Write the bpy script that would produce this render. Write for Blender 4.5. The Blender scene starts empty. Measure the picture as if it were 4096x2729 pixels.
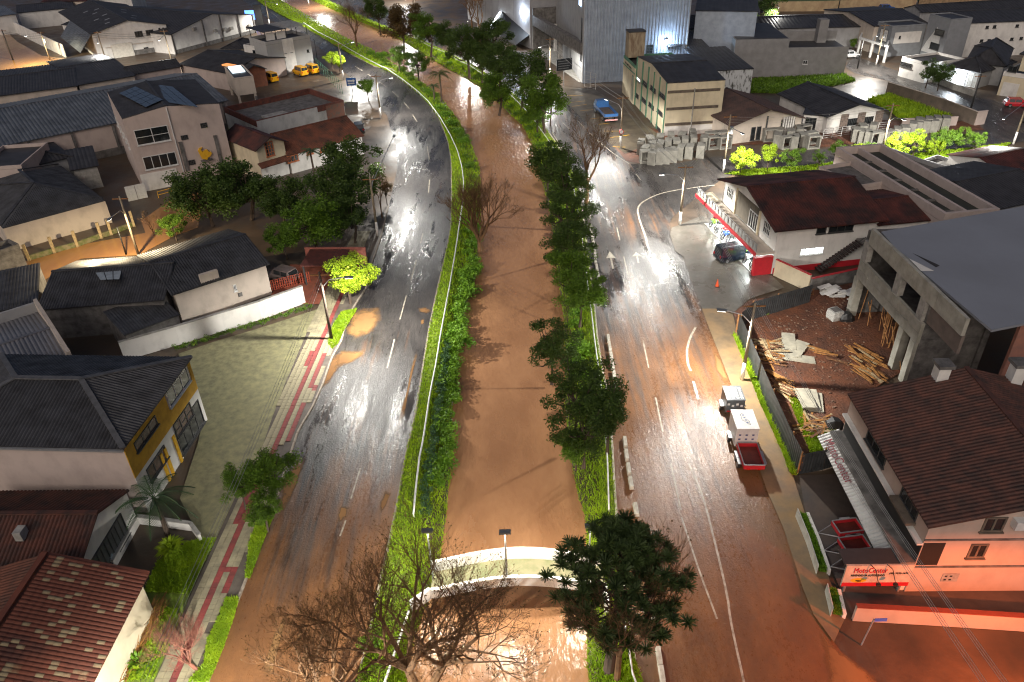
import bpy, bmesh, math, random
import numpy as np
from mathutils import Vector, Matrix
random.seed(7); RNG = np.random.default_rng(7)
S = bpy.context.scene; COL = S.collection
# ------------------------------------------------------------------ camera (fitted to lane dashes and verticals)
CH = 39.0; CF = 2996.4; CT = math.radians(32.98); CR = math.radians(1.75)
cam = bpy.data.cameras.new('camera'); camo = bpy.data.objects.new('camera', cam); COL.objects.link(camo)
cam.sensor_width = 36.0; cam.lens = CF / 4096 * 36; cam.clip_start = 0.5; cam.clip_end = 4000
_F = Vector((0, math.cos(CT), -math.sin(CT))); _U = Vector((0, math.sin(CT), math.cos(CT))); _R = Vector((1, 0, 0))
_r = _R * math.cos(CR) - _U * math.sin(CR); _u = _U * math.cos(CR) + _R * math.sin(CR)
_m = Matrix((_r, _u, -_F)).transposed().to_4x4(); _m.translation = (0, 0, CH); camo.matrix_world = _m
S.camera = camo
# ------------------------------------------------------------------ night sky, faint moon, exposure
W = bpy.data.worlds.new('World'); S.world = W; W.use_nodes = True
nt = W.node_tree; bg = nt.nodes['Background']; sky = nt.nodes.new('ShaderNodeTexSky'); sky.sky_type = 'NISHITA'; sky.sun_disc = False
sky.sun_elevation = math.radians(35); sky.sun_rotation = math.radians(200)
nt.links.new(sky.outputs[0], bg.inputs[0]); sky.air_density = .5; sky.dust_density = 5; sky.ozone_density = .3; bg.inputs[1].default_value = 0.024
sl = bpy.data.lights.new('moon', 'SUN'); sl.energy = 0.02; sl.angle = math.radians(10); sl.color = (.9, .95, 1)
so = bpy.data.objects.new('moon', sl); COL.objects.link(so); so.rotation_euler = (math.radians(55), 0, math.radians(-20))
S.view_settings.view_transform = 'Standard'; S.view_settings.look = 'None'; S.view_settings.exposure = 1.68; S.view_settings.gamma = 1
S.render.engine = 'CYCLES'; S.cycles.use_denoising = True; S.cycles.max_bounces = 5; S.cycles.diffuse_bounces = 2; S.cycles.glossy_bounces = 3
S.cycles.transparent_max_bounces = 6; S.cycles.sample_clamp_indirect = 3.0; S.cycles.caustics_reflective = False; S.cycles.caustics_refractive = False
S.cycles.use_light_tree = True; S.cycles.filter_width = 1.15
# ------------------------------------------------------------------ photo pixel -> place (tile n, pixel x, y of that tile, height z)
OF = {0: (0, 0, 1.7407), 11: (0, 0, .34834), 12: (820, 0, .34834), 13: (1640, 0, .34834), 14: (2460, 0, .34834), 15: (3276, 0, .34834),
      16: (3276, 500, .34834), 17: (2600, 500, .34834), 18: (0, 500, .34834)}
for i in range(9): OF[i + 1] = ((0, 1366, 2732)[i % 3], (0, 910, 1820)[i // 3], .58029)
_c, _s, _cr, _sr = math.cos(CT), math.sin(CT), math.cos(CR), math.sin(CR)
def ray(n, x, y):
    o = OF[n]; u = (o[0] + x * o[2] - 2048) / CF; v = (o[1] + y * o[2] - 1364.5) / CF
    u, v = u * _cr - v * _sr, u * _sr + v * _cr
    return Vector((u, _c - v * _s, -_s - v * _c))
def g(n, x, y, z=0.0):
    d = ray(n, x, y); t = (CH - z) / -d.z
    return Vector((d.x * t, d.y * t, z))
def gl(pts, z=0.0): return [g(*p, z) for p in pts]
def lx(v): return Vector((v.x, v.y, 0))
# ------------------------------------------------------------------ mesh builder
class MB:
    def __init__(s): s.v = []; s.f = []; s.m = []
    def add(s, vs, fs, mi=0):
        o = len(s.v); s.v += [tuple(p) for p in vs]; s.f += [tuple(i + o for i in f) for f in fs]; s.m += [mi] * len(fs); return s
    def box(s, x0, x1, y0, y1, z0, z1, mi=0):
        return s.add([(x0, y0, z0), (x1, y0, z0), (x1, y1, z0), (x0, y1, z0), (x0, y0, z1), (x1, y0, z1), (x1, y1, z1), (x0, y1, z1)],
                     [(0, 3, 2, 1), (4, 5, 6, 7), (0, 1, 5, 4), (1, 2, 6, 5), (2, 3, 7, 6), (3, 0, 4, 7)], mi)
    def prism(s, poly, z0, z1, mi=0):
        n = len(poly); vs = [(p[0], p[1], z0) for p in poly] + [(p[0], p[1], z1) for p in poly]
        return s.add(vs, [tuple(range(n - 1, -1, -1)), tuple(range(n, 2 * n))] + [(i, (i + 1) % n, n + (i + 1) % n, n + i) for i in range(n)], mi)
    def hexa(s, b, t, mi=0):   # bottom quad, top quad
        return s.add(list(b) + list(t), [(3, 2, 1, 0), (4, 5, 6, 7), (0, 1, 5, 4), (1, 2, 6, 5), (2, 3, 7, 6), (3, 0, 4, 7)], mi)
    def bar(s, a, b, w, h=None, mi=0):   # square bar between two points
        a = Vector(a); b = Vector(b); h = h or w; d = (b - a).normalized()
        x = d.cross(Vector((0, 0, 1)));
        if x.length < 1e-3: x = Vector((1, 0, 0))
        x.normalize(); y = x.cross(d).normalized(); x *= w / 2; y *= h / 2
        return s.hexa([a - x - y, a + x - y, a + x + y, a - x + y], [b - x - y, b + x - y, b + x + y, b - x + y], mi)
    def tube(s, path, r, n=6, mi=0, cap=True):
        path = [Vector(p) for p in path]; k = len(path); rs = r if isinstance(r, (list, tuple)) else [r] * k
        vs = []; fs = []
        for i, p in enumerate(path):
            d = (path[min(i + 1, k - 1)] - path[max(i - 1, 0)]).normalized()
            x = d.cross(Vector((0, 0, 1)))
            if x.length < 1e-3: x = Vector((1, 0, 0))
            x.normalize(); y = d.cross(x)
            for j in range(n):
                a = 2 * math.pi * j / n; vs.append(p + x * math.cos(a) * rs[i] + y * math.sin(a) * rs[i])
        for i in range(k - 1):
            for j in range(n): fs.append((i * n + j, i * n + (j + 1) % n, (i + 1) * n + (j + 1) % n, (i + 1) * n + j))
        if cap: fs += [tuple(range(n - 1, -1, -1)), tuple((k - 1) * n + j for j in range(n))]
        return s.add(vs, fs, mi)
    def mesh(s, name, mats, smooth=False):
        me = bpy.data.meshes.new(name); me.from_pydata(s.v, [], s.f)
        for m in (mats if isinstance(mats, (list, tuple)) else [mats]): me.materials.append(m)
        if any(s.m): me.polygons.foreach_set('material_index', s.m)
        if smooth: me.polygons.foreach_set('use_smooth', [True] * len(me.polygons))
        me.update(); return me
    def build(s, name, mats, parent=None, smooth=False, **k): return put(name, s.mesh(name, mats, smooth), parent, **k)
def put(name, me, parent=None, loc=None, rz=0, label=None, cat=None, group=None, kind=None, scale=None):
    o = bpy.data.objects.new(name, me); COL.objects.link(o)
    if parent: o.parent = parent
    if loc is not None: o.location = loc
    if rz: o.rotation_euler = (0, 0, rz)
    if scale is not None: o.scale = scale if hasattr(scale, '__len__') else (scale,) * 3
    for k, v in (('label', label), ('category', cat), ('group', group), ('kind', kind)):
        if v: o[k] = v
    return o
def thing(name, label, cat, loc=(0, 0, 0), rz=0, group=None, scale=None): return put(name, None, None, loc, rz, label, cat, group, None, scale)
def dup(o, loc=None, rz=None, label=None, scale=None, parent=None):
    c = o.copy(); COL.objects.link(c); c.parent = parent
    if loc is not None: c.location = loc
    if rz is not None: c.rotation_euler = (0, 0, rz)
    if label: c['label'] = label
    if scale is not None: c.scale = scale if hasattr(scale, '__len__') else (scale,) * 3
    for ch in list(o.children): dup(ch, parent=c)
    return c
# ------------------------------------------------------------------ materials
MATS = {}
def mat(name, col, col2=None, scale=2.0, rough=.7, rough2=None, bump=0.0, bscale=30.0, stretch=(1, 1, 1), metal=0.0, spec=.5, lo=.35, hi=.65, detail=6, leaf=0.0, emit=None, es=0.0, bdist=.02):
    if name in MATS: return MATS[name]
    m = bpy.data.materials.new(name); m.use_nodes = True; t = m.node_tree; N = t.nodes; L = t.links; b = N['Principled BSDF']
    b.inputs['Roughness'].default_value = rough; b.inputs['Metallic'].default_value = metal; b.inputs['Specular IOR Level'].default_value = spec
    tc = N.new('ShaderNodeTexCoord'); mp = N.new('ShaderNodeMapping'); mp.inputs['Scale'].default_value = stretch; L.new(tc.outputs['Object'], mp.inputs[0])
    if col2 is None: col2 = tuple(c * .7 for c in col)
    nz = N.new('ShaderNodeTexNoise'); nz.inputs['Scale'].default_value = scale; nz.inputs['Detail'].default_value = detail; nz.inputs['Roughness'].default_value = .62; L.new(mp.outputs[0], nz.inputs[0])
    rp = N.new('ShaderNodeMapRange'); rp.inputs[1].default_value = lo; rp.inputs[2].default_value = hi; L.new(nz.outputs[0], rp.inputs[0])
    mx = N.new('ShaderNodeMix'); mx.data_type = 'RGBA'; mx.inputs[6].default_value = (*col, 1); mx.inputs[7].default_value = (*col2, 1)
    L.new(rp.outputs[0], mx.inputs[0]); L.new(mx.outputs[2], b.inputs['Base Color'])
    if rough2 is not None:
        rr = N.new('ShaderNodeMapRange'); rr.inputs[3].default_value = rough; rr.inputs[4].default_value = rough2; rr.inputs[1].default_value = lo; rr.inputs[2].default_value = hi
        L.new(nz.outputs[0], rr.inputs[0]); L.new(rr.outputs[0], b.inputs['Roughness'])
    if bump:
        n2 = N.new('ShaderNodeTexNoise'); n2.inputs['Scale'].default_value = bscale; n2.inputs['Detail'].default_value = 4; L.new(mp.outputs[0], n2.inputs[0])
        bp = N.new('ShaderNodeBump'); bp.inputs['Strength'].default_value = bump; bp.inputs['Distance'].default_value = bdist; L.new(n2.outputs[0], bp.inputs['Height']); L.new(bp.outputs[0], b.inputs['Normal'])
    if emit: b.inputs['Emission Color'].default_value = (*emit, 1); b.inputs['Emission Strength'].default_value = es
    if leaf:
        tr = N.new('ShaderNodeBsdfTranslucent'); L.new(mx.outputs[2], tr.inputs[0]); ms = N.new('ShaderNodeMixShader'); ms.inputs[0].default_value = leaf
        L.new(b.outputs[0], ms.inputs[1]); L.new(tr.outputs[0], ms.inputs[2]); L.new(ms.outputs[0], N['Material Output'].inputs[0])
    MATS[name] = m; return m
def paint(name, col, rough=.6, metal=0, **k): return mat(name, col, tuple(c * .82 for c in col), 3, rough, metal=metal, **k)
def plaster(name, col, dirt=.62, **k):   # rendered wall with rain streaks
    return mat(name, col, tuple(c * dirt for c in col), .55, .85, bump=.2, bscale=60, stretch=(1.3, 1.3, .8), lo=.45, hi=.85, detail=9, **k)
ASPH = dict()
WHITE = plaster('white_plaster', (.66, .64, .60)); CREAM = plaster('cream_plaster', (.62, .54, .38)); BEIGE = plaster('beige_plaster', (.50, .43, .36)); GREYW = plaster('grey_plaster', (.30, .30, .30))
PINK = plaster('pale_plaster', (.46, .38, .34), .7); CONC = mat('concrete', (.36, .35, .32), (.22, .21, .19), 1.6, .85, bump=.3, bscale=25)
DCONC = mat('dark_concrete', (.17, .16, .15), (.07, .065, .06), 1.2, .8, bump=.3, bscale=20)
FIBRO = mat('fibre_cement_roof', (.055, .055, .058), (.022, .021, .022), .8, .42, rough2=.65, bump=.1, bscale=40)
DARKR = mat('dark_roof', (.045, .044, .046), (.02, .018, .018), .7, .55, bump=.1)
MROOF = mat('metal_roof', (.17, .18, .19), (.09, .095, .10), .6, .38, metal=.35, bump=.08)
REDR = mat('red_metal_roof', (.115, .027, .015), (.020, .010, .009), .45, .5, rough2=.7, lo=.3, hi=.62, detail=9)
TILE = mat('clay_tile', (.19, .06, .028), (.035, .018, .012), .7, .75, bump=.3, lo=.3, hi=.7)
GLASS = mat('dark_glass', (.02, .024, .026), (.012, .014, .016), 1, .08, spec=.8)
FRAMEW = paint('white_frame', (.62, .62, .60), .5); FRAMED = paint('dark_frame', (.05, .05, .05), .5); METAL = paint('galvanised', (.42, .43, .44), .4, .6); BLACK = paint('black_paint', (.02, .02, .02), .5)
WOOD = mat('timber', (.36, .17, .055), (.16, .07, .025), 3, .8, stretch=(1, 1, 1)); YELLOW = paint('yellow_paint', (.72, .40, .02), .5); RED = paint('red_paint', (.48, .02, .03), .5)
GREENP = paint('green_paint', (.10, .24, .15), .6); WPAINT = mat('road_paint', (.46, .42, .34), (.17, .13, .09), 2, .6, lo=.4, hi=.7); BARK = mat('bark', (.10, .07, .05), (.04, .028, .02), 4, .9, bump=.5, bscale=14, stretch=(1, 1, .3))
TWIG = mat('twig_bark', (.19, .10, .042), (.09, .05, .025), 2, .9)
def leafm(name, a, b, sc=1.3): return mat(name, a, b, sc, .55, spec=.35, leaf=.3, lo=.3, hi=.7)
LDARK = leafm('leaf_dark', (.095, .16, .024), (.034, .065, .014)); LMID = leafm('leaf_mid', (.16, .29, .02), (.055, .11, .014)); LLIME = leafm('leaf_lime', (.38, .48, .02), (.17, .29, .014)); LBROWN = leafm('leaf_brown', (.16, .10, .03), (.08, .05, .02))
LHEDGE = leafm('leaf_hedge', (.20, .37, .022), (.07, .17, .014), 2); LARAU = leafm('leaf_araucaria', (.085, .13, .035), (.035, .06, .02)); GRASS = leafm('grass_blade', (.36, .50, .016), (.17, .30, .012), .6)

def nth(i): return ('first', 'second', 'third', 'fourth', 'fifth', 'sixth', 'seventh', 'eighth', 'ninth', 'tenth')[i] if i < 10 else str(i + 1) + ('st' if i % 10 == 0 and i != 10 else 'nd' if i % 10 == 1 and i != 11 else 'rd' if i % 10 == 2 and i != 12 else 'th')
# ================================================================== setting: ground with canal, roads, verges
def catm(P, n):
    P = [Vector(p) for p in P]; out = []; d = [0.0]
    for i in range(1, len(P)): d.append(d[-1] + (P[i] - P[i - 1]).length)
    Q = [P[0] * 2 - P[1]] + P + [P[-1] * 2 - P[-2]]
    for k in range(n):
        t = d[-1] * k / (n - 1); i = 0
        while i < len(P) - 2 and d[i + 1] < t: i += 1
        u = min(1, (t - d[i]) / max(1e-6, d[i + 1] - d[i])); a, b, c, e = Q[i:i + 4]
        out.append(.5 * ((2 * b) + (c - a) * u + (2 * a - 5 * b + 4 * c - e) * u * u + (3 * b - a - 3 * c + e) * u ** 3))
    return out
def atY(P, y):   # x on a polyline that rises in y
    for a, b in zip(P, P[1:]):
        if a.y <= y <= b.y or (a is P[0] and y < a.y) or (b is P[-1] and y > b.y):
            return a.x + (b.x - a.x) * (y - a.y) / (b.y - a.y)
WZ = -0.9
VL = gl([(0, 800, 1620), (0, 838, 1513), (0, 870, 1360), (0, 905, 1200), (5, 445, 1568), (5, 510, 1300), (5, 560, 980), (5, 600, 730), (5, 650, 480), (5, 720, 180), (5, 755, 0), (2, 760, 1300), (2, 757, 1100), (2, 735, 980), (2, 700, 880), (2, 640, 740), (2, 560, 640), (2, 450, 550), (2, 330, 470), (12, 2000, 790), (12, 1800, 690), (12, 1600, 590), (12, 1300, 410), (12, 1100, 290), (12, 900, 190), (12, 700, 80), (12, 600, 10), (12, 480, -80), (12, 300, -220)])
RL = gl([(0, 868, 1620), (8, 300, 1566), (8, 390, 1300), (8, 470, 1060), (8, 485, 560), (8, 510, 250), (5, 540, 1568), (5, 560, 1480), (5, 610, 1150), (5, 650, 950), (5, 690, 700), (5, 750, 380), (5, 780, 200), (5, 810, 0), (2, 835, 1400), (2, 842, 1250), (2, 830, 1150), (2, 800, 1040), (2, 750, 930), (2, 680, 810), (2, 600, 700), (2, 520, 625), (2, 430, 555), (2, 300, 465), (12, 2100, 800), (12, 1900, 700), (12, 1700, 590), (12, 1500, 470), (12, 1300, 370), (12, 1100, 240), (12, 900, 130), (12, 690, 0), (12, 560, -90), (12, 380, -230)], .45)
RL = [Vector((p.x, p.y, 0)) for p in RL]
WL = gl([(0, 960, 1640), (8, 420, 1480), (8, 560, 1100), (8, 660, 850), (8, 700, 600), (8, 725, 400), (8, 745, 200), (5, 765, 1540), (5, 765, 1250), (5, 800, 1050), (5, 800, 900), (5, 830, 750), (5, 850, 600), (5, 890, 450), (5, 935, 330), (5, 950, 150), (5, 960, 0), (2, 960, 1350), (2, 950, 1150), (2, 890, 980), (2, 820, 860), (2, 740, 740), (2, 650, 640), (2, 520, 540), (2, 400, 470), (12, 1900, 560), (12, 1600, 430), (12, 1330, 270), (12, 1130, 150), (12, 930, 40), (12, 850, -10), (12, 740, -90), (12, 540, -240)], WZ)
WR = gl([(0, 1370, 1640), (8, 1690, 1500), (8, 1690, 1100), (8, 1690, 600), (8, 1680, 420), (8, 1630, 300), (8, 1590, 90), (5, 1575, 1568), (5, 1540, 1250), (5, 1540, 950), (5, 1530, 640), (5, 1490, 330), (5, 1450, 0), (2, 1420, 1400), (2, 1360, 1150), (2, 1325, 1015), (2, 1250, 870), (2, 1140, 770), (2, 1000, 630), (2, 890, 560), (2, 720, 470), (2, 590, 390), (2, 400, 270), (2, 310, 220), (12, 1780, 250), (12, 1500, 130), (12, 1330, 50), (12, 1180, -20), (12, 1060, -90), (12, 860, -240)], WZ)
RR = gl([(0, 1490, 1640), (8, 2015, 1566), (8, 1960, 1200), (8, 1850, 560), (8, 1838, 200), (5, 1832, 1568), (5, 1800, 1200), (5, 1775, 1000), (5, 1745, 780), (5, 1720, 560), (5, 1700, 430), (5, 1680, 250), (5, 1650, 0), (2, 1600, 1300), (2, 1540, 1150), (2, 1420, 960), (2, 1300, 790), (2, 1170, 660), (2, 1020, 545), (2, 880, 450), (13, 560, 700), (13, 430, 615), (13, 220, 530), (13, 60, 440), (12, 2100, 330), (12, 1900, 250), (12, 1600, 110), (12, 1370, 0), (12, 1220, -80), (12, 1000, -240)], .35)
RR = [Vector((p.x, p.y, 0)) for p in RR]
KR = gl([(0, 1520, 1640), (8, 2050, 1566), (8, 1990, 1250), (8, 1905, 560), (8, 1880, 200), (5, 1870, 1568), (5, 1845, 1200), (5, 1800, 1000), (5, 1765, 780), (5, 1745, 560), (5, 1728, 430), (5, 1705, 250), (5, 1675, 0), (2, 1640, 1300), (2, 1580, 1150), (2, 1460, 960), (2, 1330, 790), (2, 1200, 660), (2, 1050, 545), (2, 910, 450), (13, 600, 700), (13, 470, 615), (13, 260, 530), (13, 100, 440), (12, 2140, 330), (12, 1940, 250), (12, 1640, 110), (12, 1400, 0), (12, 1250, -80), (12, 1030, -240)])
def ext(P):   # continue both ends far along y
    a = (P[-1] - P[-4]); a = a / a.y; return [Vector((P[0].x + (P[0].x - P[1].x) * 3, -20, P[0].z))] + P + [P[-1] + a * 900]
VL, RL, WL, WR, RR, KR = map(ext, (VL, RL, WL, WR, RR, KR))
YS = list(np.arange(-20, 60, 1.5)) + list(np.arange(60, 140, 2.5)) + list(np.arange(140, 300, 6)) + list(np.arange(300, 1100, 60))
GROUND = mat('bare_ground', (.10, .065, .04), (.05, .04, .03), .25, .6, rough2=.35, bump=.4, bscale=3, bdist=.06)
mb = MB(); rows = []
for y in YS:
    xs = [(-1500, -.03), (-300, -.03), (atY(RL, y) + .1, -.03), (atY(WL, y) - .15, -.75), (atY(WL, y) + .4, -1.6), (atY(WR, y) - .4, -1.6), (atY(WR, y) + .15, -.75), (atY(RR, y) - .1, -.03), (300, -.03), (1500, -.03)]
    rows.append([(x, y, z) for x, z in xs])
k = len(rows[0])
mb.add([p for r in rows for p in r], [(i * k + j, i * k + j + 1, (i + 1) * k + j + 1, (i + 1) * k + j) for i in range(len(rows) - 1) for j in range(k - 1)])
mb.build('ground', GROUND, kind='structure')
# ---- canal water
def nodes(m): return m.node_tree.nodes, m.node_tree.links
def watermat(name, c1, c2, wave=.25, rough=.12, st=(.5, .12, 1), sc=.5):
    m = mat(name, c1, c2, sc, rough, rough2=rough * 2.2, bump=wave, bscale=2.2, stretch=st, spec=.45, bdist=.12); return m
WATER = watermat('muddy_water', (.36, .185, .09), (.27, .13, .06), .8, .15, (1.1, .5, 1), .3)
mb = MB(); rows = []
for y in YS:
    a, b = atY(WL, y) - .5, atY(WR, y) + .5; rows.append([(a + (b - a) * t / 6, y, WZ) for t in range(7)])
mb.add([p for r in rows for p in r], [(i * 7 + j, i * 7 + j + 1, (i + 1) * 7 + j + 1, (i + 1) * 7 + j) for i in range(len(rows) - 1) for j in range(6)])
mb.build('canal_water', WATER, kind='structure')
# ---- wet roads
def roadmat(name, mud_bias, seed, yfade):
    m = bpy.data.materials.new(name); m.use_nodes = True; t = m.node_tree; N = t.nodes; L = t.links; b = N['Principled BSDF']
    tc = N.new('ShaderNodeTexCoord')
    def noise(sc, st, det=6, rg=.6, off=0):
        mp = N.new('ShaderNodeMapping'); mp.inputs['Scale'].default_value = st; mp.inputs['Location'].default_value = (off, off * 1.7, 0); L.new(tc.outputs['Object'], mp.inputs[0])
        n = N.new('ShaderNodeTexNoise'); n.inputs['Scale'].default_value = sc; n.inputs['Detail'].default_value = det; n.inputs['Roughness'].default_value = rg; L.new(mp.outputs[0], n.inputs[0]); return n.outputs[0]
    def mth(op, a, b_):
        n = N.new('ShaderNodeMath'); n.operation = op
        for i, q in enumerate((a, b_)):
            if isinstance(q, (int, float)): n.inputs[i].default_value = q
            else: L.new(q, n.inputs[i])
        return n.outputs[0]
    def mr(x, a, b_, c, d):
        n = N.new('ShaderNodeMapRange'); L.new(x, n.inputs[0])
        for i, q in enumerate((a, b_, c, d)): n.inputs[i + 1].default_value = q
        return n.outputs[0]
    sp = N.new('ShaderNodeSeparateXYZ'); L.new(tc.outputs['Object'], sp.inputs[0])
    big = noise(.13, (1, .45, 1), 5, .6, seed); streak = noise(.8, (2.2, .10, 1), 5, .65, seed + 3); pat = noise(.5, (1, .5, 1), 7, .7, seed + 9)
    grad = mr(sp.outputs[1], yfade[0], yfade[1], .32, -.12)
    mud = mth('ADD', mth('ADD', mth('MULTIPLY', big, .75), mth('MULTIPLY', streak, .7)), mth('ADD', grad, mud_bias - .12))
    mudm = mr(mud, .56, .80, 0, 1)
    ca = N.new('ShaderNodeMix'); ca.data_type = 'RGBA'; ca.inputs[6].default_value = (.024, .022, .021, 1); ca.inputs[7].default_value = (.075, .066, .06, 1); L.new(mr(mth('ADD', mth('MULTIPLY', pat, .5), mth('MULTIPLY', noise(2.6, (2.5, .22, 1), 8, .75, seed + 40), .5)), .40, .60, 0, 1), ca.inputs[0])
    cm = N.new('ShaderNodeMix'); cm.data_type = 'RGBA'; cm.inputs[6].default_value = (.12, .056, .026, 1); cm.inputs[7].default_value = (.23, .105, .04, 1); L.new(mr(pat, .3, .7, 0, 1), cm.inputs[0])
    cx = N.new('ShaderNodeMix'); cx.data_type = 'RGBA'; L.new(mudm, cx.inputs[0]); L.new(ca.outputs[2], cx.inputs[6]); L.new(cm.outputs[2], cx.inputs[7]); L.new(cx.outputs[2], b.inputs['Base Color'])
    wn = noise(.42, (1, .16, 1), 9, .7, seed + 20); wm = mth('MULTIPLY', mr(wn, .455, .63, 0, 1), mr(mudm, 0, 1, 1.0, .25))
    ca2 = N.new('ShaderNodeMix'); ca2.data_type = 'RGBA'; L.new(mth('MULTIPLY', wm, .22), ca2.inputs[0]); L.new(cx.outputs[2], ca2.inputs[6]); ca2.inputs[7].default_value = (.02, .017, .015, 1); L.new(ca2.outputs[2], b.inputs['Base Color'])
    rgh = mth('ADD', mth('SUBTRACT', mr(wm, 0, 1, .43, .13), mth('MULTIPLY', mudm, .10)), mr(noise(5, (1, .5, 1), 5, .7, 2), .3, .7, -.09, .12)); L.new(rgh, b.inputs['Roughness'])
    b.inputs['Specular IOR Level'].default_value = .5
    gr = noise(7, (1, 1, 1), 5, .75); crk = noise(.8, (1.2, .35, 1), 9, .75, 4)
    bp = N.new('ShaderNodeBump'); L.new(mr(wm, 0, 1, .75, .16), bp.inputs['Strength']); bp.inputs['Distance'].default_value = .06; L.new(mth('ADD', mth('MULTIPLY', gr, mr(mudm, 0, 1, 1.3, .7)), mth('MULTIPLY', crk, 1.3)), bp.inputs['Height']); L.new(bp.outputs[0], b.inputs['Normal'])
    return m
ROADL = roadmat('wet_asphalt_left', -.03, 1.0, (26, 52)); ROADR = roadmat('wet_asphalt_right', .05, 5.0, (30, 75)); ROADX = roadmat('wet_asphalt_street', -.04, 11.0, (0, 1))
def strip(name, A, B, z, m, n=120, k=6, **kw):
    if name == 'road': n = len(A)
    else: A = catm(A, n); B = catm(B, n)
    mb = MB()
    mb.add([(a.x + (b.x - a.x) * j / k, a.y + (b.y - a.y) * j / k, z) for a, b in zip(A, B) for j in range(k + 1)],
           [(i * (k + 1) + j, i * (k + 1) + j + 1, (i + 1) * (k + 1) + j + 1, (i + 1) * (k + 1) + j) for i in range(n - 1) for j in range(k)])
    return mb.build(name, m, **kw)
LL = gl([(0, 400, 1640), (0, 495, 1568), (7, 1440, 1560), (7, 1560, 1200), (7, 1640, 1010), (7, 1760, 700), (7, 1850, 480), (4, 2050, 1420), (4, 2150, 1250), (4, 2220, 1100), (4, 2290, 900), (4, 2354, 790), (5, 20, 700), (5, 80, 560), (5, 170, 420), (5, 210, 250), (5, 270, 80), (2, 330, 1400), (2, 385, 1160), (2, 375, 1010), (2, 335, 880), (2, 315, 800), (12, 2040, 1260), (12, 1950, 1110), (12, 1860, 1040), (12, 1760, 1000), (12, 1680, 900), (12, 1600, 830), (12, 1430, 650), (12, 1200, 450), (12, 1000, 350), (12, 700, 200), (12, 560, 90), (12, 430, 0), (12, 340, -80), (12, 180, -220)])
LL = [Vector((p.x, p.y, 0)) for p in LL]
YR = list(np.arange(14, 60, 1.2)) + list(np.arange(60, 150, 2.0)) + list(np.arange(150, 420, 5)) + [500, 700, 1000]
LLe = ext(LL); road_l = strip('road', [Vector((atY(LLe, y), y, 0)) for y in YR], [Vector((atY(VL, y), y, 0)) for y in YR], 0.0, ROADL, 220, 6, kind='structure')
E1 = gl([(0, 2010, 1640), (9, 1250, 1566), (9, 1040, 1290), (9, 900, 1100), (9, 830, 930), (9, 690, 500), (9, 580, 250), (6, 470, 1500), (6, 330, 1080), (6, 260, 900), (6, 190, 720), (6, 130, 560), (6, 60, 370), (6, 0, 200), (5, 2290, 130), (5, 2265, 60), (2, 2270, 1560), (2, 2200, 1350), (2, 2080, 1200), (2, 1990, 1130), (2, 1880, 1010), (2, 1700, 860), (2, 1530, 690), (2, 1450, 620), (13, 1560, 985), (13, 1460, 910), (13, 1100, 690), (13, 800, 560), (13, 530, 465), (13, 300, 360), (13, 60, 250), (12, 2150, 150), (12, 1950, 60), (12, 1800, 0), (12, 1660, -80), (12, 1440, -240)])
E1 = ext(E1); road_r = strip('road', [Vector((atY(KR, y), y, 0)) for y in YR], [Vector((atY(E1, y), y, 0)) for y in YR], 0.0, ROADR, 220, 8, kind='structure')
# ================================================================== verges, kerbs, markings, sidewalks, lots
EARTHG = mat('verge_soil', (.17, .25, .016), (.09, .12, .02), 1.2, .9, bump=.5, bscale=8)
def strip3(name, A, B, zA, zB, m, n=150, k=4, **kw):
    A = catm(A, n); B = catm(B, n); mb = MB()
    mb.add([(a.x + (b.x - a.x) * j / k, a.y + (b.y - a.y) * j / k, zA + (zB - zA) * j / k + random.uniform(-.03, .03) * (0 < j < k)) for a, b in zip(A, B) for j in range(k + 1)],
           [(i * (k + 1) + j, i * (k + 1) + j + 1, (i + 1) * (k + 1) + j + 1, (i + 1) * (k + 1) + j) for i in range(n - 1) for j in range(k)])
    return mb.build(name, m, **kw)
def resY(P, ys): return [Vector((atY(P, y), y, 0)) for y in ys]
YV = list(np.arange(22, 60, 1.5)) + list(np.arange(60, 140, 2.5)) + list(np.arange(140, 420, 7))
def shift(P, dx): return [Vector((p.x + dx, p.y, p.z)) for p in P]
vL, rL, wL, wR, rR, kR = [resY(P, YV) for P in (VL, RL, WL, WR, RR, KR)]
strip3('left_verge', shift(vL, .12), rL, .13, .13, EARTHG, kind='structure'); strip3('left_bank', rL, wL, .12, WZ - .15, EARTHG, kind='structure')
strip3('right_bank', wR, rR, WZ - .15, .12, EARTHG, kind='structure'); strip3('right_verge', rR, shift(kR, -.12), .13, .13, EARTHG, kind='structure')
def blades(name, A, B, zA, zB, n, h=(.1, .28), m=None, w0=0, w1=1, label=None, wid=.045, y1=None, pw=1.5):
    A = np.array(catm(A, 200)); B = np.array(catm(B, 200))
    t = RNG.random(n) ** pw * 198; i = t.astype(int); fr = (t - i)[:, None]; w = (w0 + (w1 - w0) * RNG.random(n))[:, None]
    a = A[i] * (1 - fr) + A[i + 1] * fr; b = B[i] * (1 - fr) + B[i + 1] * fr; p = a * (1 - w) + b * w; p[:, 2] = zA + (zB - zA) * w[:, 0]
    return blade_mesh(name, p, h, m or GRASS, label, wid)
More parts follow.
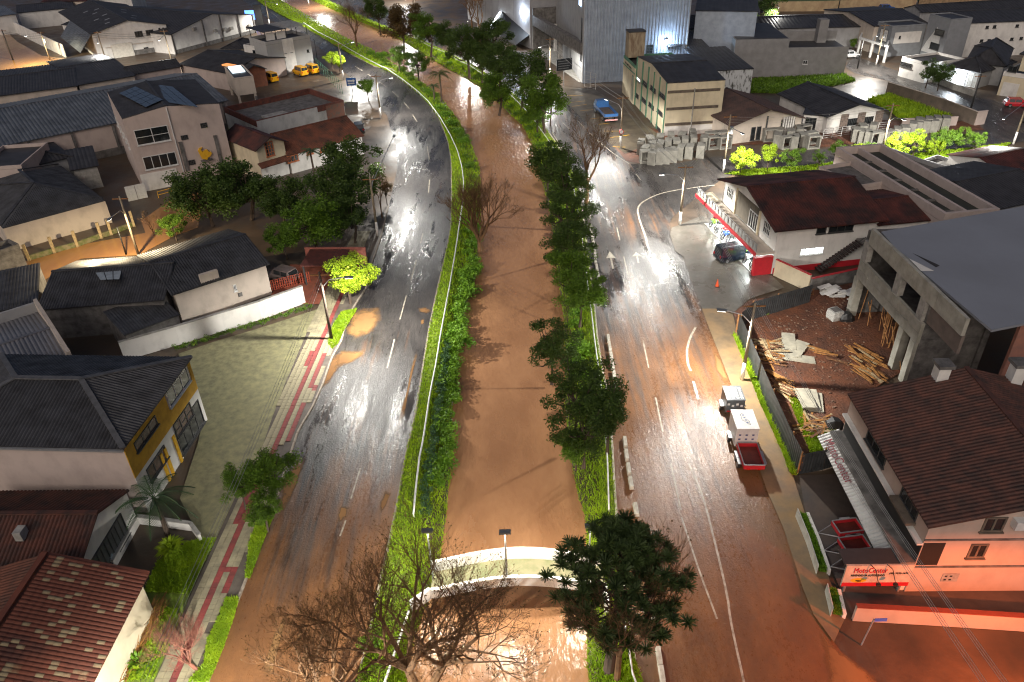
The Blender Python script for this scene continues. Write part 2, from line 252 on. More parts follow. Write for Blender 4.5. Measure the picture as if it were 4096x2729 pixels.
def blade_mesh(name, p, h, m, label, wid, cat='grass'):
    n = len(p); an = RNG.random(n) * 6.283; hh = RNG.uniform(h[0], h[1], n); sc = np.clip(p[:, 1] / 60, 1, 3) * wid
    dx = np.stack([np.cos(an), np.sin(an), np.zeros(n)], 1) * sc[:, None]; tip = p + np.stack([RNG.normal(0, .4, n) * hh, RNG.normal(0, .4, n) * hh, hh], 1)
    v = np.concatenate([p - dx, p + dx, tip]); f = np.stack([np.arange(n), np.arange(n) + n, np.arange(n) + 2 * n], 1)
    me = bpy.data.meshes.new(name); me.from_pydata(v.tolist(), [], f.tolist()); me.materials.append(m); me.update()
    return put(name, me, label=label, cat=cat, kind='stuff')
blades('grass', vL, rL, .12, .12, 30000, label='mown bright green grass on the verge beside the left carriageway', pw=2.2)
blades('grass', rL, wL, .12, WZ, 34000, (.15, .5), label='long green grass down the left bank of the canal', pw=2.4)
blades('grass', wR, rR, WZ, .12, 36000, (.15, .5), label='long green grass down the right bank of the canal', pw=2.4)
blades('grass', rR, kR, .12, .12, 7000, label='narrow strip of grass beside the right carriageway', pw=2.2)
# ---- kerbs made of stones
KERB = mat('kerb_stone', (.33, .29, .24), (.17, .12, .08), 2, .8); KERBY = mat('yellow_kerb', (.62, .50, .05), (.40, .33, .16), 3, .7, lo=.45, hi=.7); KERBW = mat('white_kerb', (.62, .58, .5), (.3, .25, .18), 3, .7)
def kerb(name, P, m, L=1.0, w=.16, h=.15, side=0, label=None, pick=None):
    P = [Vector((p.x, p.y, 0)) for p in P]; tot = sum((b - a).length for a, b in zip(P, P[1:])); n = max(2, int(tot / L)); Q = catm(P, n + 1)
    root = put(name, None, kind='structure'); base = None; mb = MB(); mb.box(-.5, .5, -w / 2, w / 2, -.05, h); me = mb.mesh('kerb_stone', m)
    for i, (a, b) in enumerate(zip(Q, Q[1:])):
        d = b - a
        if pick and not pick(i, n): continue
        put('kerb_stone', me, root, (a + b) / 2 + Vector((0, 0, random.uniform(-.015, .015))), math.atan2(d.y, d.x), scale=(d.length - .02, 1, 1))
    return root
kerb('left_verge_kerb', resY(VL, np.arange(26, 190, 2.0)), KERB, 1.2); kerb('right_verge_kerb', resY(KR, np.arange(26, 190, 2.0)), KERBW, 1.2)
# ---- white rails along the banks
RAILM = mat('white_rail', (.72, .72, .70), (.5, .5, .48), 2, .5)
def rail(P, y0, y1, label, z=.5, r=.075):
    ys = np.arange(y0, y1, 1.5); Q = [Vector((atY(P, y), y, z)) for y in ys]
    o = thing('guard_rail', label, 'rail', lx(Q[0])); mb = MB(); mb.tube([q - o.location for q in Q], r, 8); mb.build('rail', RAILM, o, True)
    pm = MB(); pm.tube([(0, 0, 0), (0, 0, z)], .05, 6); me = pm.mesh('post', RAILM)
    for q in Q[::2]: put('post', me, o, lx(q) - o.location)
rail(RL, 37.5, 230, 'long white tubular rail on the left grass verge of the canal'); rail(RR, 37.5, 215, 'long white tubular rail on the right bank of the canal', .4, .06)
rail(RL, 22, 31, 'short white rail on the left bank below the bridge'); rail(RR, 22, 30, 'short white rail on the right bank below the bridge', .4, .06)
# ---- lane markings
MK = put('lane_markings', None, kind='structure')
def mark(pts, w=.12, z=.006, n=None):
    P = gl(pts); P = catm(P, n or max(2, 3 * (len(P) - 1) + 1)) if len(P) > 2 else P; mb = MB(); vs = []
    for i, p in enumerate(P):
        d = (P[min(i + 1, len(P) - 1)] - P[max(0, i - 1)]).normalized(); s_ = Vector((-d.y, d.x, 0)) * w / 2; vs += [(p - s_) + Vector((0, 0, z)), (p + s_) + Vector((0, 0, z))]
    mb.add(vs, [(2 * i, 2 * i + 2, 2 * i + 3, 2 * i + 1) for i in range(len(P) - 1)]); return mb.build('painted_line', WPAINT, MK)
for a in [((5, 515, 225), (5, 480, 360)), ((5, 447, 470), (5, 403, 635)), ((5, 365, 770), (5, 315, 970)), ((12, 1725, 765), (12, 1810, 815)), ((12, 1865, 850), (12, 1950, 905)), ((12, 2010, 945), (12, 2090, 1005)), ((12, 2150, 1050), (12, 2225, 1118)), ((12, 2285, 1175), (12, 2345, 1250)), ((2, 490, 790), (2, 523, 842)), ((2, 590, 1010), (2, 605, 1100)), ((2, 606, 1240), (2, 600, 1330)), ((5, 560, 40), (5, 545, 110)), ((5, 130, 1660), (5, 65, 1870)), ((12, 760, 140), (12, 900, 260)), ((8, 30, 450), (8, -10, 560))]: mark(a)
for a in [((5, 1898, 0), (5, 1918, 88)), ((5, 2078, 780), (5, 2118, 970)), ((5, 2165, 1170), (5, 2215, 1410)), ((8, 2270, 60), (8, 2340, 380)), ((5, 1945, 200), (5, 1975, 330)), ((2, 1630, 835), (2, 1672, 880)), ((2, 1530, 735), (2, 1580, 782)), ((2, 1525, 845), (2, 1570, 890)), ((13, 385, 515), (13, 470, 552)), ((13, 330, 440), (13, 425, 472)), ((2, 2030, 1200), (2, 2062, 1242)), ((13, 1760, 1230), (13, 1845, 1300)), ((2, 1700, 305), (2, 1755, 335))]: mark(a)
mark([(2, 1710, 918), (2, 1790, 990), (2, 1880, 1062), (2, 1985, 1132)]); mark([(2, 1450, 910), (2, 1490, 975), (2, 1530, 1040)], .14); mark([(2, 2354, 1302), (2, 2200, 1335), (2, 2090, 1385), (2, 2045, 1430), (2, 2050, 1500), (5, 2090, 50), (5, 2130, 190)], .2, n=24)
mark([(6, 88, 688), (6, 50, 760), (6, 28, 850), (6, 35, 940), (6, 55, 990)], .2, n=16); mark([(6, 70, 1060), (6, 88, 1120), (6, 105, 1185)], .2)
mark([(9, 40, 60), (9, 140, 300), (9, 290, 900), (9, 330, 1150), (9, 420, 1566)], .14, n=20); mark([(9, -10, 430), (9, 120, 820), (9, 235, 1130)], .12); mark([(17, 420, 735), (17, 560, 712), (17, 740, 692)], .2)
for bx_, by_ in ((2, 1),):
    for tip, tail in (((5, 1848, 165), (5, 1872, 285)), ((5, 2030, 170), (5, 2048, 245)), ((5, 2240, 175), (5, 2222, 290))):
        a, b = g(*tip), g(*tail); d = (b - a).normalized(); s_ = Vector((-d.y, d.x, 0)); L = (b - a).length; mb = MB(); z = Vector((0, 0, .007))
        mb.add([a + z, a + d * L * .4 + s_ * .55 + z, a + d * L * .4 - s_ * .55 + z, a + d * L * .38 + s_ * .1 + z, a + d * L * .38 - s_ * .1 + z, b + s_ * .1 + z, b - s_ * .1 + z], [(0, 2, 1), (3, 4, 6, 5)]); mb.build('painted_arrow', WPAINT, MK)
YL = put('parking_markings', None, kind='structure')
for a in [((13, 1790, 1100), (13, 1990, 1100)), ((13, 1830, 1180), (13, 2010, 1160)), ((13, 1950, 1275), (13, 2100, 1260)), ((13, 2060, 1370), (13, 2180, 1355)), ((13, 2160, 1430), (13, 2300, 1415)), ((2, 1810, 905), (2, 1960, 905)), ((2, 1850, 950), (2, 1990, 930)), ((2, 1870, 1012), (2, 1960, 1015)), ((2, 1590, 735), (2, 1690, 720))]:
    o = mark(a, .12, .012); o.data.materials[0] = YELLOW; o.parent = YL
# ---- concrete lane dividers
DIV = mat('divider_concrete', (.55, .53, .46), (.30, .26, .20), 2, .8); mb = MB(); mb.hexa([(-.6, -.17, 0), (.6, -.17, 0), (.6, .17, 0), (-.6, .17, 0)], [(-.56, -.12, .3), (.56, -.12, .3), (.56, .12, .3), (-.56, .12, .3)]); dme = mb.mesh('lane_divider', DIV)
dp = gl([(8, 2030, 385), (8, 1995, 200), (8, 1980, 105), (8, 1965, 10), (5, 1955, 1490), (5, 1930, 1290), (5, 1912, 1190), (5, 1890, 1105), (5, 1880, 1028), (5, 1870, 965), (5, 1860, 900), (5, 1850, 838), (5, 1840, 775), (5, 1782, 400), (5, 1770, 340), (5, 1760, 285), (5, 1752, 240), (5, 1748, 200), (5, 1744, 160), (5, 1738, 120), (5, 1730, 80), (5, 1724, 40), (5, 1720, 5), (2, 1712, 1500), (2, 1700, 1440), (8, 2160, 1180), (8, 2190, 1400), (8, 2210, 1530)])
for i, p in enumerate(dp):
    d = (dp[min(i + 1, 24)] - dp[max(0, i - 1)]) if i < 25 else (dp[27] - dp[25]); put('lane_divider', dme, None, p, math.atan2(d.y, d.x), nth(i) + ' low pale concrete block of the lane divider row, counting from the bridge upwards', 'lane divider', 'concrete blocks dividing the right carriageway')
# ---- muddy puddles
PUD = watermat('puddle_water', (.27, .15, .062), (.18, .095, .042), .05, .09)
def feather(m):   # silt film thins out towards the rim of a puddle
    N, L = nodes(m); at = N.new('ShaderNodeAttribute'); at.attribute_name = 'depth'; nz = N.new('ShaderNodeTexNoise'); nz.inputs['Scale'].default_value = 1.1; nz.inputs['Detail'].default_value = 7; nz.inputs['Roughness'].default_value = .7
    tc = N.new('ShaderNodeTexCoord'); L.new(tc.outputs['Object'], nz.inputs[0]); ad = N.new('ShaderNodeMath'); ad.operation = 'ADD'; L.new(at.outputs['Fac'], ad.inputs[0]); L.new(nz.outputs[0], ad.inputs[1]); mr = N.new('ShaderNodeMapRange'); mr.inputs[1].default_value = .66; mr.inputs[2].default_value = 1.2; L.new(ad.outputs[0], mr.inputs[0])
    tr = N.new('ShaderNodeBsdfTransparent'); mx = N.new('ShaderNodeMixShader'); L.new(mr.outputs[0], mx.inputs[0]); L.new(tr.outputs[0], mx.inputs[1]); L.new(N['Principled BSDF'].outputs[0], mx.inputs[2]); L.new(mx.outputs[0], N['Material Output'].inputs[0])
feather(PUD); PZ = [.008]
def puddle(pts, m=None, grow=1.12):
    PZ[0] += .0015; z = Vector((0, 0, PZ[0])); P = gl(pts, 0); c = sum(P, Vector()) / len(P); Q = []
    for i in range(len(P)):
        a, b = P[i], P[(i + 1) % len(P)]
        for t in (0, .25, .5, .75): q = a.lerp(b, t); Q.append(c + (q - c) * random.uniform(.93, 1.07) * grow)
    n = len(Q); mb = MB(); mb.add([q + z for q in Q] + [c + (q - c) * .55 + z for q in Q] + [c + z], [(i, (i + 1) % n, n + (i + 1) % n, n + i) for i in range(n)] + [(n + i, n + (i + 1) % n, 2 * n) for i in range(n)])
    o = mb.build('puddle', m or PUD, kind='structure'); at = o.data.attributes.new('depth', 'FLOAT', 'POINT'); at.data.foreach_set('value', [0.0] * n + [.62] * n + [.9])
for P in [[(5, 0, 850), (5, 160, 845), (5, 165, 880), (5, 60, 940), (5, -80, 990), (5, -90, 920)], [(5, 20, 740), (5, 60, 560), (5, 260, 545), (5, 280, 650), (5, 200, 740), (5, 90, 770)], [(5, 515, 855), (5, 480, 960), (5, 445, 1150), (5, 385, 1350), (5, 420, 1370), (5, 450, 1200), (5, 500, 960), (5, 525, 880)], [(8, 300, 240), (8, 262, 330), (8, 270, 410), (8, 320, 330), (8, 345, 260)], [(8, 0, 345), (8, 50, 360), (8, 40, 430), (8, -20, 475), (8, -30, 420)], [(5, 525, 560), (5, 580, 550), (5, 625, 575), (5, 590, 598), (5, 540, 585)], [(5, 545, 640), (5, 572, 630), (5, 568, 665), (5, 548, 672)], [(4, 2230, 1040), (4, 2280, 900), (4, 2340, 850), (4, 2345, 960), (4, 2270, 1070), (4, 2200, 1140)], [(7, 1930, 200), (7, 2050, 20), (7, 2110, 30), (7, 2060, 180), (7, 1980, 380), (7, 1920, 420)],
          [(7, 1800, 1500), (7, 1890, 1230), (7, 1960, 1110), (7, 1975, 1120), (7, 1940, 1270), (7, 1870, 1540)], [(6, 215, 850), (6, 255, 900), (6, 320, 1075), (6, 290, 1080), (6, 215, 960)], [(9, 930, 1200), (9, 1050, 1330), (9, 1300, 1500), (9, 1500, 1700), (9, 1000, 1700), (9, 960, 1400)], [(9, 565, 20), (9, 620, 30), (9, 660, 130), (9, 620, 150)], [(6, 540, 1420), (6, 600, 1430), (6, 640, 1500), (6, 560, 1500)]]: puddle(P)
# ---- left sidewalk of slabs with a red guide line
SI = gl([(4, 2250, 420), (4, 2150, 640), (4, 2050, 880), (4, 1960, 1090), (4, 1870, 1330), (4, 1790, 1568), (7, 1640, 250), (7, 1490, 580), (7, 1390, 800), (7, 1280, 1040), (7, 1180, 1290), (7, 1060, 1566)], .1); SI = sorted([lx(p) for p in SI], key=lambda p: p.y)
LLs = sorted(LL, key=lambda p: p.y)
SWALK = mat('sidewalk_base', (.12, .10, .08), (.07, .055, .045), 1, .6); SLAB = mat('sidewalk_slab', (.34, .30, .19), (.17, .15, .10), .7, .45, rough2=.7, bump=.2, bscale=18); SLABR = mat('red_slab', (.26, .05, .045), (.13, .04, .035), 1, .6)
ysw = np.arange(24, 90, 1.5); SIr = [Vector((atY(SI, y), y, 0)) for y in ysw]; LOr = [Vector((atY(LLs, y) - .1, y, 0)) for y in ysw]
sw = strip3('left_sidewalk', SIr, LOr, .10, .10, SWALK, 80, 4, kind='structure')
redpts = sorted([lx(p) for p in gl([(4, 2330, 520), (4, 2290, 600), (4, 2230, 740), (4, 2150, 900), (4, 2080, 1080), (4, 1990, 1270), (4, 1890, 1500), (7, 1740, 260), (7, 1640, 500), (7, 1540, 760), (7, 1450, 970), (7, 1390, 1100), (7, 1230, 1450), (7, 1190, 1566)], .1)], key=lambda p: p.y)
reds = [[g(*p, .1) for p in q] for q in [[(4, 2235, 885), (4, 2150, 1100), (4, 2195, 1122)], [(4, 2150, 1210), (4, 2095, 1210), (4, 1985, 1475)], [(7, 1550, 775), (7, 1680, 785)], [(7, 1600, 800), (7, 1560, 950), (7, 1650, 950)]]]
def near_red(x, y):
    if abs(x - atY(redpts, y)) < .26: return True
    for q in reds:
        for a, b in zip(q, q[1:]):
            d = (b - a); t = max(0, min(1, ((x - a.x) * d.x + (y - a.y) * d.y) / (d.x * d.x + d.y * d.y)))
            if math.hypot(x - a.x - d.x * t, y - a.y - d.y * t) < .22: return True
    return False
gx = (redpts[-1] - redpts[0]).normalized(); gy = Vector((-gx.y, gx.x, 0)); P0 = redpts[0]; SZ = .42
sm = MB(); sm.box(-.2, .2, -.2, .2, -.02, .035); slm, slr = sm.mesh('slab', SLAB), sm.mesh('slab', SLABR); rest = MB(); cells = []
for i in range(-20, 150):
    for j in range(-16, 16):
        c = P0 + gx * (i * SZ) + gy * (j * SZ)
        if not (24.5 < c.y < 86): continue
        a, b = atY(SI, c.y), atY(LLs, c.y)
        if a + .15 < c.x < b - (1.0 if c.y < 35 else 1.5 if c.y > 62 else 1.1 if 42 < c.y < 46 else .45): cells.append(c)
cells.sort(key=lambda c: c.y); ang = math.atan2(gx.y, gx.x)
vis = [c for c in cells if 40 < c.y < 62]
for c in cells:
    z = .10 + random.uniform(-.008, .008); r = near_red(c.x, c.y)
    if len(vis) and c in vis[:300]: put('slab', slr if r else slm, sw, (c.x, c.y, z), ang)
    else:
        h = [c + gx * (.2 * a) + gy * (.2 * b) for a, b in ((-1, -1), (1, -1), (1, 1), (-1, 1))]
        rest.hexa([(p.x, p.y, z - .02) for p in h], [(p.x, p.y, z + .035) for p in h], 1 if r else 0)
rest.build('slab_paving', [SLAB, SLABR], sw, kind='stuff')
kerb('left_sidewalk_kerb', [Vector((atY(LLs, y), y, 0)) for y in np.arange(25, 95, 1.5)], KERB, 1.1, .16, .15)
def area(name, pts, z, m, **k):
    P = gl(pts, z); mb = MB(); mb.add(P, [tuple(range(len(P)))]); return mb.build(name, m, kind='structure', **k)
def patch(pts, n, z, label, h=(.1, .3), m=None, wid=.04):   # grass scattered over a polygon
    P = gl(pts, z); xs = [p.x for p in P]; ys = [p.y for p in P]; out = []
    while len(out) < n:
        x, y = random.uniform(min(xs), max(xs)), random.uniform(min(ys), max(ys)); ins = False; j = len(P) - 1
        for i in range(len(P)):
            if (P[i].y > y) != (P[j].y > y) and x < (P[j].x - P[i].x) * (y - P[i].y) / (P[j].y - P[i].y) + P[i].x: ins = not ins
            j = i
        if ins: out.append((x, y, z))
    return blade_mesh('grass', np.array(out), h, m or GRASS, label, wid)
for pts, n, lb in [([(7, 1560, 985), (7, 1650, 985), (7, 1610, 1130), (7, 1540, 1330), (7, 1480, 1480), (7, 1440, 1566), (7, 1300, 1566), (7, 1400, 1450), (7, 1430, 1280), (7, 1520, 1090)], 6000, 'bright grass strip along the kerb at the lower left'), ([(7, 1780, 430), (7, 1880, 440), (7, 1800, 640), (7, 1725, 850), (7, 1690, 850), (7, 1720, 600)], 3500, 'grass tuft strip below the small street tree on the left sidewalk'), ([(4, 2260, 800), (4, 2290, 690), (4, 2354, 580), (5, 110, 560), (5, 30, 690), (4, 2330, 800), (4, 2290, 840)], 4000, 'bright grass patch under the lime green tree'), ([(7, 1000, 930), (7, 1080, 740), (7, 1150, 690), (7, 1300, 600), (7, 1400, 578), (7, 1490, 575), (7, 1400, 760), (7, 1310, 960), (7, 1150, 950), (7, 970, 945)], 9000, 'square lawn in front of the tiled house at the lower left')]:
    area('lawn_soil', pts, .125, EARTHG); patch(pts, n, .125, lb, (.08, .22))
PAVER = mat('block_paving', (.25, .235, .12), (.15, .14, .08), .5, .5, rough2=.75, bump=.5, bscale=9, stretch=(3, 3, 1))
area('paved_yard', [(4, 1230, 870), (4, 1500, 780), (4, 1800, 690), (4, 2200, 560), (4, 2150, 640), (4, 2050, 880), (4, 1960, 1090), (4, 1870, 1330), (4, 1790, 1568), (7, 1640, 250), (7, 1490, 575), (7, 1390, 600), (7, 1240, 300), (4, 1360, 1500), (4, 1400, 1330)], .07, PAVER)
area('garden_soil', [(7, 930, 800), (7, 1000, 930), (7, 1310, 960), (7, 1280, 1040), (7, 1180, 1290), (7, 1060, 1566), (7, 780, 1566), (7, 800, 1450), (7, 990, 1050), (7, 960, 950)], .07, EARTHG); patch([(7, 1010, 1060), (7, 1230, 1060), (7, 1160, 1290), (7, 1060, 1540), (7, 870, 1560), (7, 960, 1300)], 5000, .08, 'rough grass and weeds in the front garden at the lower left', (.08, .3))
# ---- right side: sidewalk, moto shop lot, muddy building plot, side street
LOT = mat('wet_concrete_lot', (.15, .135, .115), (.08, .07, .055), .35, .22, rough2=.5, bump=.25, bscale=6, lo=.38, hi=.6, spec=.6); RSW = mat('muddy_sidewalk', (.26, .17, .085), (.14, .10, .06), .5, .3, rough2=.6, bump=.2, bscale=8); CLAY = mat('red_clay', (.17, .062, .03), (.075, .033, .02), .6, .55, rough2=.8, bump=.9, bscale=5, bdist=.12)
area('right_sidewalk', [(6, 130, 560), (6, 190, 720), (6, 260, 900), (6, 330, 1080), (6, 470, 1500), (9, 580, 250), (9, 690, 500), (9, 830, 930), (9, 900, 1100), (9, 1040, 1290), (9, 1110, 1140), (9, 1000, 830), (9, 850, 430), (9, 760, 150), (6, 690, 1568), (6, 520, 1080), (6, 390, 800), (6, 345, 600), (6, 230, 560)], .10, RSW)
area('shop_forecourt', [(6, 5, 200), (6, 60, 370), (6, 130, 560), (6, 230, 560), (6, 345, 590), (6, 460, 490), (6, 700, 415), (6, 600, 320), (6, 570, 290), (17, 1110, 1445), (17, 920, 1300), (17, 730, 1115), (17, 600, 1040), (17, 250, 1180), (17, 230, 1250), (17, 290, 1450)], .09, LOT)
area('mud_plot', [(6, 345, 590), (6, 460, 500), (6, 870, 440), (6, 1180, 380), (6, 1500, 700), (6, 1500, 1000), (6, 1250, 1150), (6, 1100, 1500), (9, 1110, 40), (9, 790, 130), (6, 700, 1500), (6, 560, 1150), (6, 430, 800)], .05, CLAY)
XT = gl([(2, 1990, 1130), (17, 300, 440), (17, 700, 370), (17, 1300, 330), (17, 1900, 285), (17, 2354, 240), (16, 400, 190), (16, 1100, 130), (16, 1700, 110), (16, 2354, -40), (16, 3200, -180)]); XB = gl([(2, 2270, 1560), (17, 260, 1060), (17, 640, 760), (17, 1000, 560), (17, 1800, 470), (17, 2354, 400), (16, 300, 420), (16, 1000, 340), (16, 1700, 270), (16, 2354, 190), (16, 3200, 90)])
strip('side_street', XT, XB, .004, ROADX, 60, 8, kind='structure')
area('mud_shoulder', [(2, 1960, 1110), (17, 0, 460), (17, 330, 400), (17, 640, 260), (17, 1300, 220), (17, 1950, 260), (17, 2354, 210), (16, 500, 150), (16, 1000, 90), (16, 1900, 60), (16, 2354, -40), (16, 2000, -40), (16, 1000, -50), (16, 0, -80), (17, 1900, 0), (17, 1000, 40), (17, 300, 60), (17, -200, 20), (2, 1880, 1010)], .002, CLAY)
area('side_street_verge', [(17, 860, 560), (17, 1100, 515), (17, 1800, 470), (17, 2354, 400), (16, 300, 420), (16, 1000, 340), (16, 1700, 270), (16, 2220, 205), (16, 1960, 340), (16, 1500, 420), (16, 600, 515), (16, 0, 540), (17, 1800, 520), (17, 1200, 590)], .1, EARTHG)
patch([(17, 860, 560), (17, 1100, 515), (17, 1800, 470), (17, 2354, 400), (16, 300, 420), (16, 1000, 340), (16, 1700, 270), (16, 2220, 205), (16, 1960, 340), (16, 1500, 420), (16, 600, 515), (16, 0, 540), (17, 1800, 520), (17, 1200, 590)], 16000, .1, 'lime green grass verge with young trees along the side street', (.1, .3), wid=.05)
area('parking_apron', [(2, 1450, 620), (2, 1530, 690), (2, 1700, 860), (2, 1880, 1010), (2, 1960, 1060), (2, 2220, 950), (2, 1755, 620), (13, 2140, 1030), (13, 1900, 1010), (13, 1700, 980)], .008, mat('wet_yard', (.10, .08, .055), (.05, .04, .03), .4, .28, rough2=.45, bump=.2, spec=.6))
FLOOD = watermat('flood_water', (.33, .17, .06), (.25, .12, .045), .1, .1)
area('flooded_lane', [(18, 0, 1500), (18, 330, 1560), (18, 650, 1470), (18, 900, 1380), (18, 1400, 1290), (18, 1670, 1240), (18, 1620, 1100), (18, 2040, 800), (18, 2354, 760), (4, 1366, 0), (4, 1200, 60), (4, 960, 190), (4, 560, 215), (4, 250, 395), (4, 180, 300), (4, 0, 350)], .01, FLOOD)
area('side_street_far', [(15, 300, 770), (15, 400, 640), (15, 1150, 900), (15, 1780, 1110), (15, 2354, 1230), (15, 2354, 1420), (15, 1900, 1330), (15, 800, 930), (15, 400, 840)], .004, ROADX)
area('side_street_near', [(15, 1900, 1330), (15, 2354, 1300), (15, 2700, 1300), (15, 2700, 1500), (16, 2354, -20), (16, 1900, 60), (15, 1850, 1450)], .003, ROADX)
area('far_left_street', [(11, -600, -200), (11, 0, 300), (11, 200, 480), (11, 480, 640), (11, 800, 680), (11, 1400, 800), (11, 1400, 1000), (11, 300, 860), (11, 0, 820), (11, -600, 700)], .004, FLOOD)
# ================================================================== building kit
def roofpoly(mb, poly, up, pitch, amp, thick=.1, mi=0):
    """sheet roof on a convex planar polygon; ribs run along 'up' (slope direction)"""
    poly = [Vector(p) for p in poly]; n = (poly[1] - poly[0]).cross(poly[2] - poly[0]).normalized()
    if n.z < 0: n = -n
    up = (up - n * up.dot(n)).normalized(); ua = up.cross(n).normalized(); o = poly[0]
    Q = [((p - o).dot(ua), (p - o).dot(up)) for p in poly]; u0 = min(q[0] for q in Q) + 1e-4; u1 = max(q[0] for q in Q) - 1e-4
    if pitch:
        k = max(2, int((u1 - u0) / pitch)); us = []
        for i in range(k):
            a = u0 + (u1 - u0) * i / k; w = (u1 - u0) / k; us += [(a, 0), (a + w * .3, amp), (a + w * .6, amp), (a + w * .9, 0)]
        us.append((u1, 0))
        pts = []
        for u, h in us:
            vs = []
            for (a, b), (c, d) in zip(Q, Q[1:] + Q[:1]):
                if (a <= u <= c or c <= u <= a) and abs(a - c) > 1e-9: vs.append(b + (d - b) * (u - a) / (c - a))
            v0, v1 = (min(vs), max(vs)) if vs else (0, 0); pts += [o + ua * u + up * v0 + n * h, o + ua * u + up * v1 + n * h]
        mb.add(pts, [(2 * i, 2 * i + 2, 2 * i + 3, 2 * i + 1) for i in range(len(us) - 1)], mi)
    L = len(poly); e = n * .004; b = [p - n * thick for p in poly]; t = [p - e for p in poly]
    mb.add(t + b, [tuple(range(L)), tuple(range(2 * L - 1, L - 1, -1))] + [(i, L + i, L + (i + 1) % L, (i + 1) % L) for i in range(L)], mi)
class Bd:
    def __init__(s, name, label, A, B, C=None, h=4.0, cat='building', D=None, ridge=None, W=None, Ab=None, rise=1.0, rx=.5, up=0.0):
        pt = lambda p: lx(g(*p[:3], p[3] if len(p) > 3 else h)) if not isinstance(p, Vector) else lx(p)
        if W and A is None:   # right edge B->C known, width to the left
            b, c = pt(B), pt(C); v = (c - b).normalized(); u = Vector((v.y, -v.x, 0)); a = b - u * W; D = (c - b).length
        else:
            a, b = pt(A), pt(B); u = (b - a).normalized()
        s.u = u; s.v = Vector((-u.y, u.x, 0)); s.W = (b - a).length; s.A = a; s.h = h; s.rise = rise
        if D is None:
            if C is not None: D = (pt(C) - b).dot(s.v)
            elif Ab is not None: D = (pt(Ab) - a).dot(s.v)
            elif ridge is not None: D = (lx(g(*ridge, h + rise)) - a).dot(s.v) / rx
        s.D = max(2.0, D); s.root = thing(name, label, cat, a + Vector((0, 0, up)), math.atan2(u.y, u.x)); s.up = up
    def lo(s, n, x, y, z): p = g(n, x, y, z) - s.A; return Vector((p.dot(s.u), p.dot(s.v), z))
    def on(s, side, n, x, y):   # pixel -> (s, z) on a wall
        d = ray(n, x, y); o = Vector((0, 0, CH)) - s.A; du, dv = lx(d).dot(s.u), lx(d).dot(s.v); ou, ov = lx(o).dot(s.u), lx(o).dot(s.v)
        t = (0 - ov) / dv if side == 'front' else (s.D - ov) / dv if side == 'back' else (0 - ou) / du if side == 'left' else (s.W - ou) / du
        return (ou + du * t if side in ('front', 'back') else ov + dv * t), CH + d.z * t
    def P(s, side, a, o, z): return {'front': (a, -o, z), 'back': (a, s.D + o, z), 'left': (-o, a, z), 'right': (s.W + o, a, z)}[side]
    def slab(s, name, side, a0, a1, z0, z1, o0, o1, m, par=None):
        mb = MB(); p, q = s.P(side, min(a0, a1), o0, min(z0, z1)), s.P(side, max(a0, a1), o1, max(z0, z1))
        mb.box(min(p[0], q[0]), max(p[0], q[0]), min(p[1], q[1]), max(p[1], q[1]), p[2], q[2]); return mb.build(name, m, par or s.root)
    def box(s, name, u0, u1, v0, v1, z0, z1, m, par=None): mb = MB(); mb.box(u0, u1, v0, v1, z0, z1); return mb.build(name, m, par or s.root)
    def walls(s, m, inset=0.0, z0=-.1, gable=None, h=None):
        mb = MB(); i = inset; h = h or s.h; W, D = s.W, s.D
        if gable == 'v': x = W * s.rxx if hasattr(s, 'rxx') else W / 2; top = [(i, h), (x, h + s.rise - .05), (W - i, h)]
        if gable is None: mb.box(i, W - i, i, D - i, z0, h)
        elif gable == 'v':
            P = [(i, z0), (W - i, z0)] + top[::-1]; n = len(P); mb.add([(a, i, z) for a, z in P] + [(a, D - i, z) for a, z in P], [tuple(range(n)), tuple(range(2 * n - 1, n - 1, -1))] + [(j, n + j, n + (j + 1) % n, (j + 1) % n) for j in range(n)])
        else:
            P = [(i, z0), (D - i, z0), (D - i, h), (D * getattr(s, 'ryy', .5), h + s.rise - .05), (i, h)]; n = len(P); mb.add([(i, a, z) for a, z in P] + [(W - i, a, z) for a, z in P], [tuple(range(n - 1, -1, -1)), tuple(range(n, 2 * n))] + [(j, (j + 1) % n, n + (j + 1) % n, n + j) for j in range(n)])
        s.w = mb.build('wall', m, s.root); return s
    def gable(s, ax, m, pitch=.25, amp=.05, over=.4, cap=None):
        W, D, h, r = s.W, s.D, s.h, s.rise; o = over; mb = MB()
        if ax == 'u':
            y = D * getattr(s, 'ryy', .5); k1 = r / y; k2 = r / (D - y); mb1 = MB(); mb2 = MB()
            roofpoly(mb1, [(-o, -o, h - k1 * o), (W + o, -o, h - k1 * o), (W + o, y, h + r), (-o, y, h + r)], Vector((0, 1, k1)), pitch, amp); roofpoly(mb2, [(W + o, D + o, h - k2 * o), (-o, D + o, h - k2 * o), (-o, y, h + r), (W + o, y, h + r)], Vector((0, -1, k2)), pitch, amp); R = ((-o, y, h + r + .05), (W + o, y, h + r + .05))
        else:
            x = W * getattr(s, 'rxx', .5); k1 = r / x; k2 = r / (W - x); mb1 = MB(); mb2 = MB()
            roofpoly(mb1, [(-o, D + o, h - k1 * o), (-o, -o, h - k1 * o), (x, -o, h + r), (x, D + o, h + r)], Vector((1, 0, k1)), pitch, amp); roofpoly(mb2, [(W + o, -o, h - k2 * o), (W + o, D + o, h - k2 * o), (x, D + o, h + r), (x, -o, h + r)], Vector((-1, 0, k2)), pitch, amp); R = ((x, -o, h + r + .05), (x, D + o, h + r + .05))
        s.roofs = [mb1.build('roof', m, s.root), mb2.build('roof', m, s.root)]; c = MB(); c.bar(R[0], R[1], .32, .1); c.build('ridge_cap', cap or m, s.roofs[0]); return s
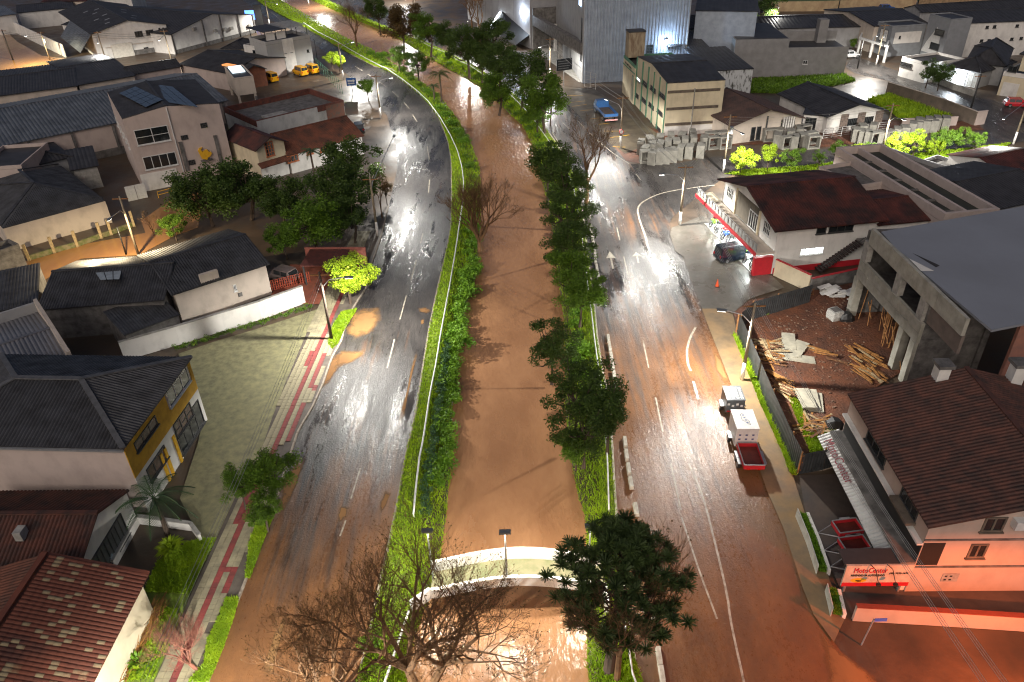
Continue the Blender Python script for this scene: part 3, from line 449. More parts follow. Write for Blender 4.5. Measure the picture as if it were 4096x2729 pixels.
    def hip(s, m, pitch=.25, amp=.05, over=.5, inset=None, cap=None):
        W, D, h, r, o = s.W, s.D, s.h, s.rise, over; i = inset if inset is not None else min(W, D) / 2
        a, b, c, d = Vector((-o, -o, h)), Vector((W + o, -o, h)), Vector((W + o, D + o, h)), Vector((-o, D + o, h))
        if W >= D: e, f = Vector((i, D / 2, h + r)), Vector((W - i, D / 2, h + r)); F = [([a, b, f, e], (0, 1, 0)), ([b, c, f], (-1, 0, 0)), ([c, d, e, f], (0, -1, 0)), ([d, a, e], (1, 0, 0))]
        else: e, f = Vector((W / 2, i, h + r)), Vector((W / 2, D - i, h + r)); F = [([a, b, e], (0, 1, 0)), ([b, c, f, e], (-1, 0, 0)), ([c, d, f], (0, -1, 0)), ([d, a, e, f], (1, 0, 0))]
        for P, up in F: mb = MB(); roofpoly(mb, P, Vector((*up[:2], .3)), pitch, amp); mb.build('roof', m, s.root)
        cm = MB()
        for p, q in ((a, e), (d, e), (b, e if (W < D) else f), (c, f), (e, f)): cm.bar(p + Vector((0, 0, .1)), q + Vector((0, 0, .1)), .38, .1)
        cm.build('hip_cap', cap or m, s.root); return s
    def flat(s, m, par=.5, pm=None, t=.18, drop=.0):
        W, D, h = s.W, s.D, s.h; mb = MB(); mb.box(.02, W - .02, .02, D - .02, h + .003, h + .03); mb.build('roof', m, s.root)
        if par:
            mb = MB(); mb.box(-.02, W + .02, -.02, t, h + .035, h + par); mb.box(-.02, W + .02, D - t, D + .02, h + .035, h + par); mb.box(-.02, t, t + .002, D - t - .002, h + .035, h + par); mb.box(W - t, W + .02, t + .002, D - t - .002, h + .035, h + par); mb.build('parapet', pm or s.w.data.materials[0], s.root)
        return s
    def shed(s, m, pitch=.25, amp=.05, over=.3, dir='front'):
        W, D, h, r, o = s.W, s.D, s.h, s.rise, over; mb = MB()
        if dir == 'front': roofpoly(mb, [(-o, -o, h), (W + o, -o, h), (W + o, D + o, h + r), (-o, D + o, h + r)], Vector((0, 1, r / D)), pitch, amp)
        else: roofpoly(mb, [(-o, -o, h), (W + o, -o, h + r), (W + o, D + o, h + r), (-o, D + o, h)], Vector((1, 0, r / W)), pitch, amp)
        mb.build('roof', m, s.root); return s
    def win(s, side, p, q, nx=2, ny=1, fm=None, gm=None, fw=.07, o=.0, name='window', sill=True, abs_=False):
        if abs_: a0, z0, a1, z1 = *p, *q
        else: (a0, z0), (a1, z1) = s.on(side, *p), s.on(side, *q)
        a0, a1 = sorted((a0, a1)); z0, z1 = sorted((z0, z1)); mb = MB(); fm = fm or FRAMEW; gm = gm or GLASS
        def bx(m_, x0, x1, y0, y1, e0, e1):
            p_, q_ = s.P(side, x0, e0, y0), s.P(side, x1, e1, y1); m_.box(min(p_[0], q_[0]), max(p_[0], q_[0]), min(p_[1], q_[1]), max(p_[1], q_[1]), y0, y1)
        e0, e1 = o - .02, o + .07
        bx(mb, a0, a1, z0, z0 + fw, e0, e1); bx(mb, a0, a1, z1 - fw, z1, e0, e1)
        for i in range(nx + 1):
            c = a0 + (a1 - a0 - fw) * i / nx; bx(mb, c, c + fw, z0 + fw, z1 - fw, e0, e1 - (.0 if i in (0, nx) else .02))
        for j in range(1, ny): c = z0 + (z1 - z0 - fw) * j / ny; bx(mb, a0 + fw, a1 - fw, c, c + fw * .7, e0, e1 - .03)
        if sill: bx(mb, a0 - .08, a1 + .08, z0 - .09, z0 - .002, e0, o + .16)
        w = mb.build(name, fm, s.root)
        for i in range(nx):
            m_ = MB(); bx(m_, a0 + fw + (a1 - a0 - fw) * i / nx, a0 + (a1 - a0 - fw) * (i + 1) / nx, z0 + fw, z1 - fw, o - .015, o + .02); m_.build('pane', gm, w)
        return w
    def wins(s, side, L, **k):
        for p, q in L: s.win(side, p, q, **k)
LITW = mat('lit_window', (.5, .5, .45), rough=.3, emit=(.9, 1, .85), es=.8)
def house(name, label, A, B, C=None, h=3.2, wall=None, roof=None, kind='u', pitch=.3, amp=.05, over=.4, cat='house', **k):
    b = Bd(name, label, A, B, C, h, cat, **k); w = wall or WHITE; r = roof or DARKR
    if kind in 'uv': b.walls(w, .02, gable=kind); b.gable(kind, r, pitch, amp, over)
    elif kind == 'hip': b.walls(w, .02); b.hip(r, pitch, amp, over)
    elif kind == 'flat': b.walls(w, 0); b.flat(r)
    elif kind == 'shed': b.walls(w, .02); b.shed(r, pitch, amp, over)
    return b

def text_mesh(body, size, m, ex=.012, sx=1.0, align='LEFT'):
    c = bpy.data.curves.new('lettering', 'FONT'); c.body = body; c.size = size; c.extrude = ex; c.resolution_u = 2; c.align_x = align
    o = bpy.data.objects.new('lettering', c); COL.objects.link(o); bpy.context.view_layer.update()
    me = bpy.data.meshes.new_from_object(o.evaluated_get(bpy.context.evaluated_depsgraph_get())); bpy.data.objects.remove(o); bpy.data.curves.remove(c)
    if sx != 1.0: me.transform(Matrix.Diagonal((sx, 1, 1, 1)))
    me.materials.clear(); me.materials.append(m); return me
def wall_text(parent, body, size, m, O, X, Z, sx=1.0, name='lettering', off=.03, fit=None):
    """lettering with origin O, reading along X, standing along Z (local to parent)"""
    me = text_mesh(body, size, m, sx=sx)
    if fit: w_ = max(v.co.x for v in me.vertices); me.transform(Matrix.Diagonal((fit / w_, 1, 1, 1)))
    X = Vector(X).normalized(); Z = Vector(Z).normalized(); Y = X.cross(Z); O = Vector(O) + Y * off
    o = put(name, me, parent); o.matrix_local = Matrix(((X.x, Z.x, Y.x, O.x), (X.y, Z.y, Y.y, O.y), (X.z, Z.z, Y.z, O.z), (0, 0, 0, 1))); return o
# ================================================================== buildings, left side
b = Bd('office_building', 'tall pale three-storey building with yellow figure on its blank wall', (1, 840, 820), (1, 1510, 712), None, 10.4, Ab=(1, 670, 645), rise=.8); b.rxx = .45
b.walls(PINK, gable='v').gable('v', DARKR, .5, .04, .0); B1 = b
for p, q in [((1, 918, 900), (1, 1180, 965)), ((1, 978, 1085), (1, 1230, 1132))]: b.win('front', p, q, nx=2 if p[1] == 918 else 4, ny=2 if p[1] == 918 else 1, fw=.1)
for p, q in [((1, 1378, 852), (1, 1432, 878)), ((1, 1243, 937), (1, 1300, 960)), ((1, 1295, 1108), (1, 1350, 1133))]: b.win('front', p, q, nx=4, ny=3, fw=.09, fm=FRAMED, name='vent_grille', sill=False)
for x, y, x2, y2 in ((1228, 980, 1300, 1175), (1468, 935, 1520, 1140), (1140, 740, 1280, 1180)):
    (a, z1), (a2, z0) = b.on('front', 1, x, y), b.on('front', 1, x2, y2); w = .45 if x != 1140 else .12; b.slab('pilaster', 'front', a, a + w, z0, z1, 0, .18, DCONC if x != 1140 else FRAMEW)
pts = [b.on('front', 1, x, y) for x, y in [(1390, 1092), (1362, 1040), (1370, 1020), (1392, 1014), (1380, 1030), (1395, 1046), (1410, 1032), (1425, 1028), (1440, 1048), (1448, 1042), (1458, 1052), (1446, 1075), (1432, 1082), (1425, 1098)]]
mb = MB(); n = len(pts); mb.add([(s_, -.02, z) for s_, z in pts] + [(s_, -.3, z) for s_, z in pts], [tuple(range(n)), tuple(range(2 * n - 1, n - 1, -1))] + [(i, (i + 1) % n, n + (i + 1) % n, n + i) for i in range(n)]); mb.build('wall_emblem', YELLOW, b.root)['label'] = 'yellow flexing figure emblem'
(a, z1), (a2, z2) = b.on('front', 1, 1382, 1108), b.on('front', 1, 1462, 1083); b.slab('ledge', 'front', a, a2, z1 - .1, z1 + .05, 0, .5, DCONC)
b.win('front', (1, 1225, 1200), (1, 1272, 1300), nx=1, gm=FRAMEW, name='door', sill=False); b.slab('lower_render', 'front', .05, b.on('front', 1, 1210, 1150)[0], .0, b.on('front', 1, 1050, 1175)[1] - .3, 0, .05, WHITE)
for i in range(5): b.win('left', (2.0 + i * 3.2, 5.6), (3.2 + i * 3.2, 7.0), abs_=True)
SOLAR = mat('solar_cell', (.03, .04, .055), (.02, .028, .04), 3, .2, spec=.8)
for i, (p0, p1, p2, nx, ny, lb) in enumerate([((1, 820, 645), (1, 1005, 742), (1, 935, 598), 5, 3, 'small dark solar array on the left of the pale office roof'), ((1, 1010, 575), (1, 1165, 710), (1, 1190, 600), 6, 3, 'larger solar array in the middle of the pale office roof')]):
    z = 11.15; P0, P1, P2 = g(*p0, z - .25), g(*p1, z), g(*p2, z); o = thing('solar_array', lb, 'solar panels', P0); U = (P1 - P0) / nx; V = (P2 - P0) / ny
    for a in range(nx):
        for c in range(ny):
            q = U * a + V * c; e = .03; mb = MB(); mb.hexa([q + U * e + V * e, q + U * (1 - e) + V * e, q + U * (1 - e) + V * (1 - e), q + U * e + V * (1 - e)], [w + Vector((0, 0, .06)) for w in (q + U * e + V * e, q + U * (1 - e) + V * e, q + U * (1 - e) + V * (1 - e), q + U * e + V * (1 - e))]); mb.build('solar_panel', SOLAR, o)
b = house('metal_warehouse', 'long warehouse with dark sheet roof and shiny ridge strip behind the pale office', (1, -300, 1065), (1, 1560, 690), None, 5.0, PINK, MROOF, 'u', .55, .08, .3, 'warehouse', rise=2.2, ridge=(1, 1470, 487)); b.slab('plinth', 'front', 0, b.W, 0, 1.2, 0, .12, DCONC)
for i in range(8): b.slab('pilaster', 'front', 3 + i * 6, 3.4 + i * 6, 0, 4.7, 0, .2, DCONC)
b = house('hip_roof_house', 'single-storey house with black hipped roof and porch beside the flooded lane', (18, 30, 1190), (18, 1210, 870), None, 3.0, BEIGE, FIBRO, 'hip', .22, .04, .0, rise=2.2, Ab=(18, -250, 700))
b.root.children[0].scale = (1, 1, 1); b.root.children[0].location.y = 1.0
for p, q in [((18, 258, 1140), (18, 437, 1165)), ((18, 680, 1035), (18, 845, 1045))]:
    (a0, z0), (a1, z1) = b.on('front', *p), b.on('front', *q); b.win('front', (a0, .9), (a1, 2.2), nx=2, abs_=True, fw=.1, o=-1.0)
b.win('front', (b.W - 5.2, .1), (b.W - .6, 2.6), nx=3, abs_=True, fm=FRAMED, o=-1.0, name='porch_screen', sill=False)  # dark glazing added to stand in for the shade inside the open porch
for a in (.3, b.W * .37, b.W * .5, b.W - .5, b.W - 5.4): b.box('porch_post', a, a + .25, .1, .35, 0, 2.98, BEIGE)
HH = [g(18, 340, 1560), g(18, 630, 1470), g(18, 895, 1400), g(18, 1170, 1300), g(18, 1285, 1262), g(18, 1545, 1165)]
STONEW = mat('mossy_stone', (.20, .17, .10), (.07, .10, .02), 2, .9, bump=.8, bscale=6, bdist=.05)
o = thing('garden_wall', 'low mossy stone wall in front of the hipped-roof house', 'wall', HH[0])
for p, q in zip(HH, HH[1:]): mb = MB(); mb.bar(p - HH[0] + Vector((0, .2, .3)), q - HH[0] + Vector((0, .2, .3)), .3, .6); mb.build('wall_section', STONEW, o)
for i, p in enumerate(HH): mb = MB(); mb.bar((0, 0, 0), (0, 0, 2.1), .3, .3); mb.build('fence_post', mat('ochre_concrete', (.42, .32, .16), (.22, .17, .10), 3, .8), None, loc=p, rz=.3, label=['leftmost', 'second', 'third', 'fourth', 'fifth', 'rightmost'][i] + ' ochre concrete fence post before the hipped-roof house', cat='post', group='ochre fence posts')
b = house('tile_house', 'long low white house with brown clay tile roof beside the left road', (1, 1990, 1062), (12, 1800, 1550), None, 3.0, WHITE, TILE, 'u', .22, .06, .3, rise=2.0, ridge=(12, 1590, 1340))
ARCHF = paint('terracotta_trim', (.45, .14, .05))
for p, q in [((1, 1975, 1080), (1, 2060, 1105)), ((1, 2110, 1040), (1, 2160, 1058)), ((1, 2200, 1010), (1, 2270, 1035))]: b.win('front', p, q, nx=3, fm=ARCHF, fw=.12)
b = house('gabled_house', 'two-storey white gable front with arched window and red sheet roof', (1, 1765, 1022), (1, 1955, 968), None, 5.0, CREAM, REDR, 'v', .3, .06, .5, D=9, rise=1.1)
b.win('front', (1, 1818, 985), (1, 1895, 1068), nx=3, ny=4, fm=ARCHF, fw=.1); mb = MB(); roofpoly(mb, [(-.3, -1.0, 2.3), (b.W + .3, -1.0, 2.3), (b.W + .3, 0, 2.8), (-.3, 0, 2.8)], Vector((0, 1, .5)), .22, .06); mb.build('awning_roof', TILE, b.root); b.slab('lower_wall', 'front', 0, b.W, 0, 2.2, 0, .06, WHITE)
b = Bd('roofless_hall', 'dark roofless hall with red parapet and stained white front wall', (12, 580, 1390), (12, 1590, 1150), (12, 1230, 1005), 4.6); b.walls(plaster('stained_white', (.5, .5, .47), .3), h=3.6); b.h = 3.6; b.flat(DCONC, 1.0, mat('red_parapet', (.17, .05, .03), (.07, .03, .025), 1.5, .8), .25)
b.slab('white_band', 'front', .1, b.W * .68, 1.6, 4.5, .03, .06, plaster('streaked_white', (.52, .52, .5), .45)); b.slab('brick_panel', 'front', b.W * .78, b.W - .1, 1.2, 4.3, .03, .07, mat('old_brick', (.22, .08, .05), (.12, .09, .07), 2, .9)); b.box('roof_debris', 3, 7, 2, 4.5, 3.64, 3.9, CONC); b.box('roof_debris', 9, 10.5, 3, 4, 3.64, 3.85, DCONC)
b = Bd('tank_house', 'concrete box on columns with lit skylight beside the yellow vans', (12, 330, 915), (12, 555, 885), None, 5.2, Ab=(12, 85, 800)); b.walls(BEIGE, z0=2.2); b.flat(DARKR, .25)
for a, c in ((.1, .1), (b.W - .5, .1), (.1, b.D - .6), (b.W - .5, b.D - .6)): b.box('column', a, a + .4, c, c + .4, 0, 2.19, BEIGE)
b.box('skylight', .6, b.W - .6, b.D * .45, b.D - .6, 5.24, 5.5, mat('lit_skylight', (.6, .7, .7), rough=.4, emit=(.75, .9, 1), es=.55))
house('brick_shed', 'small red-walled house with black roof behind the tank house', (12, 440, 830), (12, 690, 785), None, 3.4, mat('red_wall', (.22, .07, .03), (.13, .045, .025), 1.5, .8), DARKR, 'v', .3, .04, .3, D=14, rise=1.0)
b = house('dark_roof_shed', 'wide shed with black gabled roof left of the grey terrace house', (1, 1240, 440), (1, 1560, 500), None, 3.6, PINK, DARKR, 'u', .4, .05, .3, 'shed', D=15, rise=1.4); mb = MB(); mb.box(b.W * .75, b.W * .95, 2, 3.3, 4.1, 4.35); mb.build('lit_rooflight', mat('orange_sheet', (.5, .2, .08), rough=.5, emit=(1, .35, .1), es=.35), b.root)
b = Bd('terrace_house', 'grey three-storey house with roof terrace and pergola', (12, 700, 525), (12, 1205, 437), None, 6.4, 'house', D=8); b.walls(plaster('two_grey', (.34, .34, .33), .8)); b.flat(DARKR, .7); (a0, z0), (a1, z1) = b.on('front', 12, 885, 500), b.on('front', 12, 1010, 480); b.slab('white_bay', 'front', a0, a1, 0, 7.05, .03, .08, WHITE)
for p, q in [((12, 905, 592), (12, 935, 612)), ((12, 975, 580), (12, 1003, 600)), ((12, 1165, 572), (12, 1195, 600))]: b.win('front', p, q, nx=1, fm=FRAMED)
for i in range(5):
    for c in (.3, b.D - .4): b.box('pergola_post', .3 + i * (b.W - .7) / 4, .42 + i * (b.W - .7) / 4, c, c + .12, 7.1, 9.0, FRAMED)
for i in range(14): b.box('pergola_slat', b.W * .45 + i * b.W * .04, b.W * .45 + .12 + i * b.W * .04, 0, b.D, 9.12, 9.2, METAL)
b.box('terrace_roof', -.2, b.W * .5, -.2, b.D, 9.01, 9.1, DARKR); b.box('terrace_screen', .5, b.W * .24, .36, .4, 7.2, 8.7, WHITE); b.box('terrace_screen', b.W * .27, b.W * .48, .36, .4, 7.2, 8.7, WHITE)
b = Bd('stair_wing', 'pale wing with balcony and black lean-to left of the grey terrace house', (12, 440, 530), (12, 690, 560), None, 5.2, 'house', D=7); b.walls(WHITE); b.flat(DARKR, .3); b.slab('balcony', 'front', b.W * .35, b.W, 2.2, 3.0, 0, 1.4, WHITE); b.win('front', (b.W * .4, 3.1), (b.W * .95, 4.6), abs_=True, nx=3, fm=FRAMED); b.win('front', (b.W * .1, .4), (b.W * .9, 1.9), abs_=True, nx=3, fm=FRAMED)
house('lean_to', 'black hipped lean-to between the grassy strip and the grey terrace house', (12, 210, 560), (12, 440, 560), None, 3.4, CREAM, DARKR, 'hip', .3, .04, .5, D=8, rise=1.2)
# warehouses at the back
SKYL = mat('roof_light', (.30, .30, .29), (.2, .2, .2), 2, .4)
b = house('white_warehouse', 'white gabled warehouse with dark base and grassy strip at the upper left', (11, 1050, 390), (11, 1905, 278), None, 6.0, WHITE, DARKR, 'v', .9, .06, .3, 'warehouse', D=42, rise=2.0)
for i, (s_, t) in enumerate([(.25, .1), (.3, .2), (.2, .3), (.35, .35), (.28, .5), (.36, .6), (.22, .65), (.62, .12), (.7, .25), (.64, .4), (.72, .55)]):
    z = 6 + 2.0 * (1 - abs(s_ - .5) * 2) + .09; mb = MB(); dz = 2.0 * .06 * (1 if s_ < .5 else -1); x0, x1 = b.W * s_, b.W * (s_ + .07); mb.add([(x0, b.D * t, z), (x1, b.D * t, z + dz * 2.3), (x1, b.D * t + .9, z + dz * 2.3), (x0, b.D * t + .9, z)], [(0, 1, 2, 3)]); mb.build('rooflight', SKYL, b.roofs[0])
b.wins('front', [((11, 1540, 365), (11, 1645, 415)), ((11, 1668, 350), (11, 1770, 395))], nx=3, fm=FRAMED); b.wins('front', [((11, 1815, 325), (11, 1845, 352)), ((11, 1860, 320), (11, 1888, 345)), ((11, 1648, 548), (11, 1712, 580))], nx=1, fm=FRAMED); (a0, z0) = b.on('front', 11, 1545, 600); b.slab('dark_plinth', 'front', a0, b.W, 0, 1.1, 0, .08, DCONC); (a1, z1) = b.on('front', 11, 1300, 620); b.slab('gate', 'front', a1, a0 - .2, 0, 3.1, .03, .5, mat('roller_door', (.58, .55, .48), (.45, .42, .36), 2, .6)); (p0, z), (p1, z2) = b.on('front', 11, 1210, 550), b.on('front', 11, 1950, 425); b.slab('pipe', 'front', p0, min(p1, b.W), z - .1, z + .05, .05, .25, BEIGE)
mb = MB(); roofpoly(mb, [(-3.6, .3, 2.2), (-.05, .3, 5.9), (-.05, 26, 5.9), (-3.6, 26, 2.2)], Vector((1, 0, 1)), 1.2, .05); mb.build('side_cladding', MROOF, b.root)
PW = gl([(11, 0, 250), (11, 190, 260)], 0)
for A_, B_, lb in [((11, 30, 300), (11, 760, 660), 'long white boundary wall along the flooded street at the upper left')]:
    a, c = g(*A_), g(*B_); o = thing('boundary_wall', lb, 'wall', a); d = (c - a) / 10
    for i in range(10): mb = MB(); mb.bar(d * i + Vector((0, 0, 1.5)), d * (i + .99) + Vector((0, 0, 1.5)), .25, 3.0); mb.build('wall_panel', WHITE, o)
b = house('white_warehouse', 'white gabled warehouse with dark pillars beside the blue sign', (1, 1175, 238), (1, 1742, 100), None, 4.6, WHITE, DARKR, 'v', .9, .06, .2, 'warehouse', D=40, rise=2.4); b.slab('dark_plinth', 'front', 0, b.W, 0, .9, 0, .06, DCONC)
for f_ in (.0, .36, .57, .79, .985): b.slab('pillar', 'front', b.W * f_, b.W * f_ + .35, 0, 4.5 + 2.3 * (1 - abs(f_ - .5) * 2), .06, .25, DCONC)
for x, y in ((1335, 200), (1480, 212), (1545, 202), (1590, 196), (1715, 178)): s_, z = b.on('front', 1, x, y); b.slab('air_conditioner', 'front', s_ - .5, s_ + .5, z - .35, z + .35, .05, .55, CONC)
o = thing('sign_tower', 'dark upright sign slab with glowing blue panel by the left road', 'sign', g(12, 640, 320)); mb = MB(); mb.box(-1.0, 1.0, -.25, .25, 0, 6.0); mb.build('slab', BLACK, o); mb = MB(); mb.box(-3.6, -1.1, -.1, .05, 2.2, 4.6); mb.build('blue_panel', mat('blue_glow', (.05, .1, .6), rough=.4, emit=(.05, .15, 1), es=2.2), o)
for nm, lb, A_, B_, C_, h, w_, r_, k_ in [('far_shed', 'black-roofed shed with pale wall at the far upper left', (11, 200, 145), (11, 840, 85), (11, 760, 15), 4.5, WHITE, DARKR, 'u'), ('far_shed', 'far red-roofed hall at the top left edge', (11, 480, 20), (11, 980, 10), (11, 1000, -60), 5.5, BEIGE, REDR, 'u'), ('far_shed', 'far pale low hall behind the white warehouses', (11, 1000, -10), (11, 1500, -30), (11, 1500, -90), 5, WHITE, DARKR, 'u'), ('far_house', 'small white house lit beside the upper left street', (11, -60, 190), (11, 175, 160), (11, 50, 45), 5, WHITE, MROOF, 'u'),
                                       ('dark_roof_house', 'house with black gabled roof left of the warehouse driveway', (1, 540, 585), (1, 925, 520), (1, 640, 378), 3.6, BEIGE, DARKR, 'u'), ('dark_roof_house', 'house with black roof at the left edge above the metal warehouse', (1, -250, 690), (1, 525, 590), (1, 350, 445), 3.6, BEIGE, DARKR, 'u'), ('dark_roof_house', 'narrow black-roofed annex above the metal warehouse ridge', (1, 900, 512), (1, 1240, 455), (1, 1230, 418), 3.4, PINK, DARKR, 'u'),
                                       ('hip_roof_annex', 'small black hipped house between the metal warehouse and the hipped-roof house', (18, 270, 492), (18, 810, 365), (18, 640, 205), 3.8, GREYW, DARKR, 'hip'), ('grey_tower_house', 'grey flat-roofed house at the left edge above the hipped roof', (18, -300, 540), (18, 255, 500), (18, 100, 270), 5.0, PINK, DARKR, 'flat'), ('garage', 'low black shed roof beside the pale office building', (18, 830, 515), (18, 1110, 465), (18, 960, 340), 3.2, CONC, DARKR, 'shed'), ('carport', 'dark flat carport roof with orange trim at the left edge', (18, -200, 1566), (18, 230, 1410), (18, 180, 1330), 2.4, DCONC, DARKR, 'flat')]:
    house(nm, lb, A_, B_, C_, h, w_, r_, k_, .5, .05, .3, rise=1.0)
o = thing('driveway_gate', 'white sheet metal gate at the foot of the pale office building', 'gate', g(1, 885, 1390)); a, c = Vector((0, 0, 0)), g(1, 1022, 1360) - g(1, 885, 1390)
for i in range(2): mb = MB(); mb.bar(a + (c - a) * (i * .5 + .01) + Vector((0, 0, 1.05)), a + (c - a) * (i * .5 + .49) + Vector((0, 0, 1.05)), .06, 2.1); mb.build('gate_leaf', FRAMEW, o)
o = thing('bike_rack', 'yellow tubular rack before the pale office building', 'rack', g(1, 1095, 1366)); mb = MB(); d = g(1, 1190, 1340) - g(1, 1095, 1366); mb.tube([(0, 0, 0), (0, 0, .9), d + Vector((0, 0, .9)), d], .05); mb.tube([(0, 0, .45), d + Vector((0, 0, .45))], .04); mb.build('frame', YELLOW, o)
# lower left
b = house('corrugated_house', 'beige-walled house with dark corrugated roof above the paved yard', (4, 1195, 447), (4, 1830, 245), None, 3.7, BEIGE, FIBRO, 'u', .26, .07, .35, rise=1.3, ridge=(4, 1640, 62)); b.win('front', (4, 1605, 398), (4, 1634, 434), nx=2, fw=.06)
(a0, z0), (a1, z1) = b.on('front', 4, 1372, 330), b.on('front', 4, 1500, 300); b.slab('parapet_step', 'front', a0, a1, 3.5, 4.6, -.3, .05, BEIGE); (a0, z0) = b.on('front', 4, 1655, 462); b.slab('meter_box', 'front', a0 - .2, a0 + .2, z0 - .2, z0 + .2, 0, .12, DCONC)
b = house('dark_house', 'black sheet-roofed house with glazed roof panel by the flooded lane', (4, 265, 560), (4, 1120, 492), None, 3.5, DCONC, FIBRO, 'u', .26, .05, .2, rise=1.4, ridge=(4, 1010, 255)); o = MB(); P = [b.lo(4, x, y, 4.75) for x, y in ((690, 362), (825, 357), (840, 296), (655, 312))]
for i in range(3):
    f0, f1 = i / 3 + .02, (i + 1) / 3 - .02; m_ = MB(); m_.add([P[0].lerp(P[1], f0), P[0].lerp(P[1], f1), P[3].lerp(P[2], f1), P[3].lerp(P[2], f0)], [(0, 1, 2, 3)]); m_.build('roof_pane', mat('pale_glass', (.32, .36, .38), rough=.25), b.root)
b = house('dark_shed', 'black lean-to roof beside the beige corrugated house', (4, 860, 740), (4, 1230, 600), None, 2.6, DCONC, FIBRO, 'shed', .26, .05, .1, 'shed', D=5, rise=.4); b = house('dark_shed', 'black shed roof at the left edge by the flooded lane', (4, -300, 640), (4, 255, 520), None, 3.4, DCONC, FIBRO, 'shed', .3, .05, .1, 'shed', D=9, rise=.3)
b = house('metal_roof_hall', 'hall with grey two-tone sheet roof and raised end wall at the left edge', (4, -400, 1270), (4, 515, 942), (4, 690, 445), 4.4, BEIGE, mat('grey_sheet_roof', (.20, .20, .215), (.13, .13, .14), .5, .4, metal=.3), 'u', .33, .06, .05, 'hall', rise=.9); b.slab('end_parapet', 'right', 0, b.D, 3.6, 5.7, -.25, .06, BEIGE); b.slab('back_parapet', 'back', 0, b.W, 3.6, 5.4, -.2, .08, GREYW); b.win('right', (b.D * .08, .5), (b.D * .5, 3.0), abs_=True, nx=4, ny=2, gm=mat('pale_glass2', (.25, .28, .28), rough=.3))
YB = mat('ochre_render', (.58, .33, .03), (.36, .19, .02), 1.2, .8, lo=.4, hi=.75)
b = Bd('yellow_corner_building', 'two-storey building with black hipped roof and yellow street side', (4, -650, 1478), (4, 840, 1512), (4, 1232, 906), 6.2, rise=1.7); b.walls(PINK).hip(FIBRO, .26, .06, .25, cap=mat('ridge_tile', (.12, .12, .125), (.07, .07, .07), 2, .6)); D_ = b.D
b.slab('white_render', 'right', 0, D_, 0, 3.3, 0, .05, WHITE); b.slab('yellow_panel', 'right', 0, D_ * .58, 3.3, 6.1, 0, .07, YB); b.slab('yellow_band', 'right', D_ * .58, D_, 3.3, 4.5, 0, .07, YB); b.slab('yellow_post', 'right', D_ * .965, D_, 4.5, 6.1, 0, .07, YB)
for p, q in [((4, 912, 1490), (4, 1080, 1355)), ((4, 1185, 1365), (4, 1325, 1288)), ((7, 1000, 105), (7, 1150, 10))]: b.win('right', p, q, nx=3, fw=.09, fm=FRAMED, o=.07, gm=mat('curtained_glass', (.16, .10, .08), (.07, .05, .04), 3, .2))
b.win('right', (D_ * .6, 4.55), (D_ * .94, 6.0), abs_=True, nx=3, fm=FRAMEW, o=.0, name='balcony_opening'); b.win('right', (D_ * .55, .3), (D_ * .95, 2.6), abs_=True, nx=4, fm=FRAMED, o=.05, name='shop_window')  # upper dark window stands in for the shade of the balcony recess
for i in (.3, .36, .5): b.slab('yellow_door_trim', 'right', D_ * i, D_ * i + .3, 0, 2.6, .05, .15, YELLOW)
b.slab('eaves_gutter', 'front', -.2, b.W + .2, 6.0, 6.15, .2, .38, METAL)
b = house('brown_tile_house', 'house with dark brown tile roof at the lower left edge', (7, -550, 802), (7, 527, 794), (7, 825, 248), 3.1, WHITE, mat('brown_tile', (.11, .035, .02), (.03, .016, .012), .9, .75, bump=.3), 'u', .26, .07, .15, rise=1.4); b.win('right', (1.4, .5), (5.4, 2.4), abs_=True, nx=8, fm=FRAMED, gm=mat('grille_grey', (.10, .11, .11), rough=.5)); b.box('roof_vent', b.W * .55, b.W * .55 + .5, 1.6, 2.3, 3.9, 4.6, CONC)
# red tile roof with lichen: tiles of the street-side slope are pieces
b = Bd('red_tile_house', 'house with weathered red tile roof spotted with lichen at the lower left corner', None, (7, 430, 1960), (7, 1005, 838), 3.3, 'house', W=11.0, rise=1.9); b.walls(CREAM, .25, gable='v')
mb = MB(); roofpoly(mb, [(-.3, b.D + .2, 3.2), (-.3, -.2, 3.2), (b.W / 2, -.2, 5.2), (b.W / 2, b.D + .2, 5.2)], Vector((1, 0, .36)), .24, .05); mb.build('roof', TILE, b.root); mb = MB(); roofpoly(mb, [(b.W + .1, -.2, 3.26), (b.W + .1, b.D + .2, 3.26), (b.W / 2, b.D + .2, 5.2), (b.W / 2, -.2, 5.2)], Vector((-1, 0, .36)), 0, 0); rf = mb.build('roof', TILE, b.root)
LTILE = mat('lichen_tile', (.19, .052, .026), (.06, .022, .015), .5, .8, bump=.3, lo=.3, hi=.7); LICH = mat('lichen', (.27, .21, .12), (.16, .06, .03), 1.1, .9, lo=.42, hi=.62)
sl_ = Vector((-b.W / 2 - .1, 0, 1.94)); L_ = sl_.length; sd = sl_ / L_; nz = sd.cross(Vector((0, -1, 0))).normalized(); nz = nz if nz.z > 0 else -nz; TW, TL = .26, .40
def tilev(p, up, ac, nn): 
    q = []
    for a, h_ in ((-.5, .0), (-.25, .055), (.0, .07), (.25, .055), (.5, .0)): q += [p + ac * (a * TW) + nn * (h_ + .035), p + ac * (a * TW) + up * (TL * 1.08) + nn * (h_ * .9 + .005)]
    return q
TF = [(2 * i, 2 * i + 2, 2 * i + 3, 2 * i + 1) for i in range(4)]; tm = [MB().add(tilev(Vector((0, 0, 0)), sd, Vector((0, 1, 0)), nz), TF).mesh('roof_tile', m_) for m_ in (LTILE, LICH)]
restt = MB(); k = 0; tl = []
for i in range(int(L_ / TL)):
    for j in range(int((b.D + .3) / TW)): tl.append((i, j))
tl.sort(key=lambda t: abs(t[1] - int(b.D / TW * .8)) + t[0] * .3)
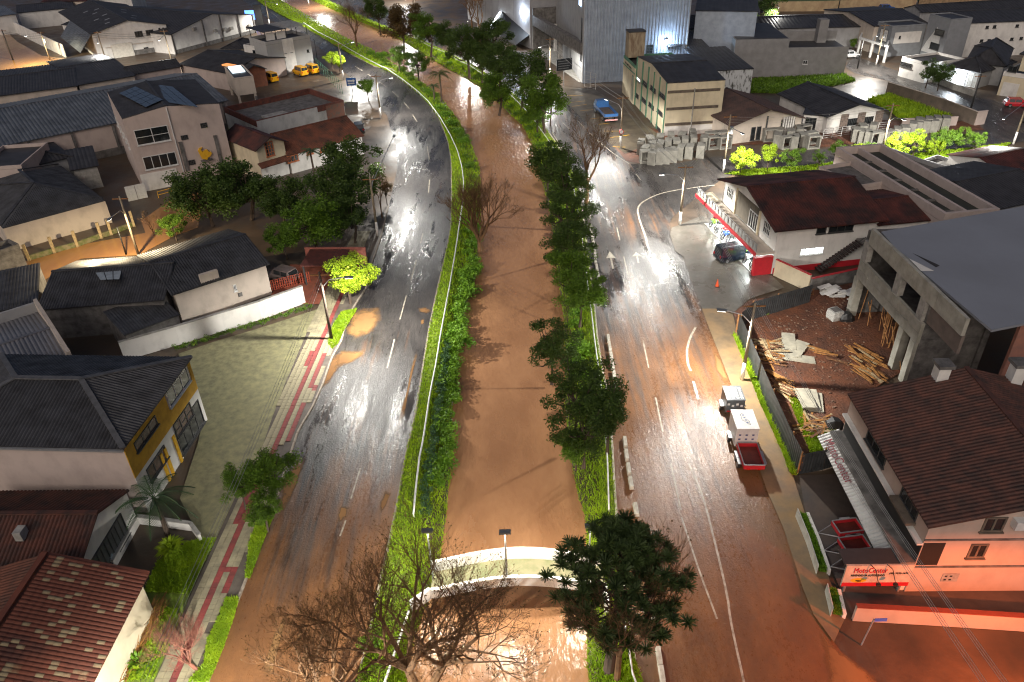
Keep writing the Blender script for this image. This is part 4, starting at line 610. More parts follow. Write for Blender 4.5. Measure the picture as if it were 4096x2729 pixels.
for i, j in tl:
    p = Vector((b.W + .1, -.1 + (j + .5) * TW, 3.27)) + sd * (i * TL) + nz * random.uniform(0, .012); li = 1 if random.random() < .17 + .14 * math.sin(i * .7) * math.sin(j * .23) else 0
    if k < 300: put('roof_tile', tm[li], rf, p); k += 1
    else: restt.add(tilev(p, sd, Vector((0, 1, 0)), nz), TF, li)
restt.build('tile_field', [LTILE, LICH], rf, kind='stuff')
c = MB(); c.bar((b.W / 2, -.2, 5.28), (b.W / 2, b.D + .2, 5.28), .35, .14); c.build('ridge_cap', LTILE, b.root); c = MB(); c.bar((b.W / 2 - .2, b.D + .2, 5.2), (b.W + .1, b.D + .2, 3.3), .3, .14); c.build('verge_tile', LTILE, b.root)
def wallrun(name, label, pts, h, t, m, capm=None, cat='wall', capc=.12):
    P = [lx(g(*p)) for p in pts]; o = thing(name, label, cat, P[0])
    for p, q in zip(P, P[1:]):
        a, c_ = p - P[0], q - P[0]; mb = MB(); mb.bar(a + Vector((0, 0, h / 2)), c_ + Vector((0, 0, h / 2)), t, h); mb.build('wall_section', m, o)
        if capm: mb = MB(); mb.bar(a + Vector((0, 0, h + .04)), c_ + Vector((0, 0, h + .04)), t + .1, .07); mb.build('coping', capm, o)
    return o
wallrun('boundary_wall', 'long white boundary wall between the beige house and the paved yard', [(4, 860, 915), (4, 1240, 805), (4, 1480, 730), (4, 1800, 632), (4, 2105, 520)], 2.0, .2, WHITE, CONC)
b = Bd('carport_yard', 'red-tiled covered yard beside the lime tree with parked car', (5, -130, 330), (5, -20, 330), None, 2.4, 'carport', D=2); b.box('roof', -3, 1.5, 2.0, 6.0, 2.4, 2.5, mat('red_tiles_flat', (.12, .03, .022), (.06, .02, .015), 2, .7))
for x_ in (-2.8, 1.3): b.box('post', x_, x_ + .15, 2.1, 2.25, 0, 2.39, FRAMED)
b.box('paving', -6, 2.0, -2.0, 7.0, .06, .085, mat('red_paving', (.24, .07, .04), (.14, .05, .03), 2, .6)); b.box('back_wall', -4, 3, 7.0, 7.2, 0, 2.2, mat('pink_wall', (.42, .14, .10), (.28, .10, .08), 2, .8))
wallrun('garden_step_wall', 'low white wall with glass front below the palm tree', [(7, 790, 780), (7, 960, 470), (7, 1330, 520), (7, 1390, 600)], .7, .18, WHITE, CONC)
o = thing('slatted_stair', 'dark slatted stair between the brown tile house and the white wall', 'stairs', g(7, 750, 620)); d = g(7, 860, 430) - g(7, 740, 740); s_ = Vector((d.y, -d.x, 0)).normalized()
for i in range(14): mb = MB(); p = d * ((i - 7) / 14) + Vector((0, 0, .15 + .06 * i)); mb.bar(p - s_ * .9, p + s_ * .9, .25, .06); mb.build('tread', DCONC, o)
mb = MB(); mb.bar(-d / 2 + s_ * .95 + Vector((0, 0, .5)), d / 2 + s_ * .95 + Vector((0, 0, 1.1)), .1, .9); mb.build('side_panel', mat('blue_grey_panel', (.20, .26, .30), rough=.5), o)
# ================================================================== buildings, right side
b = Bd('school_building', 'cream three-storey building with green pilasters and black roof', (2, 2248, 572), (14, 1268, 916), None, 8.4, Ab=(14, 140, 655), rise=.9); b.walls(CREAM, gable='u').gable('u', DARKR, 1.2, .04, .05); SCH = b
for f_ in (0, .20, .38, .57, .77, .985): b.slab('pilaster', 'left', b.D * f_ - .18 * (f_ > .5), b.D * f_ + .22, 0, 8.4, 0, .16, GREENP)
for p, q in [((150, 800), (205, 900)), ((235, 856), (292, 955)), ((320, 912), (376, 1015)), ((412, 972), (466, 1075)), ((513, 1042), (572, 1145)), ((133, 978), (180, 1072)), ((220, 1040), (270, 1136)), ((305, 1100), (358, 1200)), ((392, 1165), (445, 1266)), ((487, 1238), (547, 1345)), ((115, 1152), (160, 1250)), ((370, 1350), (425, 1455)), ((470, 1425), (524, 1530))]: b.win('left', (14, *p), (14, *q), nx=2, ny=2, fm=FRAMED, fw=.08, gm=LITW if p[0] in (150, 235) else GLASS)
b.win('left', (14, 275, 1295), (14, 335, 1440), nx=2, name='door', fm=FRAMED, sill=False); (a0, z0), (a1, z1) = b.on('left', 14, 200, 1230), b.on('left', 14, 365, 1300); b.slab('canopy', 'left', a0, a1, z0 - .1, z0 + .08, 0, 1.4, DARKR)
BROWN = mat('brown_beam', (.15, .12, .09), (.09, .07, .055), 2, .8)
for z in (1.6, 4.1, 6.75): b.slab('brown_beam', 'front', .15, b.W * .93, z, z + .42, 0, .09, BROWN)
mb = MB(); mb.tube([(b.W * .48, -.14, 0), (b.W * .48, -.14, 7.4)], .1, 6); mb.build('downpipe', CONC, b.root); b.slab('lower_render', 'front', 0.1, b.W, 0, 1.5, 0, .05, WHITE)
b = Bd('church_wing', 'cream wing with three tall arched windows and small rooftop tower', SCH.A + SCH.v * (SCH.D + .02) - SCH.u * .3, SCH.A + SCH.v * (SCH.D + .02) + SCH.u * 9, None, 6.3, D=8.8); b.walls(CREAM).flat(DARKR, .5, GREENP)
AW = mat('frosted_glass', (.42, .40, .30), (.3, .3, .24), 2, .3)
for x, y0, y1, w_ in ((2242, 755, 1080, 55), (2318, 820, 1150, 55)):
    (c_, z1), (c2, z0) = b.on('left', 13, x, y0), b.on('left', 13, x - 8, y1)
    for nm, m_, gw, o0 in (('arch_trim', GREENP, .72, .03), ('arch_window', AW, .58, .06)):
        mb = MB(); P = [(c_ - gw, .5), (c_ + gw, .5)] + [(c_ + gw * math.cos(t), 3.9 + gw * 1.35 * math.sin(t)) for t in np.linspace(0, math.pi, 9)]; n = len(P); mb.add([(-o0, a, z) for a, z in P] + [(.02, a, z) for a, z in P], [tuple(range(n - 1, -1, -1)), tuple(range(n, 2 * n))] + [(i, (i + 1) % n, n + (i + 1) % n, n + i) for i in range(n)]); w_ = mb.build(nm, m_, b.root)
    for k in range(6): b.slab('glazing_bar', 'left', c_ - .55, c_ + .55, .9 + k * .55, .95 + k * .55, .06, .09, GREENP, w_)
c_ = 1.3
for nm, m_, gw, o0 in (('arch_trim', GREENP, .72, .03), ('arch_window', AW, .58, .06)):
    mb = MB(); P = [(c_ - gw, .5), (c_ + gw, .5)] + [(c_ + gw * math.cos(t), 3.9 + gw * 1.35 * math.sin(t)) for t in np.linspace(0, math.pi, 9)]; n = len(P); mb.add([(-o0, a, z) for a, z in P] + [(.02, a, z) for a, z in P], [tuple(range(n - 1, -1, -1)), tuple(range(n, 2 * n))] + [(i, (i + 1) % n, n + (i + 1) % n, n + i) for i in range(n)]); mb.build(nm, m_, b.root)
b.slab('green_cornice', 'left', 0, b.D, 5.3, 5.45, 0, .14, GREENP)
b.box('tower', .2, 3.2, b.D - 2.6, b.D - .1, 6.81, 11.2, mat('rusty_cream', (.36, .30, .20), (.16, .10, .06), 1.0, .8, stretch=(2, 2, .5))); b.box('tower_cap', .1, 3.3, b.D - 2.7, b.D, 11.21, 11.4, DARKR)
rw = random.Random(5); ly = b.D - 1.2
for n_, gap in ((3, .35), (1, .35), (7, .4), (9, 0)):
    mb = MB(); y0 = ly
    for q_ in range(n_): hh = .38 if q_ == 0 else rw.choice((.22, .25, .36)); mb.box(-.05, -.022, ly - .16, ly, 5.62, 5.62 + hh); ly -= .2
    ly -= gap; mb.build('wall_lettering', BLACK, b.root)
# big metal hall
CLAD = mat('ribbed_cladding', (.36, .41, .48), (.26, .30, .36), .7, .35, metal=.25)
def planehit(A, d, px):
    r_ = ray(*px); nn = Vector((-d.y, d.x, 0)); t = (A - Vector((0, 0, CH))).dot(nn) / r_.dot(nn); return lx(Vector((0, 0, CH)) + r_ * t)
A_ = g(2, 1662, 575); Rr = planehit(A_, SCH.u, (14, 850, 300))
b = Bd('metal_hall', 'huge tall hall clad in pale ribbed metal behind the cream building', A_, Rr, None, 21, 'hall', D=34); b.walls(GREYW); mb = MB(); nr = int(b.W / .62); r = b.W / nr
for i in range(nr): mb.add([(i * r, -.02, 0), (i * r + r * .3, -.02, 0), (i * r + r * .42, -.16, 0), (i * r + r * .85, -.16, 0), (i * r + r, -.02, 0), (i * r, -.02, 21), (i * r + r * .3, -.02, 21), (i * r + r * .42, -.16, 21), (i * r + r * .85, -.16, 21), (i * r + r, -.02, 21)], [(k, k + 1, k + 6, k + 5) for k in range(4)])
mb.build('ribbed_cladding', CLAD, b.root); b.box('roof', 0, b.W, 0, b.D, 21.0, 21.2, DARKR); b.win('front', (14, 360, 515), (14, 428, 610), nx=2, ny=3, fm=FRAMED, o=.16); (a0, z0), (a1, z1) = b.on('front', 14, 590, 512), b.on('front', 14, 750, 508); b.slab('awning', 'front', a0, a1, z0 - .25, z0, .16, 1.2, DARKR)
mb = MB(); mb.tube([(b.W - .2, -.3, 0), (b.W - .2, -.3, 21)], .16, 6); mb.build('downpipe', METAL, b.root); HALL = b
b.slab('corner_panel', 'left', 0, 6, 0, 21, 0, .1, GREYW); b.win('left', (1.0, 4), (2.2, 12), abs_=True, nx=1, ny=4, fm=FRAMED, o=.1); (a0, z0) = b.on('left', 13, 1910, 90); b.slab('small_sign', 'left', 2.5, 4.2, 14.0, 15.6, .1, .3, mat('blue_white_glow', (.5, .6, .8), rough=.4, emit=(.5, .7, 1), es=2.5))
# showroom with portal
P1, P2 = g(13, 665, 215), g(13, 1382, 560); dv = (P1 - P2).normalized(); uu = Vector((dv.y, -dv.x, 0))
b = Bd('showroom', 'grey panelled showroom with glowing white logo and slanted dark canopy', P2, P2 + uu * 22, None, 15, 'showroom', D=(P1 - P2).length); b.walls(mat('grey_panel', (.33, .33, .34), (.26, .26, .27), .5, .6)); D_ = b.D
for i in range(1, 9): b.slab('panel_joint', 'left', D_ * i / 9, D_ * i / 9 + .06, 0, 15, 0, .02, DCONC)
(a0, z0), (a1, z1) = b.on('left', 13, 1300, 150), b.on('left', 13, 1310, 150); GLOW = mat('logo_glow', (.8, .85, 1), rough=.4, emit=(.85, .93, 1), es=7); mb = MB()
for da, dz, ra in ((0, .3, .75), (.7, .0, .65), (-.6, -.1, .6), (-.2, -.7, .5), (-1.0, -.7, .45), (.5, .7, .4)):
    n = 12; vs = [(-.28, a0 + da + ra * math.cos(2 * math.pi * k / n), z0 + dz + ra * math.sin(2 * math.pi * k / n)) for k in range(n)]; vs2 = [(-.02, y_, z_) for x_, y_, z_ in vs]; mb.add(vs + vs2, [tuple(range(n)), tuple(range(2 * n - 1, n - 1, -1))] + [(k, (k + 1) % n, n + (k + 1) % n, n + k) for k in range(n)])
mb.build('glowing_logo', GLOW, b.root); lg = bpy.data.lights.new('logo_light', 'POINT'); lg.energy = 500; lg.color = (.7, .82, 1); lg.shadow_soft_size = .8; lo_ = bpy.data.objects.new('logo_light', lg); COL.objects.link(lo_); lo_.parent = b.root; lo_.location = (-1.6, a0, z0)
(c0, y0), (c1, y1), (c2, y2) = b.on('left', 13, 1060, 130), b.on('left', 13, 1370, 400), b.on('left', 13, 1000, 330)
mb = MB(); mb.hexa([(-.02, c0, y0 - .4), (-.02, c1, max(1, y1) - .4), (-3.5, c1, .8), (-3.5, c0, 1.5)], [(-.02, c0, y0), (-.02, c1, max(1, y1)), (-3.5, c1, 1.1), (-3.5, c0, 1.9)]); mb.build('slanted_canopy', BLACK, b.root)
mb = MB(); mb.bar((-.4, c0 + .3, y0 - .2), (-3.6, c0 + .5, 1.9), .3, .3); mb.build('light_strip', GLOW, b.root)
# dark portal between showroom and hall
b = Bd('entrance_portal', 'dark concrete entrance portal between the showroom and the metal hall', P2 + Vector((.5, -.6, 0)), A_ + Vector((-.6, .6, 0)), None, 9, 'portal', D=10); b.box('back_wall', 0, b.W, 9.5, 10, 0, 14, DCONC); b.box('top_beam', 0, b.W, 0, 1.2, 5.4, 7.6, DCONC); b.box('side_wall', -.2, .6, 0, 10, 0, 9, DCONC); b.box('column', b.W * .55, b.W * .55 + .9, .1, 1.1, 0, 5.39, DCONC); b.box('column', b.W * .12, b.W * .12 + .5, 4, 4.6, 0, 6, WHITE); b.box('upper_wall', 0, b.W, 6, 6.5, 9, 15, GREYW); b.box('floor', 0, b.W, 0, 9.4, .02, .1, CONC)
# grey walled hall
b = Bd('grey_walled_hall', 'grey hall with tall blank side wall above the weedy lot', (3, 365, 275), (3, 1105, 520, 0), None, 7.2, 'hall', D=16); GW = mat('grey_render', (.24, .235, .23), (.18, .175, .17), .6, .85); mb = MB(); w1 = b.W * .47; mb.box(0, w1, 0, b.D, -.1, 7.2); mb.box(w1 + .001, b.W, 0, b.D, -.1, 5.0); mb.build('wall', GW, b.root); b.box('roof', .3, w1 - .3, .3, b.D, 7.21, 7.3, DARKR); b.box('lower_roof', w1 + .2, b.W - .2, .4, b.D, 5.01, 5.1, DARKR); b.box('parapet', w1 + .002, b.W, 0, .2, 5.0, 5.5, GW); b.box('chimney_block', b.W * .80, b.W * .88, 6, 8, 5.1, 9.5, GW); b.box('rear_wall', w1, b.W, 8, 8.2, 5.1, 7.0, GW); b.slab('pale_side', 'left', 0, b.D, 0, 7.15, 0, .04, mat('blue_white_wall', (.40, .45, .48), (.3, .34, .37), 1, .7)); b.win('left', (9, 4.2), (10.4, 5.6), abs_=True, nx=1, gm=mat('teal_glass', (.05, .3, .3), rough=.2), o=.04); (a0, z0) = b.on('front', 3, 840, 430); b.win('front', (a0 - .4, z0 - .4), (a0 + .5, z0 + .4), abs_=True, nx=2)
b = Bd('mouldy_house', 'white mould-stained house with black roof right of the cream building', (3, 185, 490), (3, 485, 472), None, 5.2, 'house', Ab=(3, 0, 372)); b.walls(mat('mouldy_white', (.50, .52, .52), (.06, .06, .05), 1.2, .9, stretch=(1.5, 1.5, .6), lo=.5, hi=.62, detail=9)).shed(DARKR, .8, .04, .1); b.rise = .6
house('blue_shed', 'low dark shed behind the cream building', (14, 900, 600), (14, 1130, 590), None, 6, CLAD, DARKR, 'shed', .5, .05, .1, D=14)
for nm, lb, A__, B__, h, D__, w_, r_ in [('back_hall', 'tall blue-grey hall behind the metal hall at the top', (14, 930, 120), (14, 1640, 130), 12, 40, CLAD, DARKR), ('back_shed', 'black-roofed shed with pale end behind the grey hall', (14, 860, 330), (14, 1500, 262), 6.5, 14, CLAD, DARKR), ('long_black_shed', 'long low black-roofed shed at the upper right', (15, -600, 330), (15, 640, 300), 4.5, 16, GREYW, DARKR), ('long_black_shed', 'black-roofed block with hipped end behind the white two-storey block', (15, 640, 300), (15, 1270, 262), 5.5, 22, BEIGE, DARKR), ('top_shed', 'dark shed at the far upper right corner', (15, 1200, 150), (15, 2700, 60), 4, 8, GREYW, DARKR)]:
    house(nm, lb, A__, B__, None, h, w_, r_, 'u', .8, .05, .2, 'hall', D=D__, rise=1.2)
# two houses behind the culvert boxes
b = house('brown_roof_house', 'beige house with brown corrugated gable roof behind the culvert boxes', (14, 1350, 1440), (14, 2150, 1345), None, 3.0, BEIGE, mat('brown_sheet', (.10, .055, .04), (.045, .03, .026), .8, .6), 'v', .35, .08, .4, rise=1.9, D=13)
for f_ in (.28, .36): b.win('front', (b.W * f_, .2), (b.W * (f_ + .06), 2.3), abs_=True, nx=1, fm=FRAMED, name='door')
for i in range(5): b.slab('vertical_louvre', 'front', b.W * (.72 + i * .035), b.W * (.735 + i * .035), 0, 3.4, 0, .3, WHITE)
b.slab('black_frame', 'front', b.W * .48, b.W * .5, 0, 3.8, 0, .1, FRAMED); b.slab('dark_bay', 'front', b.W * .70, b.W * .9, .05, 3.0, 0, .05, BLACK)
b = house('black_roof_house', 'white house with black gable roof and stone-clad piers behind the culvert boxes', (3, 1000, 797), (3, 1390, 755), None, 3.0, WHITE, DARKR, 'v', .6, .05, .5, rise=1.4, D=14)
STN = mat('stone_cladding', (.20, .15, .12), (.09, .07, .06), 4, .9, bump=.8, bscale=10)
for f_ in (.24, .54, .86): b.slab('stone_pier', 'front', b.W * f_, b.W * (f_ + .13), 0, 3.0, 0, .1, STN)
for f_ in (.385, .68): b.win('front', (b.W * (f_ - .01), 1.0), (b.W * (f_ + .15), 2.1), abs_=True, nx=5, fm=FRAMED)
b.slab('gable_panel', 'front', .1, b.W - .1, 3.0, 3.12, 0, .2, WHITE); b = house('garage_wing', 'white garage wing left of the stone-clad house', (3, 835, 785), (3, 990, 800), None, 2.7, WHITE, DARKR, 'shed', .6, .04, .2, D=9, rise=.5); b.win('front', (.4, .4), (b.W * .6, 2.2), abs_=True, nx=3, fm=FRAMED)
# right edge
b = Bd('white_block', 'long white two-storey block with small windows at the upper right', (15, 1535, 268), (15, 2700, 222), None, 7.0, D=13, rise=1.2); b.walls(WHITE, gable='u').gable('u', DARKR, 1, .05, .3)
b.wins('front', [((15, x - 12, y - 14), (15, x + 14, y + 16)) for x, y in ((1572, 330), (1930, 312), (2015, 306), (2275, 296), (1505, 505), (1865, 468), (1950, 465), (2212, 448), (2320, 440))], nx=2, fm=FRAMED); b.wins('front', [((15, 1672, 310), (15, 1712, 365)), ((15, 1605, 482), (15, 1650, 538))], nx=2, ny=2, fm=FRAMED)
b = Bd('stair_tower', 'grey stair tower with white slanted panel joined to the white block', (15, 1275, 170), (15, 1520, 232), None, 8.2, 'tower', D=5); b.walls(mat('tower_grey', (.24, .25, .265), (.2, .21, .22), 1, .8)).flat(DARKR, .2)
P = [b.on('front', 15, *p) for p in ((1365, 308), (1395, 430), (1340, 635), (1170, 580), (1240, 470))]; mb = MB(); mb.add([(a, -.05, z) for a, z in P], [tuple(range(5))]); mb.build('white_panel', FRAMEW, b.root); b.win('front', (15, 1345, 325), (15, 1430, 420), nx=1, fm=FRAMED, o=.06); b.win('front', (15, 1290, 480), (15, 1370, 585), nx=1, fm=FRAMED, o=.06)
b = Bd('grey_house', 'modern grey house with white insets left of the stair tower', (15, 845, 316), (15, 1240, 290), None, 6.0, 'house', Ab=(15, 655, 265)); b.walls(mat('house_grey', (.22, .235, .25), (.18, .19, .2), 1, .8)).flat(DARKR, .3); b.slab('white_inset', 'front', b.W * .12, b.W * .9, 2.6, 4.9, 0, .05, WHITE); b.win('left', (1, 2.8), (b.D * .7, 5.2), abs_=True, nx=2, fm=FRAMED, gm=WHITE); b.win('front', (b.W * .25, 3.6), (b.W * .3, 4.2), abs_=True, nx=1, fm=FRAMED, o=.05)
o = thing('open_carport', 'white open beam carport facing the far right street', 'carport', g(15, 440, 610)); Q = [g(15, 440, 610) - o.location, g(15, 580, 660) - o.location, g(15, 740, 720) - o.location]
for q in Q:
    mb = MB(); mb.box(q.x - .2, q.x + .2, q.y - .2, q.y + .2, 0, 3.0); mb.build('post', FRAMEW, o); mb = MB(); mb.bar(q + Vector((0, .22, 3.2)), q + Vector((3.5, 7, 3.2)), .35, .38); mb.build('beam', FRAMEW, o)
mb = MB(); mb.bar(Q[0] + Vector((-.2, 0, 3.2)), Q[2] + Vector((.2, 0, 3.2)), .4, .4); mb.build('front_beam', FRAMEW, o)
b = house('garage_house', 'pale low garage house with glazed door on the far right street', (15, 950, 680), (15, 1250, 760), None, 3.2, WHITE, DARKR, 'flat', D=9); b.win('front', (15, 945, 705), (15, 1060, 790), nx=4, ny=3, fm=FRAMED); b.slab('dark_porch', 'left', 1, 8, .1, 2.6, 0, .05, DCONC)
b = house('lit_garage_house', 'black-roofed house with brightly lit garage on the far right street', (15, 1480, 760), (15, 1860, 830), None, 3.0, GREYW, DARKR, 'hip', .8, .05, .4, D=12, rise=1.8); w_ = b.win('front', (b.W * .25, .1), (b.W * .62, 2.7), abs_=True, nx=1, gm=mat('garage_glow', (.8, .85, .9), rough=.5, emit=(.85, .95, 1), es=2.6), name='lit_garage_opening', sill=False); b.win('front', (b.W * .68, .1), (b.W * .95, 2.6), abs_=True, nx=2, gm=CONC, name='garage_door', sill=False)
lg = bpy.data.lights.new('garage_light', 'POINT'); lg.energy = 500; lg.color = (.85, .93, 1); lg.shadow_soft_size = .6; lo_ = bpy.data.objects.new('garage_light', lg); COL.objects.link(lo_); lo_.parent = b.root; lo_.location = (b.W * .43, -.9, 2.2)
b = house('dark_hip_house', 'wide black hipped-roof house before the white block', (15, 1700, 720), (15, 2130, 760), None, 3.6, GREYW, DARKR, 'hip', .8, .05, .4, D=16, rise=2.4)
b = Bd('beige_house', 'beige two-storey house with balcony at the right edge', (15, 2110, 870), (15, 2700, 960), None, 3.4, 'house', D=9); b.walls(CREAM).flat(DARKR, .8, WHITE); b.box('upper_floor', b.W * .22, b.W, 1.5, 9, 4.25, 7.0, CREAM); b.box('upper_roof', b.W * .15, b.W + .4, 1, 9.4, 7.01, 7.3, DARKR); b.win('front', (15, 2185, 755), (15, 2262, 835), nx=2, fm=FRAMED); b.slab('garage_shutter', 'front', b.W * .06, b.W * .38, 0, 2.4, 0, .05, WHITE)
wallrun('boundary_wall', 'long brown-grey wall between the weedy lot and the far right street', [(15, 765, 1085), (15, 1060, 1180), (15, 1400, 1290), (15, 1775, 1440)], 2.2, .2, mat('brown_wall', (.17, .13, .10), (.11, .09, .07), 1, .8), BEIGE); wallrun('boundary_wall', 'pinkish low wall behind the row of culvert boxes at the right', [(15, 940, 1465), (15, 1250, 1455), (15, 1570, 1440)], 1.4, .2, PINK, PINK); wallrun('boundary_wall', 'short pink end wall at the side street corner', [(15, 1780, 1440), (15, 1890, 1425)], 2.2, .25, PINK, PINK)
wallrun('boundary_wall', 'low wall with fence along the far right street houses', [(15, 1160, 890), (15, 1350, 960), (15, 1540, 1030), (15, 1780, 1110)], 1.1, .18, CONC); wallrun('field_wall', 'long ochre wall beside the sports field at the top right', [(14, 1700, 135), (14, 2354, 130), (15, 500, 112), (15, 1100, 100)], 2.6, .25, mat('ochre_wall', (.50, .38, .22), (.35, .24, .14), .6, .9)); wallrun('field_wall', 'brownish rubble wall at the top right corner', [(15, 1130, 100), (15, 1700, 70), (15, 2354, 40), (15, 2700, 20)], 2.4, .25, mat('rubble_wall', (.42, .28, .16), (.2, .14, .08), 1.5, .9))
area('sports_field', [(14, 1760, 30), (15, 0, 40), (15, 1100, 10), (15, 2700, -60), (15, 2700, -400), (14, 1700, -300)], .01, mat('field_grass', (.06, .10, .03), (.04, .07, .02), .1, .9))
area('weedy_lot', [(3, 470, 640), (3, 480, 552), (3, 1105, 522), (3, 1190, 560), (3, 1000, 600), (3, 780, 650)], .02, EARTHG); patch([(3, 470, 640), (3, 480, 552), (3, 1105, 522), (3, 1190, 560), (3, 1000, 600), (3, 780, 650)], 6000, .02, 'dark weeds at the foot of the grey blank wall', (.3, .8), LMID, .09)
area('weedy_lot', [(15, 520, 1160), (15, 800, 1100), (15, 1500, 1350), (15, 1480, 1370), (15, 980, 1400), (15, 780, 1260)], .02, EARTHG); patch([(15, 560, 1160), (15, 800, 1100), (15, 1500, 1350), (15, 1480, 1370), (15, 980, 1400), (15, 780, 1260)], 9000, .02, 'tall bright weeds in the walled lot at the right', (.3, .9), GRASS, .08)
# ================================================================== motorcycle shop, building site, corner shop
def clearglass():
    m = bpy.data.materials.new('shop_glass'); m.use_nodes = True; N = m.node_tree.nodes; L = m.node_tree.links; t = N.new('ShaderNodeBsdfTransparent'); gl_ = N.new('ShaderNodeBsdfGlossy'); gl_.inputs[1].default_value = .05; mx = N.new('ShaderNodeMixShader'); mx.inputs[0].default_value = .08
    L.new(t.outputs[0], mx.inputs[1]); L.new(gl_.outputs[0], mx.inputs[2]); L.new(mx.outputs[0], N['Material Output'].inputs[0]); return m
CG = clearglass()
b = Bd('motorcycle_shop', 'two-storey cream shop with red sheet roof, balcony and bright showroom', (17, 1480, 1168), (16, 520, 1072), None, 5.6, 'shop', Ab=(17, 825, 628), rise=1.85); D_ = b.D; b.W = 11.5; b.walls(WHITE, z0=2.75, gable='u'); b.gable('u', REDR, .3, .1, .75); SHOP = b
b.box('ground_floor', 4.6, b.W - .02, .02, D_ - .02, -.1, 2.74, WHITE); b.box('side_wall', 0, 4.59, .0, .15, -.1, 2.74, WHITE); b.box('rear_side_wall', 0, 4.59, D_ - .17, D_ - .02, -.1, 2.74, WHITE); b.box('showroom_floor', -2.05, 4.59, .16, D_ - .18, .1, .16, mat('white_tile', (.62, .62, .60), rough=.25)); b.slab('red_skirting', 'front', .2, b.W, 0, .7, 0, .04, RED)
b.box('balcony_slab', -2.1, -.02, -.1, D_ + 3.2, 2.5, 2.74, BEIGE); b.box('red_fascia', -2.2, -2.1, -.1, D_ + 3.2, 2.36, 2.78, RED); b.box('balcony_end', -2.1, -.02, D_ - .1, D_ + 3.1, 2.76, 2.8, CREAM)
rl = b.box('balcony_railing', -2.05, -2.0, 0, D_ + 3.1, 3.65, 3.72, METAL)
for i in range(19):
    v_ = .1 + i * (D_ + 2.9) / 18; b.box('baluster', -2.05, -2.0, v_, v_ + .05, 2.75, 3.64, METAL, rl)
    if i < 18: b.box('railing_panel', -2.04, -2.02, v_ + .15, v_ + .75, 2.85, 3.55, mat('railing_mesh', (.30, .31, .30), rough=.5), rl)
for px in ((17, 745, 1115), (17, 935, 1300), (17, 1130, 1445)):
    p = b.lo(*px, 0); b.box('red_column_base', p.x - .2, p.x + .2, p.y - .2, p.y + .2, 0, 1.15, RED); b.box('white_column', p.x - .19, p.x + .19, p.y - .19, p.y + .19, 1.16, 2.49, FRAMEW)
b.box('red_corner', -2.15, -.05, -.15, .3, 0, 2.2, RED)
for i in range(6): b.box('shop_pane', -2.08, -2.06, .3 + i * (D_ - .6) / 6, .3 + (i + .96) * (D_ - .6) / 6, .2, 2.5, CG)
b.box('ceiling_lamp', -.9, -.6, 1, D_ - 1, 2.42, 2.48, mat('tube_lamp', (1, 1, 1), emit=(.9, 1, .98), es=14)); 
for v_ in (2.5, 7, 11.5): lg = bpy.data.lights.new('showroom_light', 'POINT'); lg.energy = 260; lg.color = (.9, 1, .98); lg.shadow_soft_size = .3; o_ = bpy.data.objects.new('showroom_light', lg); COL.objects.link(o_); o_.parent = b.root; o_.location = (-.6, v_, 2.35)
b.win('left', (11.3, 3.9), (13.0, 5.2), abs_=True, nx=4, ny=2, fw=.08); b.win('left', (1.5, 3.7), (3.1, 5.1), abs_=True, nx=4, ny=2, fw=.08); b.slab('veranda_recess', 'left', 4.2, 10.2, 2.8, 5.7, 0, .03, mat('wet_brown_wall', (.13, .11, .08), (.07, .06, .045), 1.2, .7, stretch=(3, 3, .6))); b.win('left', (4.4, 2.85), (6.6, 4.9), abs_=True, nx=4, fw=.1, o=.03, name='balcony_door', sill=False); b.slab('veranda_post', 'left', 10.15, 10.35, 2.75, 5.9, 0, .2, CREAM); b.slab('veranda_post', 'left', 4.05, 4.25, 2.75, 5.6, 0, .2, CREAM)  # flat brown panel holds the shade of the recessed veranda in its colour
b.win('front', (4.4, 4.3), (5.5, 5.45), abs_=True, nx=1, fm=FRAMED); b.win('front', (5.8, 4.3), (8.6, 5.45), abs_=True, nx=3, fm=FRAMED); b.win('front', (3.0, 1.9), (5.7, 2.75), abs_=True, nx=5, gm=mat('lit_pane', (.7, .75, .72), rough=.4, emit=(.9, 1, .95), es=1.3))
st = b.box('landing', 9.3, 11.6, -1.25, -.02, 3.15, 3.3, DCONC)
for i in range(15): b.box('stair_step', 5.1 + i * .29, 5.4 + i * .29, -1.2, -.03, .2 + i * .2, .36 + i * .2, mat('dark_tread', (.045, .03, .028), (.03, .02, .02), 3, .7), st)
mb = MB(); mb.bar((5.0, -1.25, .9), (9.5, -1.25, 4.0), .05); mb.build('handrail', FRAMED, st)
house('rusty_wing', 'rusty red sheet-roofed wing behind the motorcycle shop', b.A + b.u * 11.6, b.A + b.u * 18.5, None, 4.8, WHITE, REDR, 'u', .3, .07, .3, D=8.5, rise=.9)
wallrun('side_wall', 'cream side wall with red coping right of the motorcycle shop', [(6, 625, 330), (6, 860, 440)], 1.9, .18, CREAM, RED); wallrun('side_wall', 'grimy wall with red coping behind the building site', [(6, 870, 440), (6, 1190, 370)], 1.5, .18, DCONC, RED)
